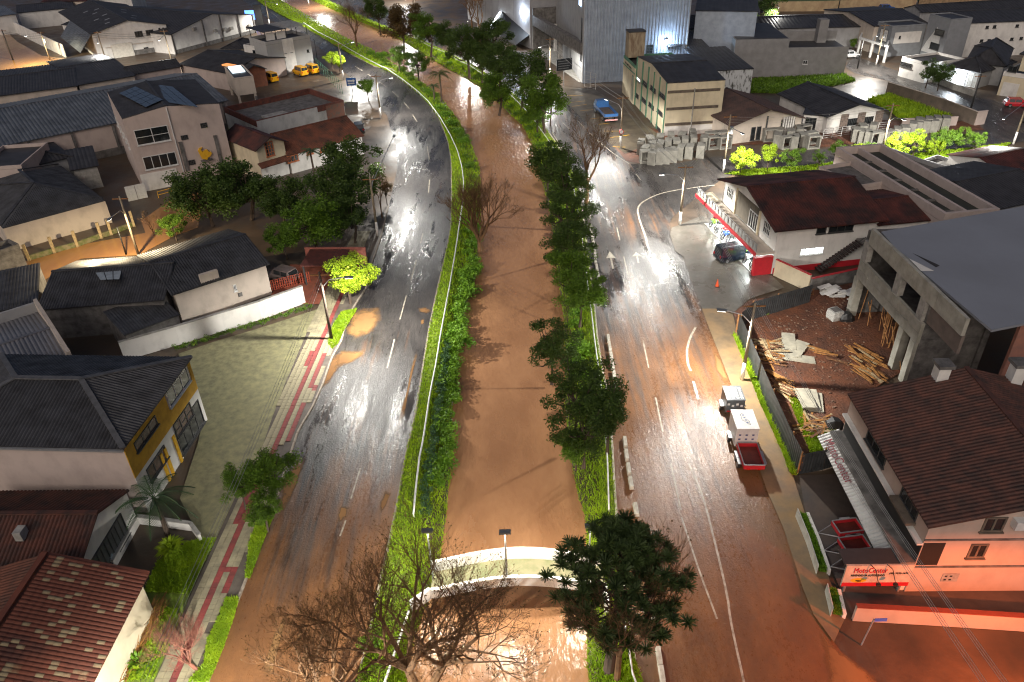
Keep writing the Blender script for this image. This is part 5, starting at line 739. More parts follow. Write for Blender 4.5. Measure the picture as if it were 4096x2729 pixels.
# motorcycles
def moto(label, loc, rz, col):
    o = thing('motorcycle', label, 'motorcycle', loc, rz, 'motorcycles in the lit showroom'); pm = paint('bike_' + '_'.join(str(int(c * 100)) for c in col), col, .3)
    for x in (-.65, .65):
        mb = MB(); pts = [(x + .3 * math.cos(a), 0, .3 + .3 * math.sin(a)) for a in np.linspace(0, 2 * math.pi, 13)]; mb.tube(pts, .055, 5, cap=False); w_ = mb.build('wheel', BLACK, o); mb = MB(); mb.tube([(x, -.04, .3), (x, .04, .3)], .12, 8); mb.build('hub', METAL, w_)
    mb = MB(); mb.hexa([(-.5, -.13, .4), (.35, -.13, .4), (.35, .13, .4), (-.5, .13, .4)], [(-.75, -.1, .8), (.45, -.16, .88), (.45, .16, .88), (-.75, .1, .8)]); mb.build('body', pm, o)
    mb = MB(); mb.hexa([(-.72, -.13, .8), (-.02, -.15, .8), (-.02, .15, .8), (-.72, .13, .8)], [(-.7, -.11, .9), (-.04, -.12, .88), (-.04, .12, .88), (-.7, .11, .9)]); mb.build('seat', BLACK, o)
    mb = MB(); mb.tube([(.65, -.08, .3), (.4, -.08, .95)], .03, 5); mb.tube([(.65, .08, .3), (.4, .08, .95)], .03, 5); mb.tube([(.36, -.36, 1.02), (.42, 0, 1.0), (.36, .36, 1.02)], .022, 5); mb.build('fork', METAL, o)
    mb = MB(); mb.hexa([(.46, -.12, .85), (.6, -.08, .85), (.6, .08, .85), (.46, .12, .85)], [(.42, -.12, 1.08), (.52, -.07, 1.05), (.52, .07, 1.05), (.42, .12, 1.08)]); mb.build('headlight_cowl', pm, o)
BC = [('green', (.25, .6, .05)), ('black', (.02, .02, .02)), ('white', (.6, .6, .6)), ('red', (.5, .02, .02)), ('blue', (.03, .12, .5))]
for i in range(10):
    v_ = (12.9, 12.0, 11.1, 10.2, 9.3, 8.5, 1.3, 2.2, 3.1, 4.0)[i]; cn, cc = BC[(0, 1, 2, 3, 4, 1, 0, 1, 2, 0)[i]]; p = SHOP.A + SHOP.u * (-1.2 + .35 * (i % 2)) + SHOP.v * v_
    moto(f'{cn} motorcycle, ' + ('farthest', 'second', 'third', 'fourth', 'fifth', 'sixth', 'nearest', 'second nearest', 'third nearest', 'fourth nearest')[i] + ' in the bright showroom', Vector((p.x, p.y, .16)), SHOP.root.rotation_euler.z + math.pi + .5, cc)
# concrete frame under construction
K1, K2 = g(6, 1130, 600), g(6, 1440, 990); vv = (K1 - K2).normalized(); uu = Vector((vv.y, -vv.x, 0)); A_ = K2 - vv * 7.2
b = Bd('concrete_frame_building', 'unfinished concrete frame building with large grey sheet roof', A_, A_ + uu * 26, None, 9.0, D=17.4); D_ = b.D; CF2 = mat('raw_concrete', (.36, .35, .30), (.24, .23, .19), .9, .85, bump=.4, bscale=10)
sh = lambda s_: s_ + 7.2
for i in range(6): b.slab('facade_panel', 'left', sh(-2.0 + i * 1.98), sh(-2.0 + (i + 1) * 1.98 - .03), 4.2, 5.1, -.3, .0, CF2); b.slab('facade_panel', 'left', sh(-2.0 + i * 1.98), sh(-2.0 + (i + 1) * 1.98 - .03), 5.13, 6.1, -.3, .0, CF2)
for i in range(4): b.slab('parapet_panel', 'left', sh(-6.8 + i * 4.0), sh(-6.8 + (i + 1) * 4.0 - .04), 8.0, 9.5, -.3, .0, CF2)
for s_ in (9.3, .1, -1.9):
    for k in range(4): b.slab('column_segment', 'left', sh(s_) + .02 * (k % 2), sh(s_) + .75 + .02 * (k % 2), k * 1.05, (k + 1) * 1.05 - .02, -.7, .02, CF2)
for s_ in (9.0, 2.6, -1.6): b.slab('upper_column', 'left', sh(s_), sh(s_) + .9, 6.11, 8.0, -.6, -.05, CONC)
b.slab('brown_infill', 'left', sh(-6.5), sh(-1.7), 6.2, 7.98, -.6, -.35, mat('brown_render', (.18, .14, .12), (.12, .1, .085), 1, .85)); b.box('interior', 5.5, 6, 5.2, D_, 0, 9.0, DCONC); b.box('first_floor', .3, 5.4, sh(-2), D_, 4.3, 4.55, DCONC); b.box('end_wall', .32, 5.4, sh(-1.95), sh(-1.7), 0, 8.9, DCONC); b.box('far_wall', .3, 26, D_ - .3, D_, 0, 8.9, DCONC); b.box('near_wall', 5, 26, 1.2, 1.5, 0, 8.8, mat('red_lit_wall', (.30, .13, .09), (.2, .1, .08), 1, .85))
RP = [b.lo(n_, x, y, 9.35) for n_, x, y in ((16, 715, 1225), (6, 1490, 172), (6, 2130, 707), (6, 2600, 610), (16, 2900, 830), (16, 2354, 932))]; mb = MB(); mb.add([(p.x, p.y, 9.35) for p in RP] + [(p.x, p.y, 9.15) for p in RP], [tuple(range(6))[::-1], tuple(range(6, 12))] + [(i, (i + 1) % 6, 6 + (i + 1) % 6, 6 + i) for i in range(6)]); rr_ = mb.build('sheet_roof', mat('slate_blue_roof', (.23, .24, .265), (.20, .207, .225), .15, .5), b.root)
for q, P in ((0, [(6, 1580, 175), (6, 1770, 262), (6, 1745, 275)]), (1, [(6, 1490, 160), (6, 1560, 215), (6, 1730, 300), (6, 1640, 300)])):
    Q = [b.lo(*p, 9.38 + .15 * (i == 1)) for i, p in enumerate(P)]; mb = MB(); mb.add([(p.x, p.y, p.z) for p in Q], [tuple(range(len(Q)))]); mb.build('loose_sheet', DARKR if q == 0 else WHITE, rr_)
SC = put('scaffold_props', None, None, A_, label='rough timber scaffold poles inside the concrete frame', cat='scaffold')
for i in range(34):
    s_ = random.uniform(-1.2, 9.0); o_ = random.uniform(.3, 3.5); p = vv * (s_ + 7.2) + uu * o_; q = p + Vector((random.uniform(-.3, .3), random.uniform(-.3, .3), 4.2)) if i < 27 else vv * (s_ + 7.2 + random.uniform(-3, 3)) + uu * o_ + Vector((0, 0, random.uniform(1.5, 3.5))); mb = MB(); mb.tube([p, q], .045, 5); mb.build('pole', WOOD, SC)
# site fence
SHEET = mat('site_sheet', (.055, .06, .062), (.03, .032, .034), 1.5, .5, metal=.2)
def fence(label, pts, h, w=1.05):
    P = [lx(g(*p)) for p in pts]; o = thing('site_fence', label, 'fence', P[0])
    for p, q in zip(P, P[1:]):
        n = max(1, round((q - p).length / w)); d = (q - p) / n; nn = Vector((-d.y, d.x, 0)).normalized(); e = d.normalized()
        for i in range(n):
            mb = MB(); a = p + d * i - P[0]; k = 8; vs = []
            for j in range(k + 1): off = nn * (.03 * (j % 2)); vs += [a + d * (j / k * .99) + off, a + d * (j / k * .99) + off + Vector((0, 0, h))]
            mb.add(vs, [(2 * j, 2 * j + 2, 2 * j + 3, 2 * j + 1) for j in range(k)]); mb.build('fence_sheet', SHEET, o)
        for z in (.4, h - .3, h * .55): mb = MB(); mb.bar(p - P[0] + nn * .08 + Vector((0, 0, z)), q - P[0] + nn * .08 + Vector((0, 0, z)), .07, .1); mb.build('fence_rail', WOOD, o)
        mb = MB(); mb.bar(p - P[0] + nn * .12, p - P[0] + nn * .12 + Vector((0, 0, h + .1)), .1); mb.build('fence_post', WOOD, o)
fence('dark corrugated hoarding between the building site and the sidewalk', [(6, 372, 730), (6, 470, 960), (6, 590, 1260), (6, 720, 1560), (9, 795, 135)], 2.1); fence('dark hoarding with orange rails between the building site and shop forecourt', [(6, 372, 730), (6, 470, 640), (6, 640, 590), (6, 870, 520)], 2.1); fence('short dark hoarding closing the building site near the corner shop', [(9, 795, 135), (9, 960, 105), (9, 1110, 60)], 2.0)
patch([(6, 360, 740), (6, 480, 1000), (6, 590, 1290), (9, 780, 140), (9, 745, 140), (6, 680, 1540), (6, 540, 1230), (6, 440, 980), (6, 345, 740)], 5000, .1, 'bright weeds along the foot of the dark hoarding', (.1, .45)); patch([(6, 730, 1190), (6, 780, 1180), (6, 900, 1400), (6, 1040, 1380), (6, 1100, 1520), (6, 880, 1560)], 4000, .05, 'green weeds in the near corner of the building site', (.1, .4)); patch([(6, 540, 590), (6, 620, 550), (6, 640, 570), (6, 560, 610)], 700, .05, 'small weed patch in the far corner of the building site', (.1, .35))
# corner shop at the lower right
ORW = plaster('pale_corner_wall', (.44, .34, .28), .75); b = Bd('corner_shop', 'two-storey corner shop with brown tile roof lit orange at the lower right', (9, 1710, 475), (9, 1710, 475), None, 6.0, 'shop', D=12.3) if False else None
A_ = lx(g(9, 1710, 475, 6.0)); Ab_ = lx(g(6, 1170, 1158, 6.0)); v_ = (Ab_ - A_).normalized(); u_ = Vector((v_.y, -v_.x, 0))
b = Bd('corner_shop', 'two-storey corner shop with brown tile roof lit orange at the lower right', A_, A_ + u_ * 15, None, 6.0, 'shop', D=12.3, rise=2.1); b.walls(ORW, gable='v'); b.gable('v', mat('brown_pantile', (.105, .038, .024), (.035, .018, .014), 1.2, .75, bump=.4, bscale=12), .28, .08, .25); CS = b; D_ = b.D
for z in (2.35, 4.68): b.slab('string_course', 'front', -.02, b.W, z - .06, z + .06, 0, .08, DCONC)
b.win('front', (9, 2090, 428), (9, 2195, 525), nx=2, fm=BROWN, fw=.12); b.win('front', (9, 1990, 612), (9, 2068, 705), nx=2, fm=BROWN, fw=.12); b.slab('vent_block', 'front', 1.9, 2.9, 1.0, 1.7, 0, .04, CONC)
for i in range(2):
    for j in range(2): b.slab('vent_hole', 'front', 2.05 + i * .3, 2.2 + i * .3, 1.12 + j * .3, 1.25 + j * .3, .04, .05, BLACK)
b.slab('corner_opening', 'front', .05, 1.3, 2.5, 4.4, 0, .03, BLACK); b.slab('balcony_slot', 'left', .05, D_ - .1, 2.75, 4.15, 0, .03, BLACK); b.slab('balcony_slab', 'left', 0, D_, 2.5, 2.72, 0, .9, DCONC); b.slab('upper_ledge', 'left', 0, D_, 4.2, 4.35, 0, .35, WHITE); b.win('left', (1.3, 4.75), (3.5, 5.6), abs_=True, nx=3, fm=FRAMED); b.slab('window_box', 'left', 1.2, 3.6, 4.55, 4.75, 0, .6, BROWN); b.win('left', (6, 4.75), (9, 5.6), abs_=True, nx=3, fm=FRAMED)  # black panels at the corner and balcony slot paint the shade of the recesses
mb = MB(); roofpoly(mb, [(-1.5, 0, 1.75), (-1.5, D_ + .5, 1.75), (-.05, D_ + .5, 2.45), (-.05, 0, 2.45)], Vector((1, 0, .48)), .3, .06); aw = mb.build('awning', mat('white_sheet', (.55, .55, .53), (.42, .42, .4), 1, .5), b.root)
RDK = paint('dark_red_letter', (.20, .01, .02)); wall_text(b.root, 'MotoCenter', .9, RDK, (-1.3, D_ - .3, 1.92), (0, -1, 0), (1, 0, .48), fit=4.6, off=.1)
for i in range(4): b.win('left', (.5 + i * 3.0, .15), (3.2 + i * 3.0, 1.9), abs_=True, nx=2, fm=FRAMEW, name='shop_window', gm=mat('green_glass', (.05, .07, .055), rough=.12)); b.slab('pier', 'left', .1 + i * 3.0, .42 + i * 3.0, 0, 2.3, 0, .35, WHITE)
b.box('chimney', 5.2, 6.0, D_ - .6, D_ + .2, 6.6, 8.6, WHITE); b.box('chimney_cap', 5.05, 6.15, D_ - .75, D_ + .35, 8.61, 8.85, DCONC); b.box('chimney', 10.4, 11.2, D_ - .6, D_ + .2, 6.6, 8.6, WHITE); b.box('chimney_cap', 10.25, 11.35, D_ - .75, D_ + .35, 8.61, 8.85, DCONC); b.slab('air_conditioner', 'front', 4.5, 5.4, 5.9, 6.5, 0, .5, FRAMEW)
Q = [b.on('front', 9, *p) for p in ((1090, 870), (1560, 910), (1630, 780), (1160, 742))]; s0, s1, z0, z1 = min(q[0] for q in Q), -.05, .75, 2.6
o = thing('billboard', 'shop billboard with red lettering standing beside the orange corner wall', 'billboard', b.A + u_ * s0, b.root.rotation_euler.z); wB = s1 - s0; mb = MB(); mb.box(0, wB, -.12, 0, z0, z1); mb.build('panel', mat('billboard_face', (.55, .46, .38), rough=.5), o); mb = MB(); mb.box(0, wB, -.14, -.121, z0, z0 + .32); mb.build('red_stripe', RED, o); mb = MB(); mb.box(-.1, wB, 0, 1.2, z1 - .1, z1 + .02); mb.build('rear_frame', FRAMED, o)
for x_ in (.3, wB - .4): mb = MB(); mb.box(x_, x_ + .12, 0, .12, 0, z1 - .12); mb.build('post', METAL, o)
wall_text(o, 'MotoCenter', .62, RED, (wB * .12, -.12, 1.98), (1, 0, 0), (0, 0, 1), fit=wB * .5); wall_text(o, 'REVENDEDOR AUTORIZADO', .24, BLACK, (wB * .1, -.12, 1.66), (1, 0, 0), (0, 0, 1), fit=wB * .5); wall_text(o, '(49) 3553-1676', .2, BLACK, (wB * .66, -.12, 1.85), (1, 0, 0), (0, 0, 1), fit=wB * .28); wall_text(o, 'TEX', .2, BLACK, (.75, -.135, 1.2), (1, 0, 0), (0, 0, 1)); mb = MB(); mb.prism([(.95 + .5 * math.cos(a), .2 * math.sin(a)) for a in np.linspace(0, 2 * math.pi, 15)[:-1]], 0, .004); od = mb.build('yellow_oval', YELLOW, o); od.rotation_euler = (math.pi / 2, 0, 0); od.location = (0, -.125, 1.28)
for x_ in (wB * .35, wB * .6): mb = MB(); mb.tube([(x_, -.05, z1), (x_ + .1, -.5, z1 + .1), (x_ + .3, -.9, z1 - .7)], .025, 5); mb.box(x_ + .2, x_ + .42, -1.0, -.82, z1 - .85, z1 - .68); mb.build('spot_arm', BLACK, o)
wallrun('street_wall', 'long pale street wall with red coping before the orange corner shop', [(9, 1165, 1135), (9, 1700, 1165), (9, 2310, 1205), (9, 2700, 1235)], 1.25, .22, ORW, paint('coping_red', (.22, .05, .03))); area('shop_yard', [(9, 1165, 1100), (9, 2700, 1150), (9, 2700, 930), (9, 1540, 940), (9, 1180, 250), (6, 1060, 1700), (9, 800, 140), (9, 850, 420), (9, 1040, 830)], .06, mat('wet_dark_yard', (.10, .075, .06), (.05, .04, .035), .5, .3, rough2=.5, spec=.6))
for i, (P, lb) in enumerate([([(9, 850, 430), (9, 930, 620), (9, 1000, 830)], 'long white planter kerb with low hedge before the parked trailers'), ([(9, 1065, 960), (9, 1105, 1130)], 'short white planter kerb with hedge at the shop corner')]):
    Q = [lx(g(*p)) for p in P]; o = thing('planter', lb, 'planter', Q[0])
    for p, q in zip(Q, Q[1:]):
        n_ = Vector((-(q - p).y, (q - p).x, 0)).normalized() * -1; mb = MB(); mb.bar(p - Q[0] + Vector((0, 0, .25)), q - Q[0] + Vector((0, 0, .25)), .2, .5); mb.build('kerb_wall', WHITE, o); mb = MB(); mb.bar(p - Q[0] + n_ * .75 + Vector((0, 0, .45)), q - Q[0] + n_ * .75 + Vector((0, 0, .45)), .05, .9); mb.build('mesh_rail', mat('rail_mesh', (.5, .5, .45), rough=.5), o)
        pp = np.array([list(p.lerp(q, random.random()) - Q[0] + n_ * random.uniform(.15, .6) + Vector((0, 0, .3))) for _ in range(1400)]); h_ = blade_mesh('hedge_leaves', pp, (.1, .3), LHEDGE, None, .05); h_.parent = o; del h_['category']; del h_['kind']
# boxed-in yards and roofs behind the motorcycle shop
b = Bd('walled_roof_block', 'long concrete block with sunken dark roof and pale parapets behind the shop', (16, 1450, 1022), (16, 2080, 962), None, 6.2, D=22); b.walls(PINK, h=5.2); b.h = 5.2; b.flat(mat('green_black_roof', (.035, .04, .03), (.02, .022, .02), .5, .7), 1.0, PINK, .4); b.box('middle_parapet', b.W * .45, b.W * .5, .4, b.D - .4, 5.24, 6.0, PINK)
for i in range(6): b.box('roof_batten', .5, b.W * .44, 2 + i * 3.2, 2.4 + i * 3.2, 5.24, 5.4, DCONC)
for nm, lb, A__, B__, h, D__, w_, r_, k_ in [('parapet_block', 'small pale parapet block with sunken floor beside the red shop roof', (16, 430, 745), (16, 830, 680), 5.0, 7, PINK, DCONC, 'flat'), ('parapet_block', 'grey parapet block with recessed roof right of the sunken roof', (16, 1800, 790), (16, 2010, 735), 4.5, 16, GREYW, DCONC, 'flat'), ('white_red_roof_house', 'white house with red roof at the right edge by the side street', (16, 2190, 590), (16, 2700, 480), 4.2, 9, WHITE, REDR, 'u'), ('long_grey_shed', 'low grey block with door beside the white red-roofed house', (16, 1860, 640), (16, 2020, 580), 3.0, 8, GREYW, DCONC, 'flat'), ('dark_corner_roof', 'black-roofed house at the right edge behind the grey sheet roof', (16, 2050, 960), (16, 2800, 800), 5, 12, GREYW, DARKR, 'u')]:
    house(nm, lb, A__, B__, None, h, w_, r_, k_, .4, .05, .2, 'building', D=D__, rise=1.0)
# ================================================================== footbridge
WHT = mat('bridge_white', (.78, .76, .72), (.6, .58, .54), 1.5, .6); DECK = mat('bridge_deck', (.17, .155, .09), (.10, .11, .05), 1.2, .8)
BL, BR_ = g(8, 640, 760, 0), g(8, 1760, 800, 0); bc = thing('footbridge', 'white arched footbridge across the muddy canal', 'bridge', (0, 0, 0)); n = 24
def arch(y_of, zo, hgt, t, m, name, x0, x1, par=bc):
    mb = MB(); vs = []
    for i in range(n + 1):
        f_ = i / n; x = x0 + (x1 - x0) * f_; z = .25 + 1.0 * math.sin(math.pi * f_) ** 1.2; y = y_of(f_); vs += [(x, y - t / 2, z + zo), (x, y + t / 2, z + zo), (x, y + t / 2, z + zo + hgt), (x, y - t / 2, z + zo + hgt)]
    mb.add(vs, [(4 * i + a, 4 * i + (a + 1) % 4, 4 * i + 4 + (a + 1) % 4, 4 * i + 4 + a) for i in range(n) for a in range(4)] + [(3, 2, 1, 0), (4 * n, 4 * n + 1, 4 * n + 2, 4 * n + 3)]); return mb.build(name, m, par)
xa, xb = g(8, 655, 800, .6).x - .3, g(8, 1740, 850, .6).x + .6; ym = g(8, 1150, 760, 1.3).y; yF = g(8, 1150, 660, 1.9).y; yN = g(8, 1150, 840, 1.7).y
arch(lambda f_: (yF + yN) / 2, -.25, .25, yF - yN, DECK, 'deck', xa, xb); arch(lambda f_: yF, .0, .85, .22, WHT, 'parapet', xa, xb); arch(lambda f_: yN, -.3, .8, .22, WHT, 'parapet', xa, xb)
for x0, y0, x1, y1 in ((xa, yN, *g(8, 480, 1050, .3).xy), (xb, yN, *g(8, 1830, 1060, .3).xy)): mb = MB(); mb.bar((x0, y0, .4), (x1, y1, .4), .25, .9); mb.build('wing_wall', WHT, bc)
# ================================================================== poles, lamps, wires
CONCP = mat('pole_concrete', (.34, .28, .19), (.20, .16, .11), 2, .85); LENS = mat('lamp_lens', (.9, .9, .85), rough=.4, emit=(1, .96, .86), es=9); HEAD = paint('lamp_head', (.16, .17, .17), .4)
LC = (1.0, .965, .89)
def spot(parent, loc, power, col=LC, size=170, r=.14):
    l = bpy.data.lights.new('lamp_light', 'SPOT'); l.energy = power; l.color = col; l.spot_size = math.radians(size); l.spot_blend = .3; l.shadow_soft_size = r
    o = bpy.data.objects.new('lamp_light', l); COL.objects.link(o); o.location = loc; o.parent = parent; return o
POLES = {}
def pole(key, base, h, label, lamp=None, lz=6.8, power=3000, white=True, cross=True, col=LC, trafo=False, m=None, r=.16):
    p = lx(g(*base)) if not isinstance(base, Vector) else base; o = thing('street_lamp' if lamp is not None else 'utility_pole', label, 'street lamp' if lamp is not None else 'pole', p, 0, 'street poles'); mb = MB(); mb.tube([(0, 0, 1.9 if white else 0), (0, 0, h)], [r, r * .65], 8); mb.build('shaft', m or CONCP, o, True); POLES[key] = p + Vector((0, 0, h))
    if white: mb = MB(); mb.tube([(0, 0, 0), (0, 0, 1.9)], [r * 1.1, r * 1.02], 8); mb.build('painted_base', WHT, o, True)
    if cross:
        for z in (h - .35, h - 1.2): mb = MB(); mb.box(-.9 if z > h - .5 else -.1, .9 if z > h - .5 else .1, -.06, .06, z, z + .1); mb.build('crossarm', WOOD, o)
    if trafo: mb = MB(); mb.tube([(.35, 0, h - 2.6), (.35, 0, h - 1.7)], .3, 10); mb.build('transformer', METAL, o)
    if lamp is not None:
        q = Vector(lamp).to_3d() if len(lamp) == 2 else Vector(lamp); q = Vector((q.x, q.y, 0)) - p; d = q.normalized(); mb = MB(); mb.tube([(0, 0, lz - 1.0), d * .8 + Vector((0, 0, lz - .2)), q - d * .5 + Vector((0, 0, lz + .12))], .045, 6); mb.build('lamp_arm', METAL, o)
        hd = MB(); a, b_ = q - d * .55 + Vector((0, 0, lz + .1)), q + d * .25 + Vector((0, 0, lz + .14)); hd.bar(a, b_, .3, .12); hh = hd.build('lamp_head', HEAD, o); ln = MB(); ln.bar(a + Vector((0, 0, -.075)) + d * .1, b_ + Vector((0, 0, -.075)) - d * .05, .24, .02); ln.build('lens', LENS, hh); spot(o, q + Vector((0, 0, lz - .15)), power, col)
    return o
LP = 4200
pole('L1', (4, 2287, 775), 7.4, 'wooden-looking pole with lamp beside the lime green tree', (-14.6, 61), power=LP, white=False, m=BARK); pole('L2', g(5, 250, 60), 7.6, 'lamp pole behind the dark trees left of the road', (-15.4, 102.4), power=LP * .6); pole('L3', (12, 2020, 1360), 7.6, 'thin dark lamp pole on the left sidewalk by the red line', (-19.6, 135), power=LP * .6); pole('L4', (12, 1590, 915), 7.4, 'lamp pole beside the clipped lime trees on the left road', g(12, 1700, 500, 6.6).xy[:], power=LP); pole('L5', (12, 745, 300), 7.5, 'far lamp pole near the blue sign on the left road', g(12, 830, 60, 6.6).xy[:], power=LP); pole('L6', Vector((-95, 330, 0)), 7.5, 'farthest lamp pole on the left road', (-90, 330), power=LP)  # farthest lamp lies out of view: assumed, added to light the far road
pole('R1', (2, 1922, 1020), 8.0, 'lamp pole with round no-stopping sign before the cream building', (15.7, 117.3), power=LP * .75); pole('R2', (17, 340, 1160), 7.8, 'white-based lamp pole on the corner opposite the motorcycle shop', (18.1, 84.6), power=LP); pole('R3', (6, 405, 1055), 7.8, 'white-based lamp pole beside the building site hoarding', (17.3, 53.2), power=LP); pole('R4', (13, 1607, 890), 7.8, 'lamp pole with many cables before the dark portal', (7.2, 156), power=LP); pole('R5', (13, 785, 360), 7.8, 'lamp pole before the grey showroom', g(13, 663, 250, 6.8).xy[:], power=LP); pole('R6', (2, 500, 90), 7.8, 'far ochre lamp pole on the right road', g(2, 440, 0, 6.8).xy[:], power=LP)
pole('X1', (17, 840, 540), 8.2, 'lamp pole with white base beside the first lime tree on the side street', g(17, 1065, 112, 6.8).xy[:], power=LP, trafo=True); pole('X2', (16, 690, 420), 8.4, 'tall pole with lamp among the lime trees on the side street', g(15, 980, 1385, 6.8).xy[:], power=LP); pole('X3', (16, 2230, 220), 8.0, 'lamp pole at the right edge of the side street', g(16, 2120, -60, 6.8).xy[:], power=LP); pole('Y1', (15, 655, 745), 8.0, 'lamp pole before the modern grey house', g(15, 665, 420, 6.8).xy[:], power=LP, trafo=True); pole('Y2', (15, 1700, 1390), 7.5, 'dark bare pole at the end of the brown boundary wall', white=False, m=BLACK); pole('Z1', (14, 1820, 300), 7.5, 'far lit pole beside the playground at the top right', g(14, 1875, 95, 6.8).xy[:], power=LP); pole('Z2', (15, 215, 140), 7.0, 'thin dark pole at the top right before the field wall', white=False, m=BLACK, cross=False); pole('Z3', (15, 1125, 95), 7.0, 'thin dark pole at the joint of the field walls', white=False, m=BLACK, cross=False); pole('Z4', (15, 440, 790), 5.5, 'short dark pole beside the grey blank wall', white=False, m=BLACK, cross=False)
pole('W1', (1, 1185, 430), 7.2, 'lamp pole on the grassy strip before the white warehouse', g(11, 1830, 470, 6.4).xy[:], 6.4, power=LP, white=False); pole('W2', (11, 1215, 695), 6.6, 'thin pole with small lamp before the white warehouse', g(11, 1125, 500, 6.2).xy[:], 6.2, power=LP * .6, white=False); pole('W3', (11, 575, 690), 6.5, 'pole with transformer beside the white boundary wall', white=False, trafo=True); pole('W4', (11, 150, 690), 7.0, 'dark leaning pole at the upper left corner street', g(11, 300, 420, 6.4).xy[:], 6.4, power=LP, white=False, m=BLACK, col=(1, .9, .62)); pole('L7', Vector((-62, 262, 0)), 7.5, 'distant lamp pole between the blue sign and the horizon', (-58, 262), power=LP); pole('R7', Vector((-28, 262, 0)), 7.5, 'distant lamp pole on the right road', (-32, 262), power=LP); pole('R8', Vector((-58, 330, 0)), 7.5, 'farthest lamp pole on the right road', (-62, 330), power=LP); pole('Z5', Vector((118, 260, 0)), 7.5, 'far lamp pole beside the sports field', (118, 257), power=LP, col=(1, .85, .55)); pole('Z6', Vector((160, 235, 0)), 7.5, 'second far lamp pole beside the sports field', (160, 232), power=LP, col=(1, .85, .55)); pole('W5', (18, 1590, 1490), 7.4, 'tall ochre pole beside the flooded lane', g(18, 1250, 1100, 6.2).xy[:], 6.2, power=3200, white=False, col=(1, .8, .5)); pole('W6', (18, 1450, 1490), 3.6, 'short dark post beside the flooded lane', white=False, cross=False, m=BLACK, r=.1)  # far-off lamps and the leaning pole's lamp are assumed, added to light far streets
pole('V0', Vector((-18.0, 16, 0)), 7.5, 'lamp pole at the left kerb just below the picture', (-14.0, 16.5), power=LP * 1.8); pole('S1', (12, 1290, 690), 4.5, 'thin dark post between the grey terrace house and the lime trees', white=False, cross=False, m=BLACK, r=.08); pole('S2', (2, 1080, 1), 6, 'far thin post', white=False, cross=False, m=BLACK, r=.08) if False else None  # unseen kerb lamp is assumed, added to light the lower left
ASSUMED_SOD = (1.0, .19, .035); pole('Q1', Vector((26.6, 18.5, 0)), 7.4, 'sodium lamp pole on the corner across from the orange-lit shop', (26.4, 20.3), 6.6, power=LP * .8, col=ASSUMED_SOD)  # unseen lamp assumed at the corner, added to give the shop its orange light
# bridge lamps
def blamp(base, label, power):
    p = Vector(base); o = thing('bridge_lamp', label, 'street lamp', p); mb = MB(); mb.tube([(0, 0, 0), (0, 0, 4.2)], [.07, .05], 6); mb.build('post', METAL, o); mb = MB(); mb.box(-.35, .35, -.15, .15, 4.2, 4.34); hh = mb.build('lamp_head', HEAD, o); mb = MB(); mb.box(-.3, .3, -.12, .12, 4.17, 4.198); mb.build('lens', LENS, hh); spot(o, (0, 0, 4.1), power, (1, .92, .76), 172, .12)
blamp((g(8, 1140, 850, 1.3).x, yN + .25, 1.1), 'slim lamp post at the middle of the footbridge', 1200); blamp((g(8, 640, 740, .4).x, yN + 1.2, .4), 'slim lamp post at the left end of the footbridge', 1200); blamp((g(8, 1700, 800, .4).x, yN + 1.2, .4), 'slim lamp post at the right end of the footbridge behind the conifer', 1100)  # right-hand lamp post is unseen and assumed
CAB = paint('black_cable', (.03, .03, .03), .6)
def cable(a, b_, label, sag=.5, r=.02, off=(0, 0, 0), m=None):
    P = []
    for i in range(13): t = i / 12; q = a.lerp(b_, t) + Vector(off); q.z -= sag * 4 * t * (1 - t); P.append(q)
    mb = MB(); mb.tube([q - lx(P[0]) for q in P], r, 4); mb.build('overhead_cable', m or CAB, None, loc=lx(P[0]), label=label, cat='cable', group='overhead cables')
CABL = paint('pale_cable', (.35, .35, .33), .5)
for i in range(6):
    o_ = (-.8 + .32 * i, 0, -.3 - .25 * (i % 3)); cable(POLES['R3'], POLES['R2'], nth(i) + ' overhead cable between the hoarding lamp pole and the shop corner lamp pole', .6 + .05 * i, .014, o_, CABL); cable(POLES['R2'], POLES['R1'], nth(i) + ' overhead cable between the shop corner pole and the cream building pole', .6 + .05 * i, .014, o_, CABL); cable(POLES['R1'], POLES['R4'], nth(i) + ' overhead cable between the cream building pole and the portal pole', .8, .016, o_, CABL); cable(POLES['R3'], Vector((21.5, 18, 7.6)), nth(i) + ' overhead cable running from the hoarding lamp pole past the corner shop', .6 + .05 * i, .014, o_, CABL)
for i in range(3): cable(POLES['R2'], POLES['X1'], nth(i) + ' overhead cable from the shop corner across the side street', .5, .014, (0, 0, -.4 * i - .3), CABL); cable(POLES['X1'], POLES['X2'], nth(i) + ' overhead cable along the lime trees of the side street', .6, .014, (0, 0, -.4 * i - .3), CABL); cable(POLES['L1'], POLES['V0'], nth(i) + ' overhead cable above the paved yard sidewalk', .7, .014, (0, 0, -.4 * i - .3), CABL); cable(POLES['L1'], POLES['L2'], nth(i) + ' overhead cable behind the lime tree along the left road', .7, .014, (0, 0, -.4 * i - .3)); cable(POLES['W3'], POLES['W2'], nth(i) + ' overhead cable before the white warehouse', .5, .02, (0, 0, -.5 * i - .3)); cable(POLES['W2'], POLES['W1'], nth(i) + ' overhead cable across the white warehouse front', .5, .02, (0, 0, -.5 * i - .3)); cable(POLES['W3'], POLES['W4'], nth(i) + ' overhead cable over the flooded upper left street', .5, .02, (0, 0, -.5 * i - .3)); cable(POLES['Q1'], Vector((45, 33, 7)), nth(i) + ' dark cable slanting over the orange-lit street wall', .7, .016, (.3 * i, 0, -.3 * i))
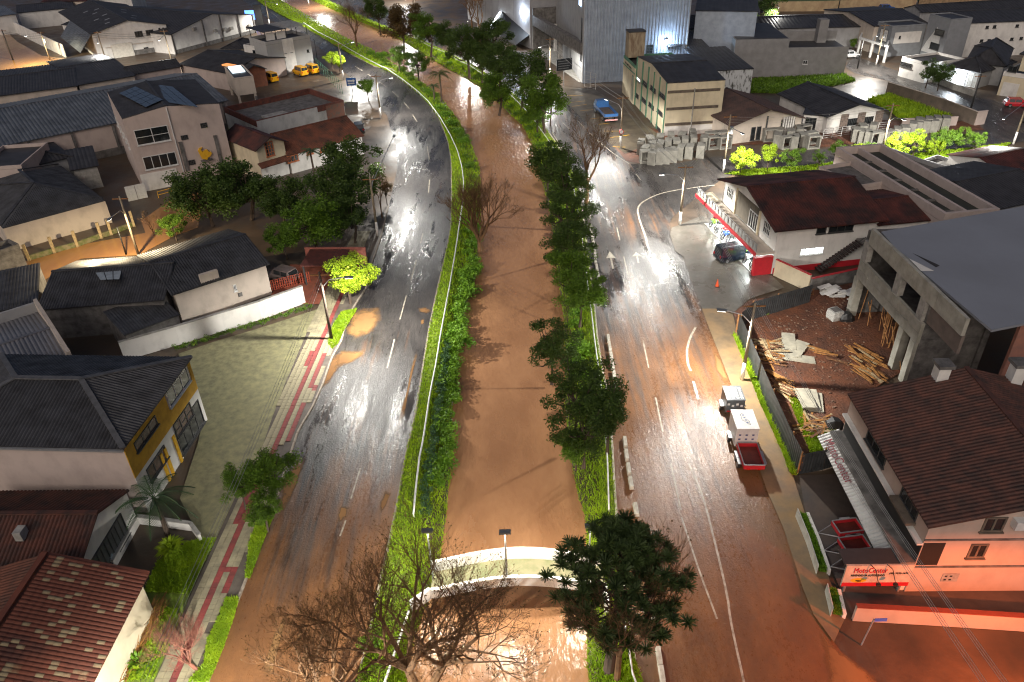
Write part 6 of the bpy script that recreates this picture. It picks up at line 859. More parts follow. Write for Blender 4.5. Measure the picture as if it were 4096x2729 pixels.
# ================================================================== culvert boxes
CUL = mat('culvert_concrete', (.235, .225, .195), (.14, .133, .115), 1.2, .85, bump=.3, bscale=14)
def cul_mesh(w, h, d, t=.2):
    mb = MB(); o = [(-w / 2, 0), (w / 2, 0), (w / 2, h), (-w / 2, h)]; i_ = [(-w / 2 + t, t), (w / 2 - t, t), (w / 2 - t, h - t), (-w / 2 + t, h - t)]
    for y, f_ in ((-d / 2, 1), (d / 2, -1)): mb.add([(x, y, z) for x, z in o + i_], [(k, (k + 1) % 4, 4 + (k + 1) % 4, 4 + k)[::f_] for k in range(4)])
    mb.add([(x, -d / 2, z) for x, z in o] + [(x, d / 2, z) for x, z in o], [(k, 4 + k, 4 + (k + 1) % 4, (k + 1) % 4) for k in range(4)]); mb.add([(x, -d / 2, z) for x, z in i_] + [(x, d / 2, z) for x, z in i_], [(k, (k + 1) % 4, 4 + (k + 1) % 4, 4 + k) for k in range(4)]); return mb.mesh('culvert_box', CUL)
cme = [cul_mesh(2.0, 2.0, 1.0), cul_mesh(2.0, 1.9, 1.15)]
groups = [('the cluster beside the cream end wall', 'culvert boxes beside the cream building', [(17, 30, 440, 1.2), (17, 110, 436, 1.35), (17, 185, 428, 1.3), (17, 265, 412, 1.4), (17, 345, 385, 1.3), (17, 445, 372, 1.25), (17, 575, 362, 1.35), (2, 2100, 1120, .1), (17, -60, 390, 1.2), (17, 20, 345, 1.4), (17, 110, 330, 1.2), (17, 200, 315, 1.3), (17, 290, 300, 1.5), (17, 390, 285, 1.3), (17, 490, 270, 1.3), (17, -110, 320, 1.2), (17, 0, 270, 1.5), (17, 110, 250, 1.4), (17, 230, 235, 1.3), (17, 360, 225, 1.3), (17, 480, 205, 1.5), (17, 610, 265, 1.2), (17, 720, 275, .2), (17, 850, 270, .15), (17, 700, 215, .3), (17, 820, 205, .25)]), ('the cluster before the brown-roofed house', 'culvert boxes before the brown-roofed house', [(17, 1560, 272, .15), (17, 1650, 262, 1.3), (17, 1450, 235, 1.3), (17, 1740, 235, 1.35), (17, 1860, 268, .2), (17, 1830, 215, .3), (17, 1360, 185, .2), (17, 1470, 170, 1.3), (17, 1600, 190, 1.2), (17, 1700, 170, 1.4), (17, 1560, 130, .2), (17, 1660, 120, .3), (17, 1760, 140, .25)]), ('the row behind the lime trees', 'culvert boxes behind the lime trees', [(16, 400, 180, 1.2), (16, 465, 195, 1.25), (16, 540, 210, 1.2), (16, 620, 225, .4), (16, 700, 215, 1.2), (16, 780, 200, .5), (16, 870, 175, 1.2), (16, 960, 150, 1.3), (16, 480, 130, 1.3), (16, 600, 125, 1.2), (16, 1050, 110, 1.2), (16, 1120, 85, 1.2), (16, 1200, 75, 1.3), (16, 1290, 70, 1.2), (15, 1120, 1500, 1.2), (15, 1230, 1490, 1.2), (15, 1330, 1480, 1.3), (15, 1430, 1475, 1.2)])]
for where, grp, L in groups:
    ang0 = {'t': 0}[where[0]]
    for i, (n_, x, y, rz) in enumerate(sorted(L, key=lambda t: g(*t[:3]).x)): put('culvert_box', cme[i % 2], None, lx(g(n_, x, y)), rz + random.uniform(-.12, .12), nth(i) + ' grey hollow culvert box from the left in ' + where, 'culvert box', grp)
# ================================================================== vehicles
TYRE = paint('tyre_rubber', (.015, .015, .015), .8); RIM = paint('wheel_rim', (.4, .4, .42), .3, .8); CHROME = paint('lamp_glass', (.6, .6, .62), .15); TAIL = paint('tail_lamp', (.45, .01, .01), .2)
def wheel(o, x, y, r=.32, w=.2):
    mb = MB(); mb.tube([(x, y - w / 2, r), (x, y + w / 2, r)], r, 14); wh = mb.build('wheel', TYRE, o); mb = MB(); mb.tube([(x, y - w / 2 - .01, r), (x, y + w / 2 + .01, r)], r * .6, 10); mb.build('rim', RIM, wh)
def loft(mb, secs):   # cross sections (x, halfwidth list at heights)
    k = len(secs[0][1]); vs = []
    for x, pr in secs: vs += [(x, -hw, z) for hw, z in pr] + [(x, hw, z) for hw, z in reversed(pr)]
    m = 2 * k; fs = [(i * m + j, (i + 1) * m + j, (i + 1) * m + (j + 1) % m, i * m + (j + 1) % m) for i in range(len(secs) - 1) for j in range(m)]; fs += [tuple(range(m)), tuple((len(secs) - 1) * m + j for j in range(m - 1, -1, -1))]; mb.add(vs, fs)
def car(name, label, cat, loc, rz, col, L=4.3, Wd=1.75, H=1.5, kind='suv', rack=False, group=None):
    o = thing(name, label, cat, loc, rz, group); pm = paint('car_paint_' + '_'.join(str(int(c * 99)) for c in col), col, .22); h = Wd / 2; l = L / 2; b0 = .28; bel = H * .58
    mb = MB(); hood = bel - .02 if kind != 'van' else bel
    loft(mb, [(-l, [(h * .86, b0 + .1), (h * .94, bel * .8), (h * .88, bel)]), (-l + .15, [(h * .96, b0), (h, bel * .8), (h * .93, bel)]), (0, [(h * .98, b0 - .03), (h, bel * .8), (h * .94, bel)]), (l - .9, [(h * .98, b0), (h, bel * .8), (h * .92, hood)]), (l - .25, [(h * .94, b0), (h * .96, bel * .75), (h * .85, hood - .12)]), (l, [(h * .8, b0 + .12), (h * .84, bel * .65), (h * .76, hood - .25)])]); mb.build('body', pm, o, False)
    x0, x1, x2, x3 = {'suv': (-l + .12, -l + .45, .3, .95), 'van': (-l + .05, -l + .15, .75, 1.35)}[kind]
    mb = MB(); loft(mb, [(x0, [(h * .86, bel - .02), (h * .82, bel + .02)]), (x1, [(h * .9, bel - .02), (h * .76, H)]), (x2, [(h * .9, bel - .02), (h * .76, H)]), (x3, [(h * .88, bel - .02), (h * .8, bel + .02)])]); mb.build('cabin', pm, o)
    def q(P, name='window', m=GLASS): mb_ = MB(); mb_.add(P, [(0, 1, 2, 3)]); mb_.build(name, m, o)
    e = .012; zs, zt = bel + .06, H - .1; hw = lambda z: h * (.9 - .14 * (z - bel) / (H - bel)) + e
    for s_ in (-1, 1):
        xs = [x1 + .1, (x1 + x2) / 2 - .04, (x1 + x2) / 2 + .04, x2 - .02]
        for a, c_ in ((xs[0], xs[1]), (xs[2], xs[3])): q([(a, s_ * hw(zs), zs), (c_, s_ * hw(zs), zs), (c_, s_ * hw(zt), zt), (a, s_ * hw(zt), zt)])
        q([(l - .3, s_ * h * .55, bel * .8), (l - .08, s_ * h * .8, bel * .72), (l - .12, s_ * h * .8, bel * .9), (l - .3, s_ * h * .55, bel * .97)], 'headlight', CHROME); q([(-l - .01, s_ * h * .6, bel * .7), (-l - .01, s_ * h * .9, bel * .7), (-l - .005, s_ * h * .86, bel * .98), (-l - .005, s_ * h * .6, bel * .98)], 'tail_light', TAIL)
        mb = MB(); mb.box(x2 + .15, x2 + .35, s_ * (h + .08) - .08, s_ * (h + .08) + .08, bel, bel + .16); mb.build('mirror', pm, o)
    f_ = lambda t: (x2 + (x3 - x2) * t + .015, H - (H - bel) * t + .02); (a, za), (c_, zc) = f_(.12), f_(.9); q([(a, -h * .7, za), (a, h * .7, za), (c_, h * .78, zc), (c_, -h * .78, zc)], 'windscreen'); f2 = lambda t: (x1 + (x0 - x1) * t - .015, H - (H - bel) * t + .01); (a, za), (c_, zc) = f2(.15), f2(.85); q([(a, h * .68, za), (a, -h * .68, za), (c_, -h * .74, zc), (c_, h * .74, zc)], 'rear_window')
    for x in (-l + .8, l - .85):
        for y in (-h + .08, h - .08): wheel(o, x, y)
    if rack:
        for y in (-h * .6, h * .6): mb = MB(); mb.tube([(x1 + .1, y, H + .1), (x2 - .1, y, H + .1)], .03, 5); mb.build('roof_rail', METAL, o)
    return o
def face(a, b_): d = lx(g(*b_)) - lx(g(*a)); return math.atan2(d.y, d.x)
car('blue_van', 'dark blue van parked on the shop forecourt', 'van', lx(g(6, 350, 215)), face((6, 290, 235), (6, 450, 205)), (.006, .011, .022), 4.5, 1.8, 1.85, 'van', True)
car('parked_car', 'brownish grey car parked behind the red fence beside the lime tree', 'car', lx(g(4, 1945, 355)), face((4, 2040, 380), (4, 1860, 330)), (.16, .12, .11)); car('parked_car', 'dark car in front of the stone-clad white house', 'car', lx(g(3, 940, 890)), face((3, 880, 885), (3, 1000, 892)), (.02, .03, .04)); car('parked_car', 'white car at the end of the far right street', 'car', lx(g(15, 355, 660)), .1, (.55, .55, .55)); car('parked_car', 'blue car behind the long black shed at the top right', 'car', lx(g(15, 770, 115)), .1, (.03, .10, .35)); car('parked_car', 'red car at the right edge of the far street', 'car', lx(g(15, 2270, 1225)), -.25, (.5, .02, .03)); car('parked_car', 'dark car half hidden beside the brown tile house on the left road', 'car', lx(g(12, 1770, 1500)), 1.8, (.02, .025, .03))
for (p, lb, a) in [((12, 1100, 865), 'yellow van left of the two beside the grey terrace house', 2.3), ((12, 1225, 840), 'yellow van right of the two beside the grey terrace house', 2.3), ((12, 760, 935), 'yellow van behind the concrete tank house', 2.3), ((12, 605, 965), 'yellow van half hidden behind the concrete tank house', 2.3)]: car('yellow_van', lb, 'van', lx(g(*p)), a, (.72, .36, .01), 4.2, 1.8, 2.0, 'van', group='yellow vans in the yard')
# blue flatbed truck
P0, P1 = g(2, 1870, 865), g(2, 1760, 745); rz = math.atan2((P1 - P0).y, (P1 - P0).x); o = thing('flatbed_truck', 'blue flatbed truck parked before the cream building', 'truck', (P0 + P1) / 2, rz); BLU = paint('truck_blue', (.035, .12, .32), .35); mb = MB(); loft(mb, [(1.9, [(1.05, .6), (1.1, 1.4), (.95, 2.3)]), (3.2, [(1.05, .6), (1.1, 1.4), (.92, 2.25)]), (3.7, [(1.05, .6), (1.08, 1.3), (.85, 1.5)])]); mb.build('cab', BLU, o)
mb = MB(); mb.add([(3.28, -.85, 2.1), (3.28, .85, 2.1), (3.68, .9, 1.55), (3.68, -.9, 1.55)], [(0, 1, 2, 3)]); mb.build('windscreen', GLASS, o); mb = MB(); mb.box(1.86, 1.89, -.8, .8, 1.6, 2.1); mb.build('rear_window', GLASS, o); mb = MB(); mb.box(-4.2, 1.7, -1.15, 1.15, 1.0, 1.12); mb.build('bed', mat('bed_wood', (.10, .075, .06), (.06, .045, .035), 2, .7), o)
for nm, bx_ in (('side_board', (-4.2, 1.7, -1.2, -1.14, 1.13, 1.6)), ('side_board', (-4.2, 1.7, 1.14, 1.2, 1.13, 1.6)), ('head_board', (1.62, 1.7, -1.13, 1.13, 1.13, 2.2)), ('tail_board', (-4.22, -4.14, -1.13, 1.13, 1.13, 1.6))): mb = MB(); mb.box(*bx_); mb.build(nm, BLU, o)
STR = mat('striped_bumper', (.6, .6, .58), (.5, .03, .03), 12, .5, lo=.49, hi=.51); mb = MB(); mb.box(-4.4, -4.25, -1.1, 1.1, .5, .72); mb.build('bumper', STR, o); mb = MB(); mb.box(-4.1, 3.4, -.4, .4, .6, .95); mb.build('chassis', BLACK, o)
for x in (-2.6, 2.6):
    for y in (-.95, .95): wheel(o, x, y, .48, .3)
# trailers standing on the right road
TZ = [g(6, 330, 1270), g(6, 400, 1500), g(9, 465, 95)]; dirt = g(9, 465, 110) - g(6, 330, 1270); tr_rz = math.atan2(-dirt.y, -dirt.x)
def box_trailer(label, loc, L, Wd, Hh, body, roof, deco):
    o = thing('box_trailer', label, 'trailer', loc, tr_rz); mb = MB(); mb.box(-L / 2, L / 2, -Wd / 2, Wd / 2, .45, .45 + Hh); mb.build('box', body, o); mb = MB(); mb.box(-L / 2 - .03, L / 2 + .03, -Wd / 2 - .03, Wd / 2 + .03, .452 + Hh, .50 + Hh); mb.build('roof', roof, o); deco(o, .505 + Hh, L, Wd)
    for y in (-Wd / 2 - .15, Wd / 2 + .15): wheel(o, 0, y, .3, .2); mb = MB(); mb.box(-.42, .42, y - .14, y + .14, .62, .68); mb.build('mudguard', METAL, o)
    mb = MB(); mb.tube([(L / 2, -.4, .5), (L / 2 + 1.0, 0, .5), (L / 2, .4, .5)], .05, 6); mb.build('drawbar', METAL, o); mb = MB(); mb.box(-L / 2 - .02, -L / 2 - .005, -Wd / 2 + .1, Wd / 2 - .1, .5, .62); mb.build('light_bar', TAIL, o); return o
DKP = mat('dark_patterned', (.10, .11, .12), (.06, .065, .07), 2, .4); WTR = paint('white_trailer', (.68, .66, .64), .35)
def deco1(o, z, L, Wd):
    for i in range(5):
        for j in range(4):
            mb = MB(); x, y = -L / 2 + .3 + i * (L - .5) / 4.4, -Wd / 2 + .2 + j * (Wd - .35) / 3.2; s_ = .13; mb.prism([(x + s_ * c_, y + s_ * d_) for c_, d_ in ((-1, -.6), (0, -.9), (1, -.3), (.6, .2), (1, .8), (0, .9), (-.9, .6), (-.4, 0))], z, z + .004); mb.build('printed_mark', WTR, o)
    for k, (x, y) in enumerate(((-.35, .1), (.3, -.1))): mb = MB(); mb.prism([(x + .3 * math.cos(a) * (1 + .3 * math.sin(3 * a)), y + .2 * math.sin(a)) for a in np.linspace(0, 6.28, 14)[:-1]], z + .005, z + .009); mb.build('printed_mark', WTR, o)
    for j in range(4): mb = MB(); mb.box(-L / 2 - .012, -L / 2 - .006, -.6 + j * .35, -.4 + j * .35, 1.0 + .15 * (j % 2), 1.2 + .15 * (j % 2)); mb.build('printed_mark', WTR, o)
def deco2(o, z, L, Wd):
    mb = MB(); P = [(x * .55, y) for x, y in ((1.35, .05), (1.2, .2), (.8, .3), (.5, .22), (.1, .3), (-.3, .25), (-.6, .05), (-.9, -.02), (-1.3, -.28), (-1.1, -.3), (-.8, -.25), (-.5, -.3), (-.1, -.22), (.2, -.1), (.4, -.15), (.9, -.1))]; mb.prism(P, z, z + .004); mb.build('printed_outline', FRAMED, o); mb = MB(); mb.prism([(x * .93, y * .86) for x, y in P], z + .005, z + .008); mb.build('printed_patch', paint('pale_grey_print', (.45, .44, .42)), o); NV = paint('navy_print', (.06, .08, .2))
    for j in range(4): mb = MB(); mb.box(-.5 + j * .3, -.36 + j * .3, -.06 - .1 * (1 - j / 2), .08 - .1 * (1 - j / 2), z + .009, z + .012); mb.build('printed_mark', NV, o)
    for j in range(3):
        for k in range(3): mb = MB(); mb.box(-L / 2 - .012, -L / 2 - .006, -.55 + j * .5, -.38 + j * .5, .7 + k * .4, .84 + k * .4); mb.build('printed_mark', NV, o)
box_trailer('small dark patterned box trailer, farthest of the three parked in line', lx(g(6, 322, 1270, .0)) + Vector((.2, .3, 0)), 1.9, 1.45, 1.2, DKP, DKP, deco1); box_trailer('tall white box trailer with printed map shape on its roof', lx(g(6, 398, 1490)) + Vector((.1, .3, 0)), 2.3, 1.65, 1.7, WTR, WTR, deco2)
def open_trailer(label, loc, rz, L=2.4, Wd=1.45, axles=2, zb=.6, side=.35, cat='trailer'):
    o = thing('open_trailer', label, cat, loc, rz); mb = MB(); mb.box(-L / 2, L / 2, -Wd / 2, Wd / 2, zb - .08, zb); mb.build('bed', mat('red_bed', (.16, .03, .02), (.09, .02, .015), 2, .5), o)
    for nm, q in (('side_panel', (-L / 2, L / 2, -Wd / 2 - .03, -Wd / 2, zb, zb + side)), ('side_panel', (-L / 2, L / 2, Wd / 2, Wd / 2 + .03, zb, zb + side)), ('tail_panel', (-L / 2 - .03, -L / 2, -Wd / 2, Wd / 2, zb, zb + side)), ('front_panel', (L / 2, L / 2 + .03, -Wd / 2, Wd / 2, zb, zb + side))): mb = MB(); mb.box(*q); mb.build(nm, RED, o)
    mb = MB()
    for y in (-Wd / 2, Wd / 2): mb.bar((-L / 2, y, zb + side + .03), (L / 2, y, zb + side + .03), .06)
    for x in (-L / 2, L / 2): mb.bar((x, -Wd / 2, zb + side + .031), (x, Wd / 2, zb + side + .031), .06)
    mb.tube([(L / 2, -Wd / 2, zb - .05), (L / 2 + 1.2, 0, zb - .05), (L / 2, Wd / 2, zb - .05)], .045, 6); mb.tube([(L / 2 + 1.2, 0, zb - .1), (L / 2 + 1.2, 0, 0)], .03, 5); mb.build('frame', METAL, o)
    for i in range(axles):
        for y in (-Wd / 2 - .18, Wd / 2 + .18): x = (-.42 + i * .75) if axles > 1 else -.2; wheel(o, x, y, .3, .18); mb = MB(); mb.box(x - .36, x + .36, y - .13, y + .13, .62, .67); mb.build('mudguard', METAL, o)
    for y in (-.5, .3): mb = MB(); mb.box(-L / 2 - .05, -L / 2 - .031, y, y + .25, zb - .05, zb + .06); mb.build('tail_light', TAIL, o)
    return o
open_trailer('open red-bedded twin-axle trailer, nearest of the three parked in line', lx(g(9, 455, 60)), tr_rz, 2.5, 1.5)
for p, lb in (((9, 1120, 545), 'farthest grey and red utility trailer behind the planter'), ((9, 1165, 665), 'middle grey and red utility trailer behind the planter'), ((9, 1215, 775), 'utility trailer half hidden by the billboard')): open_trailer(lb, lx(g(*p)), math.pi + .12, 1.7, 1.1, 1, .5, .3)

# flood lamp behind the cream building washing the ribbed hall
fl = HALL; (a0, z0) = fl.on('front', 14, 575, 560); o = thing('wall_floodlight', 'small floodlight on the ribbed hall above the cream building roof', 'floodlight', fl.A + fl.u * a0 - fl.v * .5 + Vector((0, 0, 7.6)), fl.root.rotation_euler.z); mb = MB(); mb.box(-.3, .3, -.15, .15, -.15, .1); mb.build('housing', HEAD, o); mb = MB(); mb.box(-.25, .25, -.12, .12, -.17, -.152); mb.build('lens', mat('cool_lens', (.8, .9, 1), emit=(.75, .88, 1), es=12), o)
l = bpy.data.lights.new('flood', 'POINT'); l.energy = 600; l.color = (.55, .75, 1); l.shadow_soft_size = .3; lo_ = bpy.data.objects.new('flood', l); COL.objects.link(lo_); lo_.parent = o; lo_.location = (0, -1.2, -.6)
# ================================================================== vegetation
def leaves(C, rad, per, size, rng, flat=.55):
    """leaf quads in clumps around centres C"""
    k = len(C); n = k * per; c = np.repeat(np.array(C), per, 0); r = np.repeat(np.array(rad), per)
    d = rng.normal(size=(n, 3)); d /= np.linalg.norm(d, axis=1)[:, None]; p = c + d * (r * rng.random(n) ** .45)[:, None] * np.array([1, 1, .8])
    a = rng.normal(size=(n, 3)); a[:, 2] *= flat; a /= np.linalg.norm(a, axis=1)[:, None]; b = np.cross(a, rng.normal(size=(n, 3))); b /= np.linalg.norm(b, axis=1)[:, None]; s = (size * rng.uniform(.6, 1.3, n))[:, None]
    v = np.stack([p - a * s, p + b * s * .5, p + a * s, p - b * s * .5], 1).reshape(-1, 3); f = np.arange(4 * n).reshape(-1, 4); return v, f
def meshnp(name, v, f, m):
    me = bpy.data.meshes.new(name); me.vertices.add(len(v)); me.vertices.foreach_set('co', v.astype(np.float32).ravel()); me.loops.add(f.size); me.loops.foreach_set('vertex_index', f.ravel().astype(np.int32)); me.polygons.add(len(f)); me.polygons.foreach_set('loop_start', np.arange(len(f), dtype=np.int32) * f.shape[1]); me.materials.append(m); me.update(calc_edges=True); return me
def crown_pts(rng, n, R, zs=.75, hollow=.35):
    d = rng.normal(size=(n, 3)); d /= np.linalg.norm(d, axis=1)[:, None]; r = R * (hollow + (1 - hollow) * rng.random(n) ** .6); p = d * r[:, None] * np.array([1, 1, zs]); return p
TV = {}
def tree_var(seed, m, dens=1.0, zs=.78):
    key = (seed, m.name, dens)
    if key in TV: return TV[key]
    rng = np.random.default_rng(seed); C = crown_pts(rng, int(46 * dens), 2.6, zs); C[:, 2] -= C[:, 2].min() * .0; lump = rng.normal(size=(5, 3)) * np.array([1.3, 1.3, .8]); C = C + lump[rng.integers(0, 5, len(C))] * .42
    v, f = leaves(C, rng.uniform(.5, 1.0, len(C)), 230, .115, rng); cm = meshnp('crown', v, f, m)
    mb = MB(); low = -3.4
    mb.tube([(0, 0, low), (rng.normal() * .15, rng.normal() * .15, low * .45), (rng.normal() * .2, rng.normal() * .2, -.4)], [.2, .16, .1], 7)
    for q in C[:: max(1, len(C) // 14)]: b_ = Vector((rng.normal() * .1, rng.normal() * .1, low * rng.uniform(.15, .5))); mb.tube([b_, b_.lerp(Vector(q), .5) + Vector((0, 0, -.25)), Vector(q)], [.075, .05, .02], 4, cap=False)
    tm = mb.mesh('trunk', BARK); TV[key] = (cm, tm); return TV[key]
def tree(label, p, zc, R, m, seed=1, name='leafy_tree', dens=1.0, zs=.78, group=None, zb=0.0, cat='tree'):
    """p: crown centre pixel; crown centre stands zc above ground"""
    q = g(*p, zc + zb); s_ = R / 3.2; cm, tm = tree_var(seed, m, dens, zs); o = thing(name, label, cat, (q.x, q.y, zb), 0, group); rz = random.uniform(0, 6.28); put('crown', cm, o, (0, 0, zc), rz, scale=s_); t = put('trunk', tm, o, (0, 0, zc), rz, scale=(s_, s_, zc / 3.4)); return o
SEEDS = [11, 12, 13, 14, 15]
for i, (p, zc, R, m, lb) in enumerate([((0, 470, 445), 4.4, 4.7, LDARK, 'dark round tree left end of the clump beside the flooded lane'), ((0, 560, 425), 4.8, 4.8, LDARK, 'dark tree at the top of the clump below the pale office'), ((0, 640, 450), 3.8, 3.8, LDARK, 'smaller dark tree in the middle of the clump left of the road'), ((0, 800, 375), 5.4, 4.5, LDARK, 'tall dark tree nearest the left road in the clump'), ((0, 765, 440), 4.8, 4.5, LDARK, 'dark tree in front of the white tile-roofed house'), ((0, 715, 505), 4.2, 4.2, LMID, 'dark tree behind the corrugated house right side'), ((0, 805, 490), 4.0, 3.0, LDARK, 'dark tree beside the left road above the lime tree'), ((0, 650, 545), 2.8, 2.4, LMID, 'low green tree behind the corrugated house'), ((0, 395, 515), 2.2, 1.8, LMID, 'small green tree at the edge of the flooded lane'),
    ((0, 795, 630), 3.6, 2.7, LLIME, 'bright lime green tree beside the left road'), ((0, 545, 1105), 2.9, 1.7, LMID, 'left lobe street tree on the slab sidewalk'), ((0, 612, 1075), 3.4, 2.2, LMID, 'small green street tree on the slab sidewalk'), ((0, 600, 1165), 2.4, 1.5, LMID, 'low leafy sucker below the slab sidewalk street tree'), ((12, 1450, 655), 2.8, 1.7, LLIME, 'clipped lime tree left of a pair on the left road'), ((12, 1530, 700), 2.8, 1.6, LLIME, 'clipped lime tree right of a pair on the left road'), ((12, 1855, 985), 2.8, 2.0, LMID, 'small street tree beside the arrow sign'), ((0, 885, 430), 2.6, 1.0, LBROWN, 'thin brownish sapling on the grass island by the left road')]): tree(lb, p, zc, R, m, SEEDS[i % 5])
RB = 'trees on the right canal bank'
for i, (p, zc, R, m, zb, lb) in enumerate([((2, 410, 150), 7.5, 6.0, LBROWN, -.4, 'brown-leaved big tree between the far roads'), ((2, 600, 190), 6.5, 4.4, LMID, 0, 'green tree beside the brown-leaved tree at the far bend'), ((2, 870, 300), 7.0, 5.2, LDARK, 0, 'dark tree left of the portal on the canal bank'), ((2, 1040, 240), 8.5, 4.6, LDARK, 0, 'tall dark tree before the grey showroom'), ((2, 1090, 420), 6.5, 4.4, LDARK, 0, 'dark tree with two stems before the lamp with cables'), ((2, 1240, 480), 7.0, 5.0, LDARK, 0, 'wide dark tree on the right bank opposite the metal hall'), ((2, 1080, 610), 4.8, 4.0, LMID, -.4, 'green-lit lower tree leaning over the canal'), ((2, 1400, 650), 6.5, 5.0, LMID, 0, 'green-lit tree opposite the blue truck'), ((2, 1440, 560), 7.5, 2.0, LDARK, 0, 'pointed dark tree top opposite the blue truck'), ((2, 1350, 780), 3.5, 2.8, LMID, -.3, 'bright lower tree on the right bank bend'), ((2, 250, 60), 6.5, 4.0, LDARK, 0, 'dark tree at the far bend above the brown-leaved one'), ((2, 730, 230), 5.5, 3.8, LDARK, 0, 'dark tree between the green tree and the portal trees'), ((2, 960, 380), 5.5, 3.6, LDARK, 0, 'dark tree filling the gap before the twin-stemmed dark tree'), ((2, 520, 420), 4.0, 3.0, LMID, -.3, 'green tree on the left bank above the dark palm'), ((2, 390, 380), 3.5, 2.6, LMID, -.3, 'small green tree on the left bank at the far bend'), ((2, 1420, 1120), 6.0, 3.5, LDARK, 0, 'dark tree on the right bank by the first lane dividers'), ((2, 1560, 1230), 6.0, 3.6, LDARK, 0, 'large dark tree reaching over the right road edge'), ((2, 1530, 1460), 5.0, 3.4, LDARK, 0, 'dark tree above the arrow lane markings'), ((5, 1560, 90), 4.5, 3.2, LDARK, 0, 'dark leafy tree left of the three road arrows'), ((5, 1590, 300), 4.0, 3.0, LMID, 0, 'green tree on the right bank below the arrows'), ((5, 1650, 440), 4.0, 2.7, LMID, 0, 'leafy tree touching the white rail on the right bank'), ((5, 1450, 790), 4.5, 2.7, LDARK, -.5, 'open dark tree leaning over the muddy water'), ((5, 1620, 1120), 5.0, 3.1, LDARK, 0, 'dark tree above the conifer on the right bank'), ((5, 1850, 1250), 4.6, 2.4, LDARK, 0, 'dark tree hanging over the lane divider blocks'), ((5, 1680, 1330), 4.6, 2.9, LDARK, 0, 'broad dark tree on the right bank beside the divider blocks'), ((5, 1620, 1490), 2.6, 1.7, LMID, -.3, 'low green tree at the water edge above the bridge')]): tree(lb, p, zc, R, m, SEEDS[i % 5], group=RB, zb=zb, dens=.8 if m is LDARK and i > 15 else 1.0)
ST = 'young trees on the side street verge'
for i, (p, zc, R, m, lb) in enumerate([((17, 1060, 370), 2.5, 2.0, LLIME, 'round lime tree nearest the motorcycle shop roof'), ((17, 1375, 330), 2.4, 1.7, LLIME, 'second lime tree along the side street'), ((17, 1640, 360), 2.4, 1.7, LMID, 'olive young tree, third along the side street'), ((17, 1950, 370), 2.0, 1.1, LMID, 'thin sapling in front of the light-streaked lane'), ((17, 2150, 260), 2.6, 1.3, LMID, 'young olive tree before the second lamp pole'), ((16, 490, 270), 2.2, 1.2, LLIME, 'yellowish young tree left of the tall pole'), ((16, 600, 280), 2.2, 1.3, LMID, 'green young tree beside the tall pole'), ((16, 880, 215), 2.6, 2.0, LLIME, 'big lime tree right of the tall pole'), ((16, 1120, 180), 2.6, 1.8, LLIME, 'second big lime tree right of the tall pole'), ((16, 1290, 240), 1.8, 1.2, LLIME, 'small lime tree low on the verge'), ((16, 1430, 130), 2.6, 1.9, LMID, 'grey-green tree among the lime trees'), ((16, 1410, 230), 1.8, 1.1, LLIME, 'small yellow tree below the grey-green one'), ((16, 1620, 130), 2.4, 1.7, LMID, 'olive tree near the end of the verge'), ((16, 1830, 165), 2.3, 1.3, LMID, 'last young tree on the side street verge'), ((15, 1280, 800), 3.4, 2.4, LDARK, 'left of two round dark trees on the far right street'), ((15, 1420, 830), 3.4, 2.5, LDARK, 'right of two round dark trees on the far right street'), ((15, 400, 495), 1.6, 1.3, LMID, 'small bright shrub tree beside the white gabled porch'), ((14, 1700, 110), 6, 5, LDARK, 'dark tree behind the blue-grey hall at the top')]): tree(lb, p, zc, R, m, SEEDS[(i + 2) % 5], group=ST if i < 14 else None, dens=.8)
# shrubs along the banks
def shrub_var(seed, m):
    k = ('s', seed, m.name)
    if k not in TV: rng = np.random.default_rng(seed); C = crown_pts(rng, 16, .75, .7, .1); C[:, 2] = np.abs(C[:, 2]) * .9 + .1; v, f = leaves(C, rng.uniform(.25, .45, 16), 60, .085, rng); TV[k] = meshnp('shrub', v, f, m)
    return TV[k]
k = 0
def shrub(p, R, m, label, zb=-.2, name='shrub', group='shrubs along the canal banks'):
    global k; k += 1; q = g(*p, zb) if not isinstance(p, Vector) else p; put(name, shrub_var(21 + k % 4, m), None, (q.x, q.y, q.z if isinstance(p, Vector) else zb), random.uniform(0, 6), label, 'shrub', group, scale=(R, R, R * random.uniform(.8, 1.1)))
for p, R, lb in [((2, 290, 390), 2.0, 'bright round shrub beside the far bend of the canal'), ((2, 205, 375), 1.3, 'small dark shrub beside the far bend of the canal'), ((2, 680, 750), 1.6, 'first round shrub of the row on the left bank bend'), ((2, 720, 800), 1.5, 'second round shrub of the row on the left bank bend'), ((2, 760, 860), 1.6, 'third round shrub of the row on the left bank bend'), ((2, 800, 920), 1.6, 'fourth round shrub of the row on the left bank bend'), ((2, 830, 980), 1.5, 'fifth round shrub of the row on the left bank bend'), ((5, 800, 800), 2.0, 'light green bulging shrub beside the rail above the tree shadow'), ((5, 870, 330), 1.5, 'dark shrub at the foot of the bare tree'), ((5, 930, 300), 1.1, 'small leafy plant leaning over the water'), ((8, 200, 1300), 1.0, 'dark pointed shrub under the bare tree at the bottom'), ((2, 590, 640), 1.3, 'low shrub under the far palm on the left bank'), ((5, 1640, 860), 1.7, 'lit round shrub on the right bank below the open dark tree')]: shrub(p, R, LHEDGE, lb)
for i, y in enumerate(np.arange(42, 88, 1.9)): t = .7 + .2 * math.sin(y); shrub(Vector((atY(RL, y) * (1 - t) + atY(WL, y) * t, y, -.45)), random.uniform(1.1, 1.7), LHEDGE, nth(i) + ' low shrub from the bridge on the left bank between rail and water')
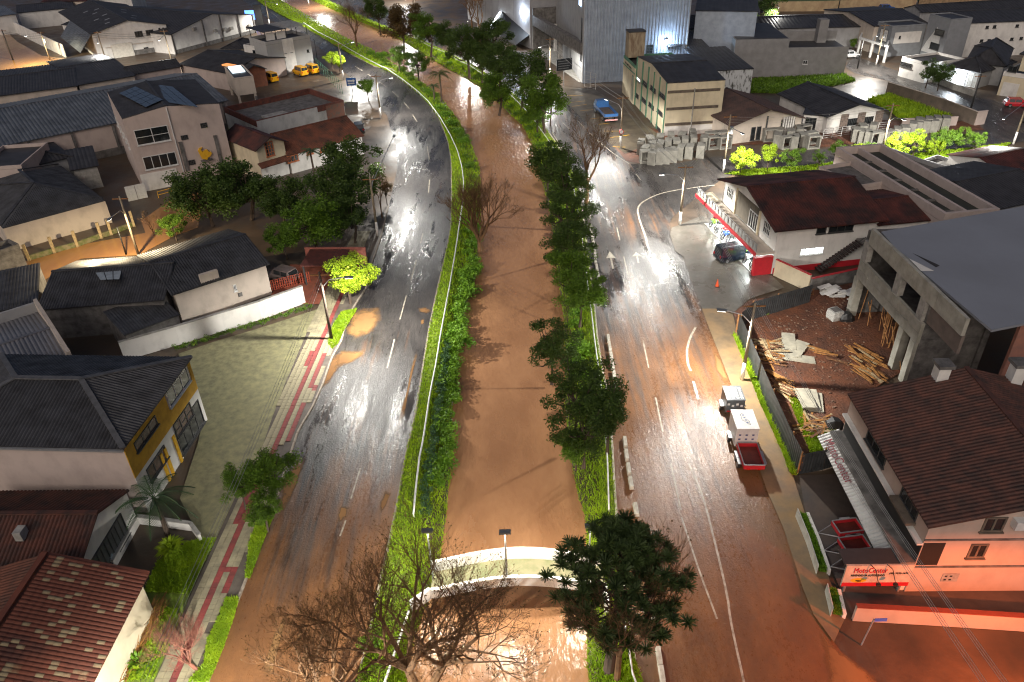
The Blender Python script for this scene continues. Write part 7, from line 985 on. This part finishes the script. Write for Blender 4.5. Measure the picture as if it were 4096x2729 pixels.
for i, y in enumerate(np.arange(50, 100, 2.2)): t = random.uniform(.25, .7); shrub(Vector((atY(WR, y) * (1 - t) + atY(RR, y) * t, y, -.3)), random.uniform(.8, 1.3), LHEDGE if y < 72 else LMID, nth(i) + ' low shrub from the bridge under the right bank trees')
for i, y in enumerate(np.arange(100, 190, 4.5)): t = random.uniform(.3, .8); shrub(Vector((atY(RL, y) * (1 - t) + atY(WL, y) * t, y, -.4)), random.uniform(.9, 1.5), LMID, nth(i) + ' far shrub up the left bank beyond the bare tree'); shrub(Vector((atY(WR, y) * (1 - t) + atY(RR, y) * t, y, -.4)), random.uniform(.9, 1.5), LMID, nth(i) + ' far shrub up the right bank beyond the arrows')
# clipped hedge beside the rail and planted hedge by the yard wall
def hedge(label, P, w, h, m, per=45, size=.07):
    P = [Vector(p) for p in P]; C = []
    for a, b_ in zip(P, P[1:]):
        nseg = max(1, int((b_ - a).length / .3))
        for i in range(nseg): c_ = a.lerp(b_, i / nseg); C.append((c_.x + random.uniform(-w, w) / 2, c_.y + random.uniform(-w, w) / 2, c_.z + random.uniform(.3, .8) * h)); C.append((c_.x + random.uniform(-w, w) / 2, c_.y, c_.z + random.uniform(.2, .7) * h))
    rng = np.random.default_rng(len(C)); v, f = leaves(C, np.full(len(C), .26), per, size, rng); o = put('hedge', meshnp('hedge', v, f, m), None, (0, 0, 0), label=label, cat='hedge'); return o
hedge('clipped grey-green hedge beside the left canal rail', [Vector((atY(RL, y) + .75, y, -.1)) for y in np.arange(38, 62, 1.5)], .7, .7, leafm('leaf_grey', (.08, .17, .06), (.03, .075, .03), 2)); hedge('low green hedge at the foot of the long white yard wall', [g(4, 1215, 850), g(4, 1500, 760), g(4, 1800, 665), g(4, 2170, 545)], .6, .55, LMID)
# bare trees
def bare(name, label, base, h, spread, seed, levels=5, kids=3, leafn=500, m=None, lm=None, up=.75, r0=.22, stems=3, first=.3, lsz=.09, cat='tree', zb=0.0, lean=(0, 0)):
    rng = random.Random(seed); mb = MB(); tips = []
    def grow(p, d, L, r, lev):
        q1 = p + d * L * .5 + Vector((rng.uniform(-1, 1), rng.uniform(-1, 1), rng.uniform(-.3, .6))) * L * .07; d2 = (d + Vector((rng.uniform(-1, 1), rng.uniform(-1, 1), rng.uniform(-.2, .5))) * .18).normalized(); q2 = q1 + d2 * L * .5; mb.tube([p, q1, q2], [r, r * .8, r * .55], 7 if lev == 0 else 5 if lev < 2 else 3, cap=False)
        if lev >= levels: tips.append((q1, q2)); return
        for i in range(kids + (lev > 1)):
            t = rng.uniform(.45, 1.0) if i else 1.0; st = p.lerp(q2, t) if t < 1 else q2; a = rng.uniform(0, 6.28); s_ = rng.uniform(.35, .85) * (1.1 if lev < 2 else .9); x = d2.orthogonal().normalized(); y = d2.cross(x); nd = (d2 * (1 - s_ * .4) + (x * math.cos(a) + y * math.sin(a)) * s_ * spread + Vector((0, 0, up * .35))).normalized(); grow(st, nd, L * rng.uniform(.6, .8), r * .5, lev + 1)
    base = base if isinstance(base, Vector) else g(*base, zb); o = thing(name, label, cat, (base.x, base.y, zb)); mb.tube([(0, 0, 0), (lean[0] * .5, lean[1] * .5, h * first)], [r0 * 1.25, r0], 8)
    for i in range(stems): a = i * 6.28 / stems + rng.uniform(-.4, .4); grow(Vector((lean[0] * .5, lean[1] * .5, h * first)), Vector((math.cos(a) * .55 * spread + lean[0] * .2, math.sin(a) * .55 * spread + lean[1] * .2, 1)).normalized(), h * .34, r0 * .75, 0)
    mb.build('branches', m or TWIG, o)
    if leafn and tips:
        C = []
        for _ in range(leafn): a, b_ = rng.choice(tips); C.append(tuple(a.lerp(b_, rng.random())))
        r2 = np.random.default_rng(seed); v, f = leaves(C, np.full(len(C), .06), 1, lsz, r2); put('sparse_leaves', meshnp('sparse_leaves', v, f, lm or LBROWN), o)
    return o
bare('bare_tree', 'big bare twin-stemmed tree with few brown leaves at the bottom centre', (8, 500, 1570), 10.0, 1.1, 3, 5, 3, 3200, stems=6, first=.1, r0=.22, lsz=.055, up=1.0, lean=(-.5, .3)); bare('bare_tree', 'bare wide-spreading tree reaching towards the footbridge', (8, 640, 1560), 9.6, 1.25, 41, 5, 3, 3000, stems=5, first=.12, r0=.2, lsz=.055, up=.8, lean=(1.2, .4)); bare('bare_tree', 'bare bushy tree at the bottom edge left of the twin-stemmed one', Vector((-10.8, 23.5, 0)), 8.0, 1.0, 5, 5, 3, 1800, stems=6, first=.06, r0=.15, lsz=.055, up=1.0); bare('bare_tree', 'bare brown tree with vase-shaped twigs on the left bank', (5, 955, 175), 9.0, .85, 8, 5, 3, 1500, stems=7, first=.16, r0=.24, zb=-.4, lsz=.07); bare('bare_tree', 'bare reddish twiggy shrub with yellow stem at the lower left', (7, 1370, 1490), 3.6, .9, 12, 6, 3, 0, m=mat('red_twig', (.26, .10, .06), (.12, .05, .035), 3, .8), stems=5, first=.12, r0=.1, lean=(-1.0, .4)); bare('bare_tree', 'bare brown tree in front of the dark conifer', (8, 1900, 1540), 8.6, .7, 17, 5, 3, 300, stems=4, first=.25, r0=.16); bare('bare_tree', 'far bare tree beside the canal at the top', (2, 105, 320), 8.5, .8, 21, 5, 3, 200, stems=4, first=.3); bare('bare_tree', 'bare tree with dark top beside the white lane edge line', (2, 1690, 1420), 9.0, .8, 23, 5, 3, 500, stems=3, first=.35); bare('bare_tree', 'far bare tree before the grey showroom', (13, 800, 500), 10, .7, 27, 5, 3, 150, stems=3, first=.35); bare('bare_tree', 'thin bare sapling beside the left lane', (18, 1770, 1270), 3.0, .7, 29, 4, 3, 60, stems=3, first=.2, r0=.06); bare('bare_tree', 'slim reddish sapling on the grass island by the left road', (2, 280, 1500), 4.5, .6, 31, 5, 3, 250, stems=3, first=.35, r0=.08); bare('bare_tree', 'bare tree at the top centre beyond the brown-leaved one', (2, 900, 200), 8, .8, 33, 5, 3, 0, stems=3)
# conifer (araucaria)
rng = np.random.default_rng(4); bs = g(8, 1880, 1600); ct = g(8, 1925, 800, 8.0); o = thing('araucaria_tree', 'large dark spiky araucaria conifer right of the footbridge', 'tree', (ct.x, ct.y, 0)); mb = MB(); mb.tube([(-.3, -.3, 0), (0, 0, 5), (0, 0, 10)], [.32, .24, .1], 9); mb.build('trunk', BARK, o); mb = MB(); TP = []
for w in range(9):
    z = 4.4 + w * .7; nb = 10; Lb = (2.5, 3.1, 3.4, 3.4, 3.2, 2.8, 2.2, 1.5, .8)[w]
    for i in range(nb):
        a = i * 6.283 / nb + w * .4 + rng.normal() * .12; l = Lb * rng.uniform(.85, 1.1); e = Vector((math.cos(a) * l, math.sin(a) * l, z + .15 * l + .3)); s_ = Vector((0, 0, z - .2)); md = s_.lerp(e, .55) + Vector((0, 0, -.3)); mb.tube([s_, md, e], [.06, .045, .03], 4, cap=False)
        for t in (.6, .8, 1.0): c_ = md.lerp(e, (t - .55) / .45); TP.append((c_ + Vector((rng.normal() * .12, rng.normal() * .12, .05)), .34 + .3 * t))
mb.build('branches', BARK, o); V = []; F = []
for c_, R in TP:
    n_ = 110; d = rng.normal(size=(n_, 3)); d[:, 2] = np.abs(d[:, 2]) * .8 - .15; d /= np.linalg.norm(d, axis=1)[:, None]; l = R * .8 * rng.uniform(.6, 1.1, n_); c0 = np.array(c_); sd_ = np.cross(d, rng.normal(size=(n_, 3))); sd_ /= np.linalg.norm(sd_, axis=1)[:, None]; b0 = len(V) * 0
    tri = np.stack([c0 + sd_ * .02, c0 - sd_ * .02, c0 + d * l[:, None] - sd_ * .018, c0 + d * l[:, None] + sd_ * .018], 1); V.append(tri.reshape(-1, 3))
V = np.concatenate(V); put('crown', meshnp('crown', V, np.arange(len(V)).reshape(-1, 4), LARAU), o)
# palms
LPALM = leafm('palm_leaf', (.075, .14, .05), (.03, .065, .03))
def palm(label, base, h, R, nf, seed, m=None, droop=1.0, zb=0.0):
    rng = random.Random(seed); base = base if isinstance(base, Vector) else g(*base, zb); o = thing('palm_tree', label, 'tree', (base.x, base.y, zb)); mb = MB(); mb.tube([(0, 0, 0), (.05, 0, h * .5), (0, .05, h)], [.2, .15, .13], 8); mb.build('trunk', BARK, o)
    for i in range(nf):
        a = i * 2.4 + rng.uniform(-.2, .2); el = .2 + 1.0 * (i / nf); mb = MB(); pts = []; dx, dy = math.cos(a), math.sin(a)
        for t in np.linspace(0, 1, 9): rr = R * t * math.cos(el * .6) ; zz = h + R * (math.sin(el) * t - droop * .75 * t * t); pts.append(Vector((dx * rr, dy * rr, zz)))
        mb.tube(pts, .03, 4, cap=False); sx = Vector((-dy, dx, 0))
        for j in range(26):
            t = .12 + .86 * j / 26; f_ = t * 8; q = pts[int(f_)].lerp(pts[min(8, int(f_) + 1)], f_ - int(f_)); tg = (pts[min(8, int(f_) + 1)] - pts[int(f_)]).normalized(); L = R * .26 * math.sin(math.pi * min(1, t * .9 + .12)) + .08
            for s_ in (-1, 1): e = q + (sx * s_ * .8 + tg * .6 + Vector((0, 0, -.28))).normalized() * L; mb.add([q - tg * .03, q + tg * .03, e], [(0, 1, 2)])
        mb.build('frond', m or LPALM, o)
    return o
palm('feather palm beside the yellow corner building', (7, 1160, 560), 3.6, 2.8, 15, 1); palm('small palm in front of the white tile-roofed house', (1, 2175, 1260), 4.6, 1.8, 11, 2); palm('dark palm on the left bank at the canal bend', (2, 690, 700), 5.0, 2.6, 14, 3, LDARK, zb=-.3); palm('low palm beside the dark palm at the canal bend', (2, 640, 690), 2.6, 1.6, 9, 4, LPALM, zb=-.3)
def tuft(label, p, R, n_, m, wid=.05, name='spiky_plant'):
    q = g(*p, .08); r2 = np.random.default_rng(int(R * 1000) + n_); d = r2.normal(size=(n_, 3)); d[:, 2] = np.abs(d[:, 2]) * .9 + .25; d /= np.linalg.norm(d, axis=1)[:, None]; l = (R * r2.uniform(.6, 1.1, n_))[:, None]; s_ = np.cross(d, [0, 0, 1.0]); s_ /= np.linalg.norm(s_, axis=1)[:, None]; b0 = d * .06; mid = b0 + d * l * .6; tip = b0 + d * l; tip[:, 2] -= (l[:, 0] * .25); V = np.stack([b0 - s_ * wid, b0 + s_ * wid, mid + s_ * wid, mid - s_ * wid], 1).reshape(-1, 3); V2 = np.stack([mid - s_ * wid, mid + s_ * wid, tip, tip], 1).reshape(-1, 3); V = np.concatenate([V, V2]); put(name, meshnp(name, V, np.arange(len(V)).reshape(-1, 4), m), None, q, label=label, cat='plant')
tuft('bright spiky plant under the feather palm', (7, 1175, 650), 1.1, 260, LLIME); tuft('bluish spiky plant in the lower left garden', (7, 960, 1440), 1.0, 160, LHEDGE); tuft('yellow-edged spiky plant in the lower left garden', (7, 965, 1490), .7, 110, LLIME)
DRY = mat('dry_frond', (.36, .17, .035), (.16, .07, .02), 2, .85); P0, P1 = g(7, 830, 1540, .3), g(7, 1080, 1050, .3); r2 = np.random.default_rng(9); V = []
for i in range(420): t = r2.random(); c0 = np.array(P0.lerp(P1, t)) + r2.normal(size=3) * np.array([.3, .3, .12]); d = np.array((P1 - P0).normalized()) + r2.normal(size=3) * .22; s_ = np.cross(d, [0, 0, 1]); s_ /= np.linalg.norm(s_); l = r2.uniform(.4, 1.1); V.append([c0 - s_ * .03, c0 + s_ * .03, c0 + d * l + s_ * .01, c0 + d * l - s_ * .01])
V = np.array(V).reshape(-1, 3); put('dry_palm_fronds', meshnp('dry_palm_fronds', V, np.arange(len(V)).reshape(-1, 4), DRY), None, (0, 0, 0), label='heap of dry orange palm fronds beside the red tile roof', cat='fronds')
# ================================================================== building site clutter and small things
PL = MB(); PL.box(-1.2, 1.2, -.09, .09, -.02, .02); plm = [PL.mesh('timber_plank', mat(n_, c_, tuple(q * .5 for q in c_), 3, .8)) for n_, c_ in (('orange_plank', (.42, .19, .05)), ('brown_plank', (.22, .10, .045)), ('pale_plank', (.45, .33, .18)))]
def planks(where, poly, n_, ang, spread=.25):
    P = gl(poly, .05); xs = [p.x for p in P]; ys = [p.y for p in P]; i = 0
    while i < n_:
        t1, t2 = random.random(), random.random(); q = P[0].lerp(P[1], t1).lerp(P[3].lerp(P[2], t1), t2); o = put('timber_plank', plm[random.choice((0, 0, 1, 2))], None, (q.x, q.y, .1 + random.uniform(0, .3)), label='loose timber plank in ' + where, cat='plank', group='planks in ' + where, scale=(random.uniform(.5, 1.1), 1, 1)); o.rotation_euler = (random.uniform(-.15, .15), random.uniform(-.08, .08), ang + random.gauss(0, spread)); i += 1
planks('the heap inside the far hoarding corner', [(6, 500, 800), (6, 620, 770), (6, 660, 930), (6, 590, 960)], 40, -.6, .6); planks('the strip along the middle of the hoarding', [(6, 600, 1010), (6, 680, 1010), (6, 790, 1160), (6, 700, 1180)], 34, -.95); planks('the stack before the concrete frame', [(6, 1160, 850), (6, 1330, 850), (6, 1360, 1050), (6, 1240, 1060)], 40, -1.15, .2); planks('the heap in the near corner of the site', [(6, 830, 1330), (6, 980, 1330), (6, 1000, 1440), (6, 850, 1440)], 34, .6, .9); planks('the long bundle across the site', [(6, 910, 840), (6, 930, 850), (6, 1090, 950), (6, 1080, 940)], 10, -.62, .06)
SL = MB(); SL.box(-1.35, 1.35, -.6, .6, -.05, .05); slm_ = SL.mesh('concrete_panel', mat('pale_panel', (.46, .43, .33), (.32, .30, .24), 1.5, .8))
for (n_, x, y), rz, z, lb in [((6, 840, 1200), 1.5, .35, 'topmost pale concrete panel of the stack near the site corner'), ((6, 880, 1200), 1.38, .22, 'second pale concrete panel fanned out near the site corner'), ((6, 910, 1210), 1.28, .1, 'lowest pale concrete panel fanned out near the site corner'), ((6, 725, 800), 1.3, .25, 'tilted pale panel in the middle of the site'), ((6, 790, 850), .9, .2, 'pale panel lying across others in the middle of the site'), ((6, 800, 910), 2.9, .12, 'pale panel nearest the dark shadow on the site'), ((6, 690, 890), .1, .12, 'short grey panel in the middle of the site')]: o = put('precast_board', slm_, None, lx(g(n_, x, y)) + Vector((0, 0, z)), rz, lb, 'panel', 'panels on the building site'); o.rotation_euler = (random.uniform(-.06, .06), random.uniform(-.06, .06), rz)
r2 = np.random.default_rng(77); mb = MB(); PQ = gl([(6, 470, 650), (6, 1100, 470), (6, 1350, 1000), (6, 800, 1450)], .05)
for i in range(420): t1, t2 = r2.random(), r2.random(); q = PQ[0].lerp(PQ[1], t1).lerp(PQ[3].lerp(PQ[2], t1), t2); s_ = r2.uniform(.02, .09); mb.box(q.x - s_, q.x + s_ * r2.uniform(.5, 1), q.y - s_ * r2.uniform(.4, 1), q.y + s_, .03, .05 + s_)
mb.build('rubble', mat('rubble_bits', (.24, .16, .11), (.11, .055, .035), 1.3, .9), kind='stuff', label='small rubble scattered over the muddy building site', cat='rubble')
q = g(6, 1040, 630); o = thing('bulk_bag', 'white square bulk bag on the building site', 'bag', lx(q), .3); mb = MB(); loft(mb, [(-.55, [(.5, 0), (.6, .5), (.52, 1.0)]), (0, [(.55, 0), (.66, .5), (.56, 1.05)]), (.55, [(.5, 0), (.6, .5), (.52, 1.0)])]); mb.build('sack', mat('woven_white', (.55, .54, .5), (.3, .3, .28), 9, .8), o); mb = MB(); mb.box(-.4, .4, -.4, .4, .98, 1.06); mb.build('opening', DCONC, o)
o = thing('sheet_pile', 'heap of white broken roof sheets by the far wall of the site', 'sheets', lx(g(6, 1075, 470)))
for i in range(16): mb = MB(); a = random.uniform(-.4, .4); c_ = Vector((random.uniform(-1.5, 1.5), random.uniform(-.8, .8), .1 + i * .035)); mb.bar(c_ - Vector((.7, a, 0)), c_ + Vector((.7, a, random.uniform(0, .3))), .6, .03); mb.build('sheet', WHITE, o)
for p_, lb in [((6, 1125, 640), 'black bundled tarpaulin beside the bulk bag'), ((6, 1040, 1380), 'dark ribbed drum near the corner shop roof')]: q = lx(g(*p_)); o = thing('tarpaulin', lb, 'tarpaulin', q); mb = MB(); loft(mb, [(-.7, [(.3, 0), (.4, .3), (.15, .6)]), (-.2, [(.5, 0), (.55, .4), (.3, .9)]), (.3, [(.5, 0), (.5, .4), (.25, .8)]), (.7, [(.3, 0), (.3, .2), (.1, .4)])]); mb.build('sheet', BLACK, o)
o = thing('timber_ladder', 'rough timber ladder leaning inside the far hoarding', 'ladder', lx(g(6, 690, 520))); d = lx(g(6, 900, 470)) - lx(g(6, 690, 520))
for dz in (.2, .8): mb = MB(); mb.bar(Vector((0, 0, dz)), d + Vector((0, 0, dz)), .06); mb.build('rail', WOOD, o)
for i in range(10): mb = MB(); c_ = d * (i + .5) / 10; mb.bar(c_ + Vector((0, 0, .17)), c_ + Vector((0, 0, .83)), .05); mb.build('rung', WOOD, o)
q = lx(g(6, 233, 412)); o = thing('traffic_cone', 'orange traffic cone standing on the wet shop forecourt', 'cone', q + Vector((0, 0, .09))); mb = MB(); mb.box(-.24, .24, -.24, .24, 0, .05); mb.build('base', BLACK, o); mb = MB(); mb.tube([(0, 0, .05), (0, 0, .85)], [.19, .03], 12); mb.build('cone', paint('cone_orange', (.75, .09, .02), .4), o)
q = lx(g(9, 1230, 1310)); o = thing('street_name_sign', 'blue street name plate on a leaning pale post at the corner', 'sign', q); mb = MB(); mb.tube([(0, 0, 0), (.25, .1, 2.2)], .05, 6); mb.build('post', METAL, o); mb = MB(); mb.box(.3, 1.0, .08, .12, 2.0, 2.24); mb.build('plate', paint('sign_blue', (.05, .12, .6), .4), o)
q = lx(g(12, 1700, 1085)); o = thing('arrow_sign', 'blue sign with white double arrow by the left sidewalk', 'sign', q); mb = MB(); mb.tube([(0, 0, 0), (0, 0, 3.2)], .06, 6); mb.build('post', METAL, o); mb = MB(); mb.box(-.95, .95, -.1, -.06, 1.7, 3.2); mb.build('board', paint('board_blue', (.03, .10, .30), .4), o); mb = MB(); mb.add([(-.7, -.11, 2.75), (.35, -.11, 2.75), (.35, -.11, 2.98), (.75, -.11, 2.62), (.35, -.11, 2.3), (.35, -.11, 2.5), (-.7, -.11, 2.5)], [(0, 6, 5, 1), (1, 5, 4, 3), (1, 3, 2)]); mb.add([(.6, -.11, 2.25), (-.4, -.11, 2.25), (-.4, -.11, 2.4), (-.75, -.11, 2.15), (-.4, -.11, 1.88), (-.4, -.11, 2.05), (.6, -.11, 2.05)], [(0, 6, 5, 1), (1, 5, 4, 3), (1, 3, 2)]); mb.build('arrows', FRAMEW, o)
q = lx(g(13, 1765, 985)); o = thing('shop_sign', 'dark roadside sign board on a post before the metal hall', 'sign', q, .35); mb = MB(); mb.tube([(0, 0, 0), (0, 0, 4.6)], .1, 8); mb.build('post', METAL, o); mb = MB(); mb.box(-1.6, 1.7, -.12, .0, 3.0, 5.2); mb.build('board', paint('board_black', (.025, .03, .035), .5), o)
for i in range(4): mb = MB(); mb.box(-1.3, random.uniform(.6, 1.4), -.14, -.121, 3.3 + i * .46, 3.45 + i * .46); mb.build('lettering_line', mat('sign_text', (.35, .36, .36), (.05, .05, .05), 14, .5, lo=.45, hi=.55), o)
q = POLES['R1']; mb = MB(); mb.tube([(q.x, q.y - .2, 2.6), (q.x, q.y - .24, 2.6)], .33, 16); o = mb.build('round_sign', paint('sign_white', (.65, .62, .6)), None, loc=(0, 0, 0), label='round red-rimmed road sign on the cream building lamp pole', cat='sign'); mb = MB(); mb.tube([(q.x + .33 * math.cos(a), q.y - .25, 2.6 + .33 * math.sin(a)) for a in np.linspace(0, 6.283, 17)], .045, 5, cap=False); mb.build('rim', RED, o)
# green mesh fence beside the yellow vans, red fence by the parked car
def meshfence(label, pts, h, m, step=2.0):
    P = [lx(g(*p)) for p in pts]; o = thing('mesh_fence', label, 'fence', P[0])
    for a, b_ in zip(P, P[1:]):
        n_ = max(1, int((b_ - a).length / step))
        for i in range(n_ + 1): c_ = a.lerp(b_, i / n_) - P[0]; mb = MB(); mb.bar(c_, c_ + Vector((0, 0, h)), .07); mb.build('post', m, o)
        for z in np.linspace(.15, h, 5): mb = MB(); mb.bar(a - P[0] + Vector((0, 0, z)), b_ - P[0] + Vector((0, 0, z)), .03); mb.build('wire', m, o)
meshfence('green mesh fence along the yard of the yellow vans', [(12, 1290, 800), (12, 1450, 950), (12, 1580, 1080)], 2.4, GREENP); meshfence('red paling fence beside the parked grey-brown car', [(4, 1880, 440), (4, 2060, 395), (4, 2140, 380)], 1.3, paint('red_paling', (.32, .06, .03)), .22); meshfence('pale garden fence before the stone-clad house', [(3, 960, 960), (3, 1150, 930), (3, 1400, 905)], 1.5, FRAMEW, 1.6); meshfence('pale fence before the brown-roofed house', [(3, 250, 920), (3, 560, 920), (3, 830, 880)], 1.3, FRAMEW, 1.2); meshfence('white metal gate left of the arched church windows', [(13, 2005, 1000), (13, 2130, 1030)], 3.0, FRAMEW, 1.0)
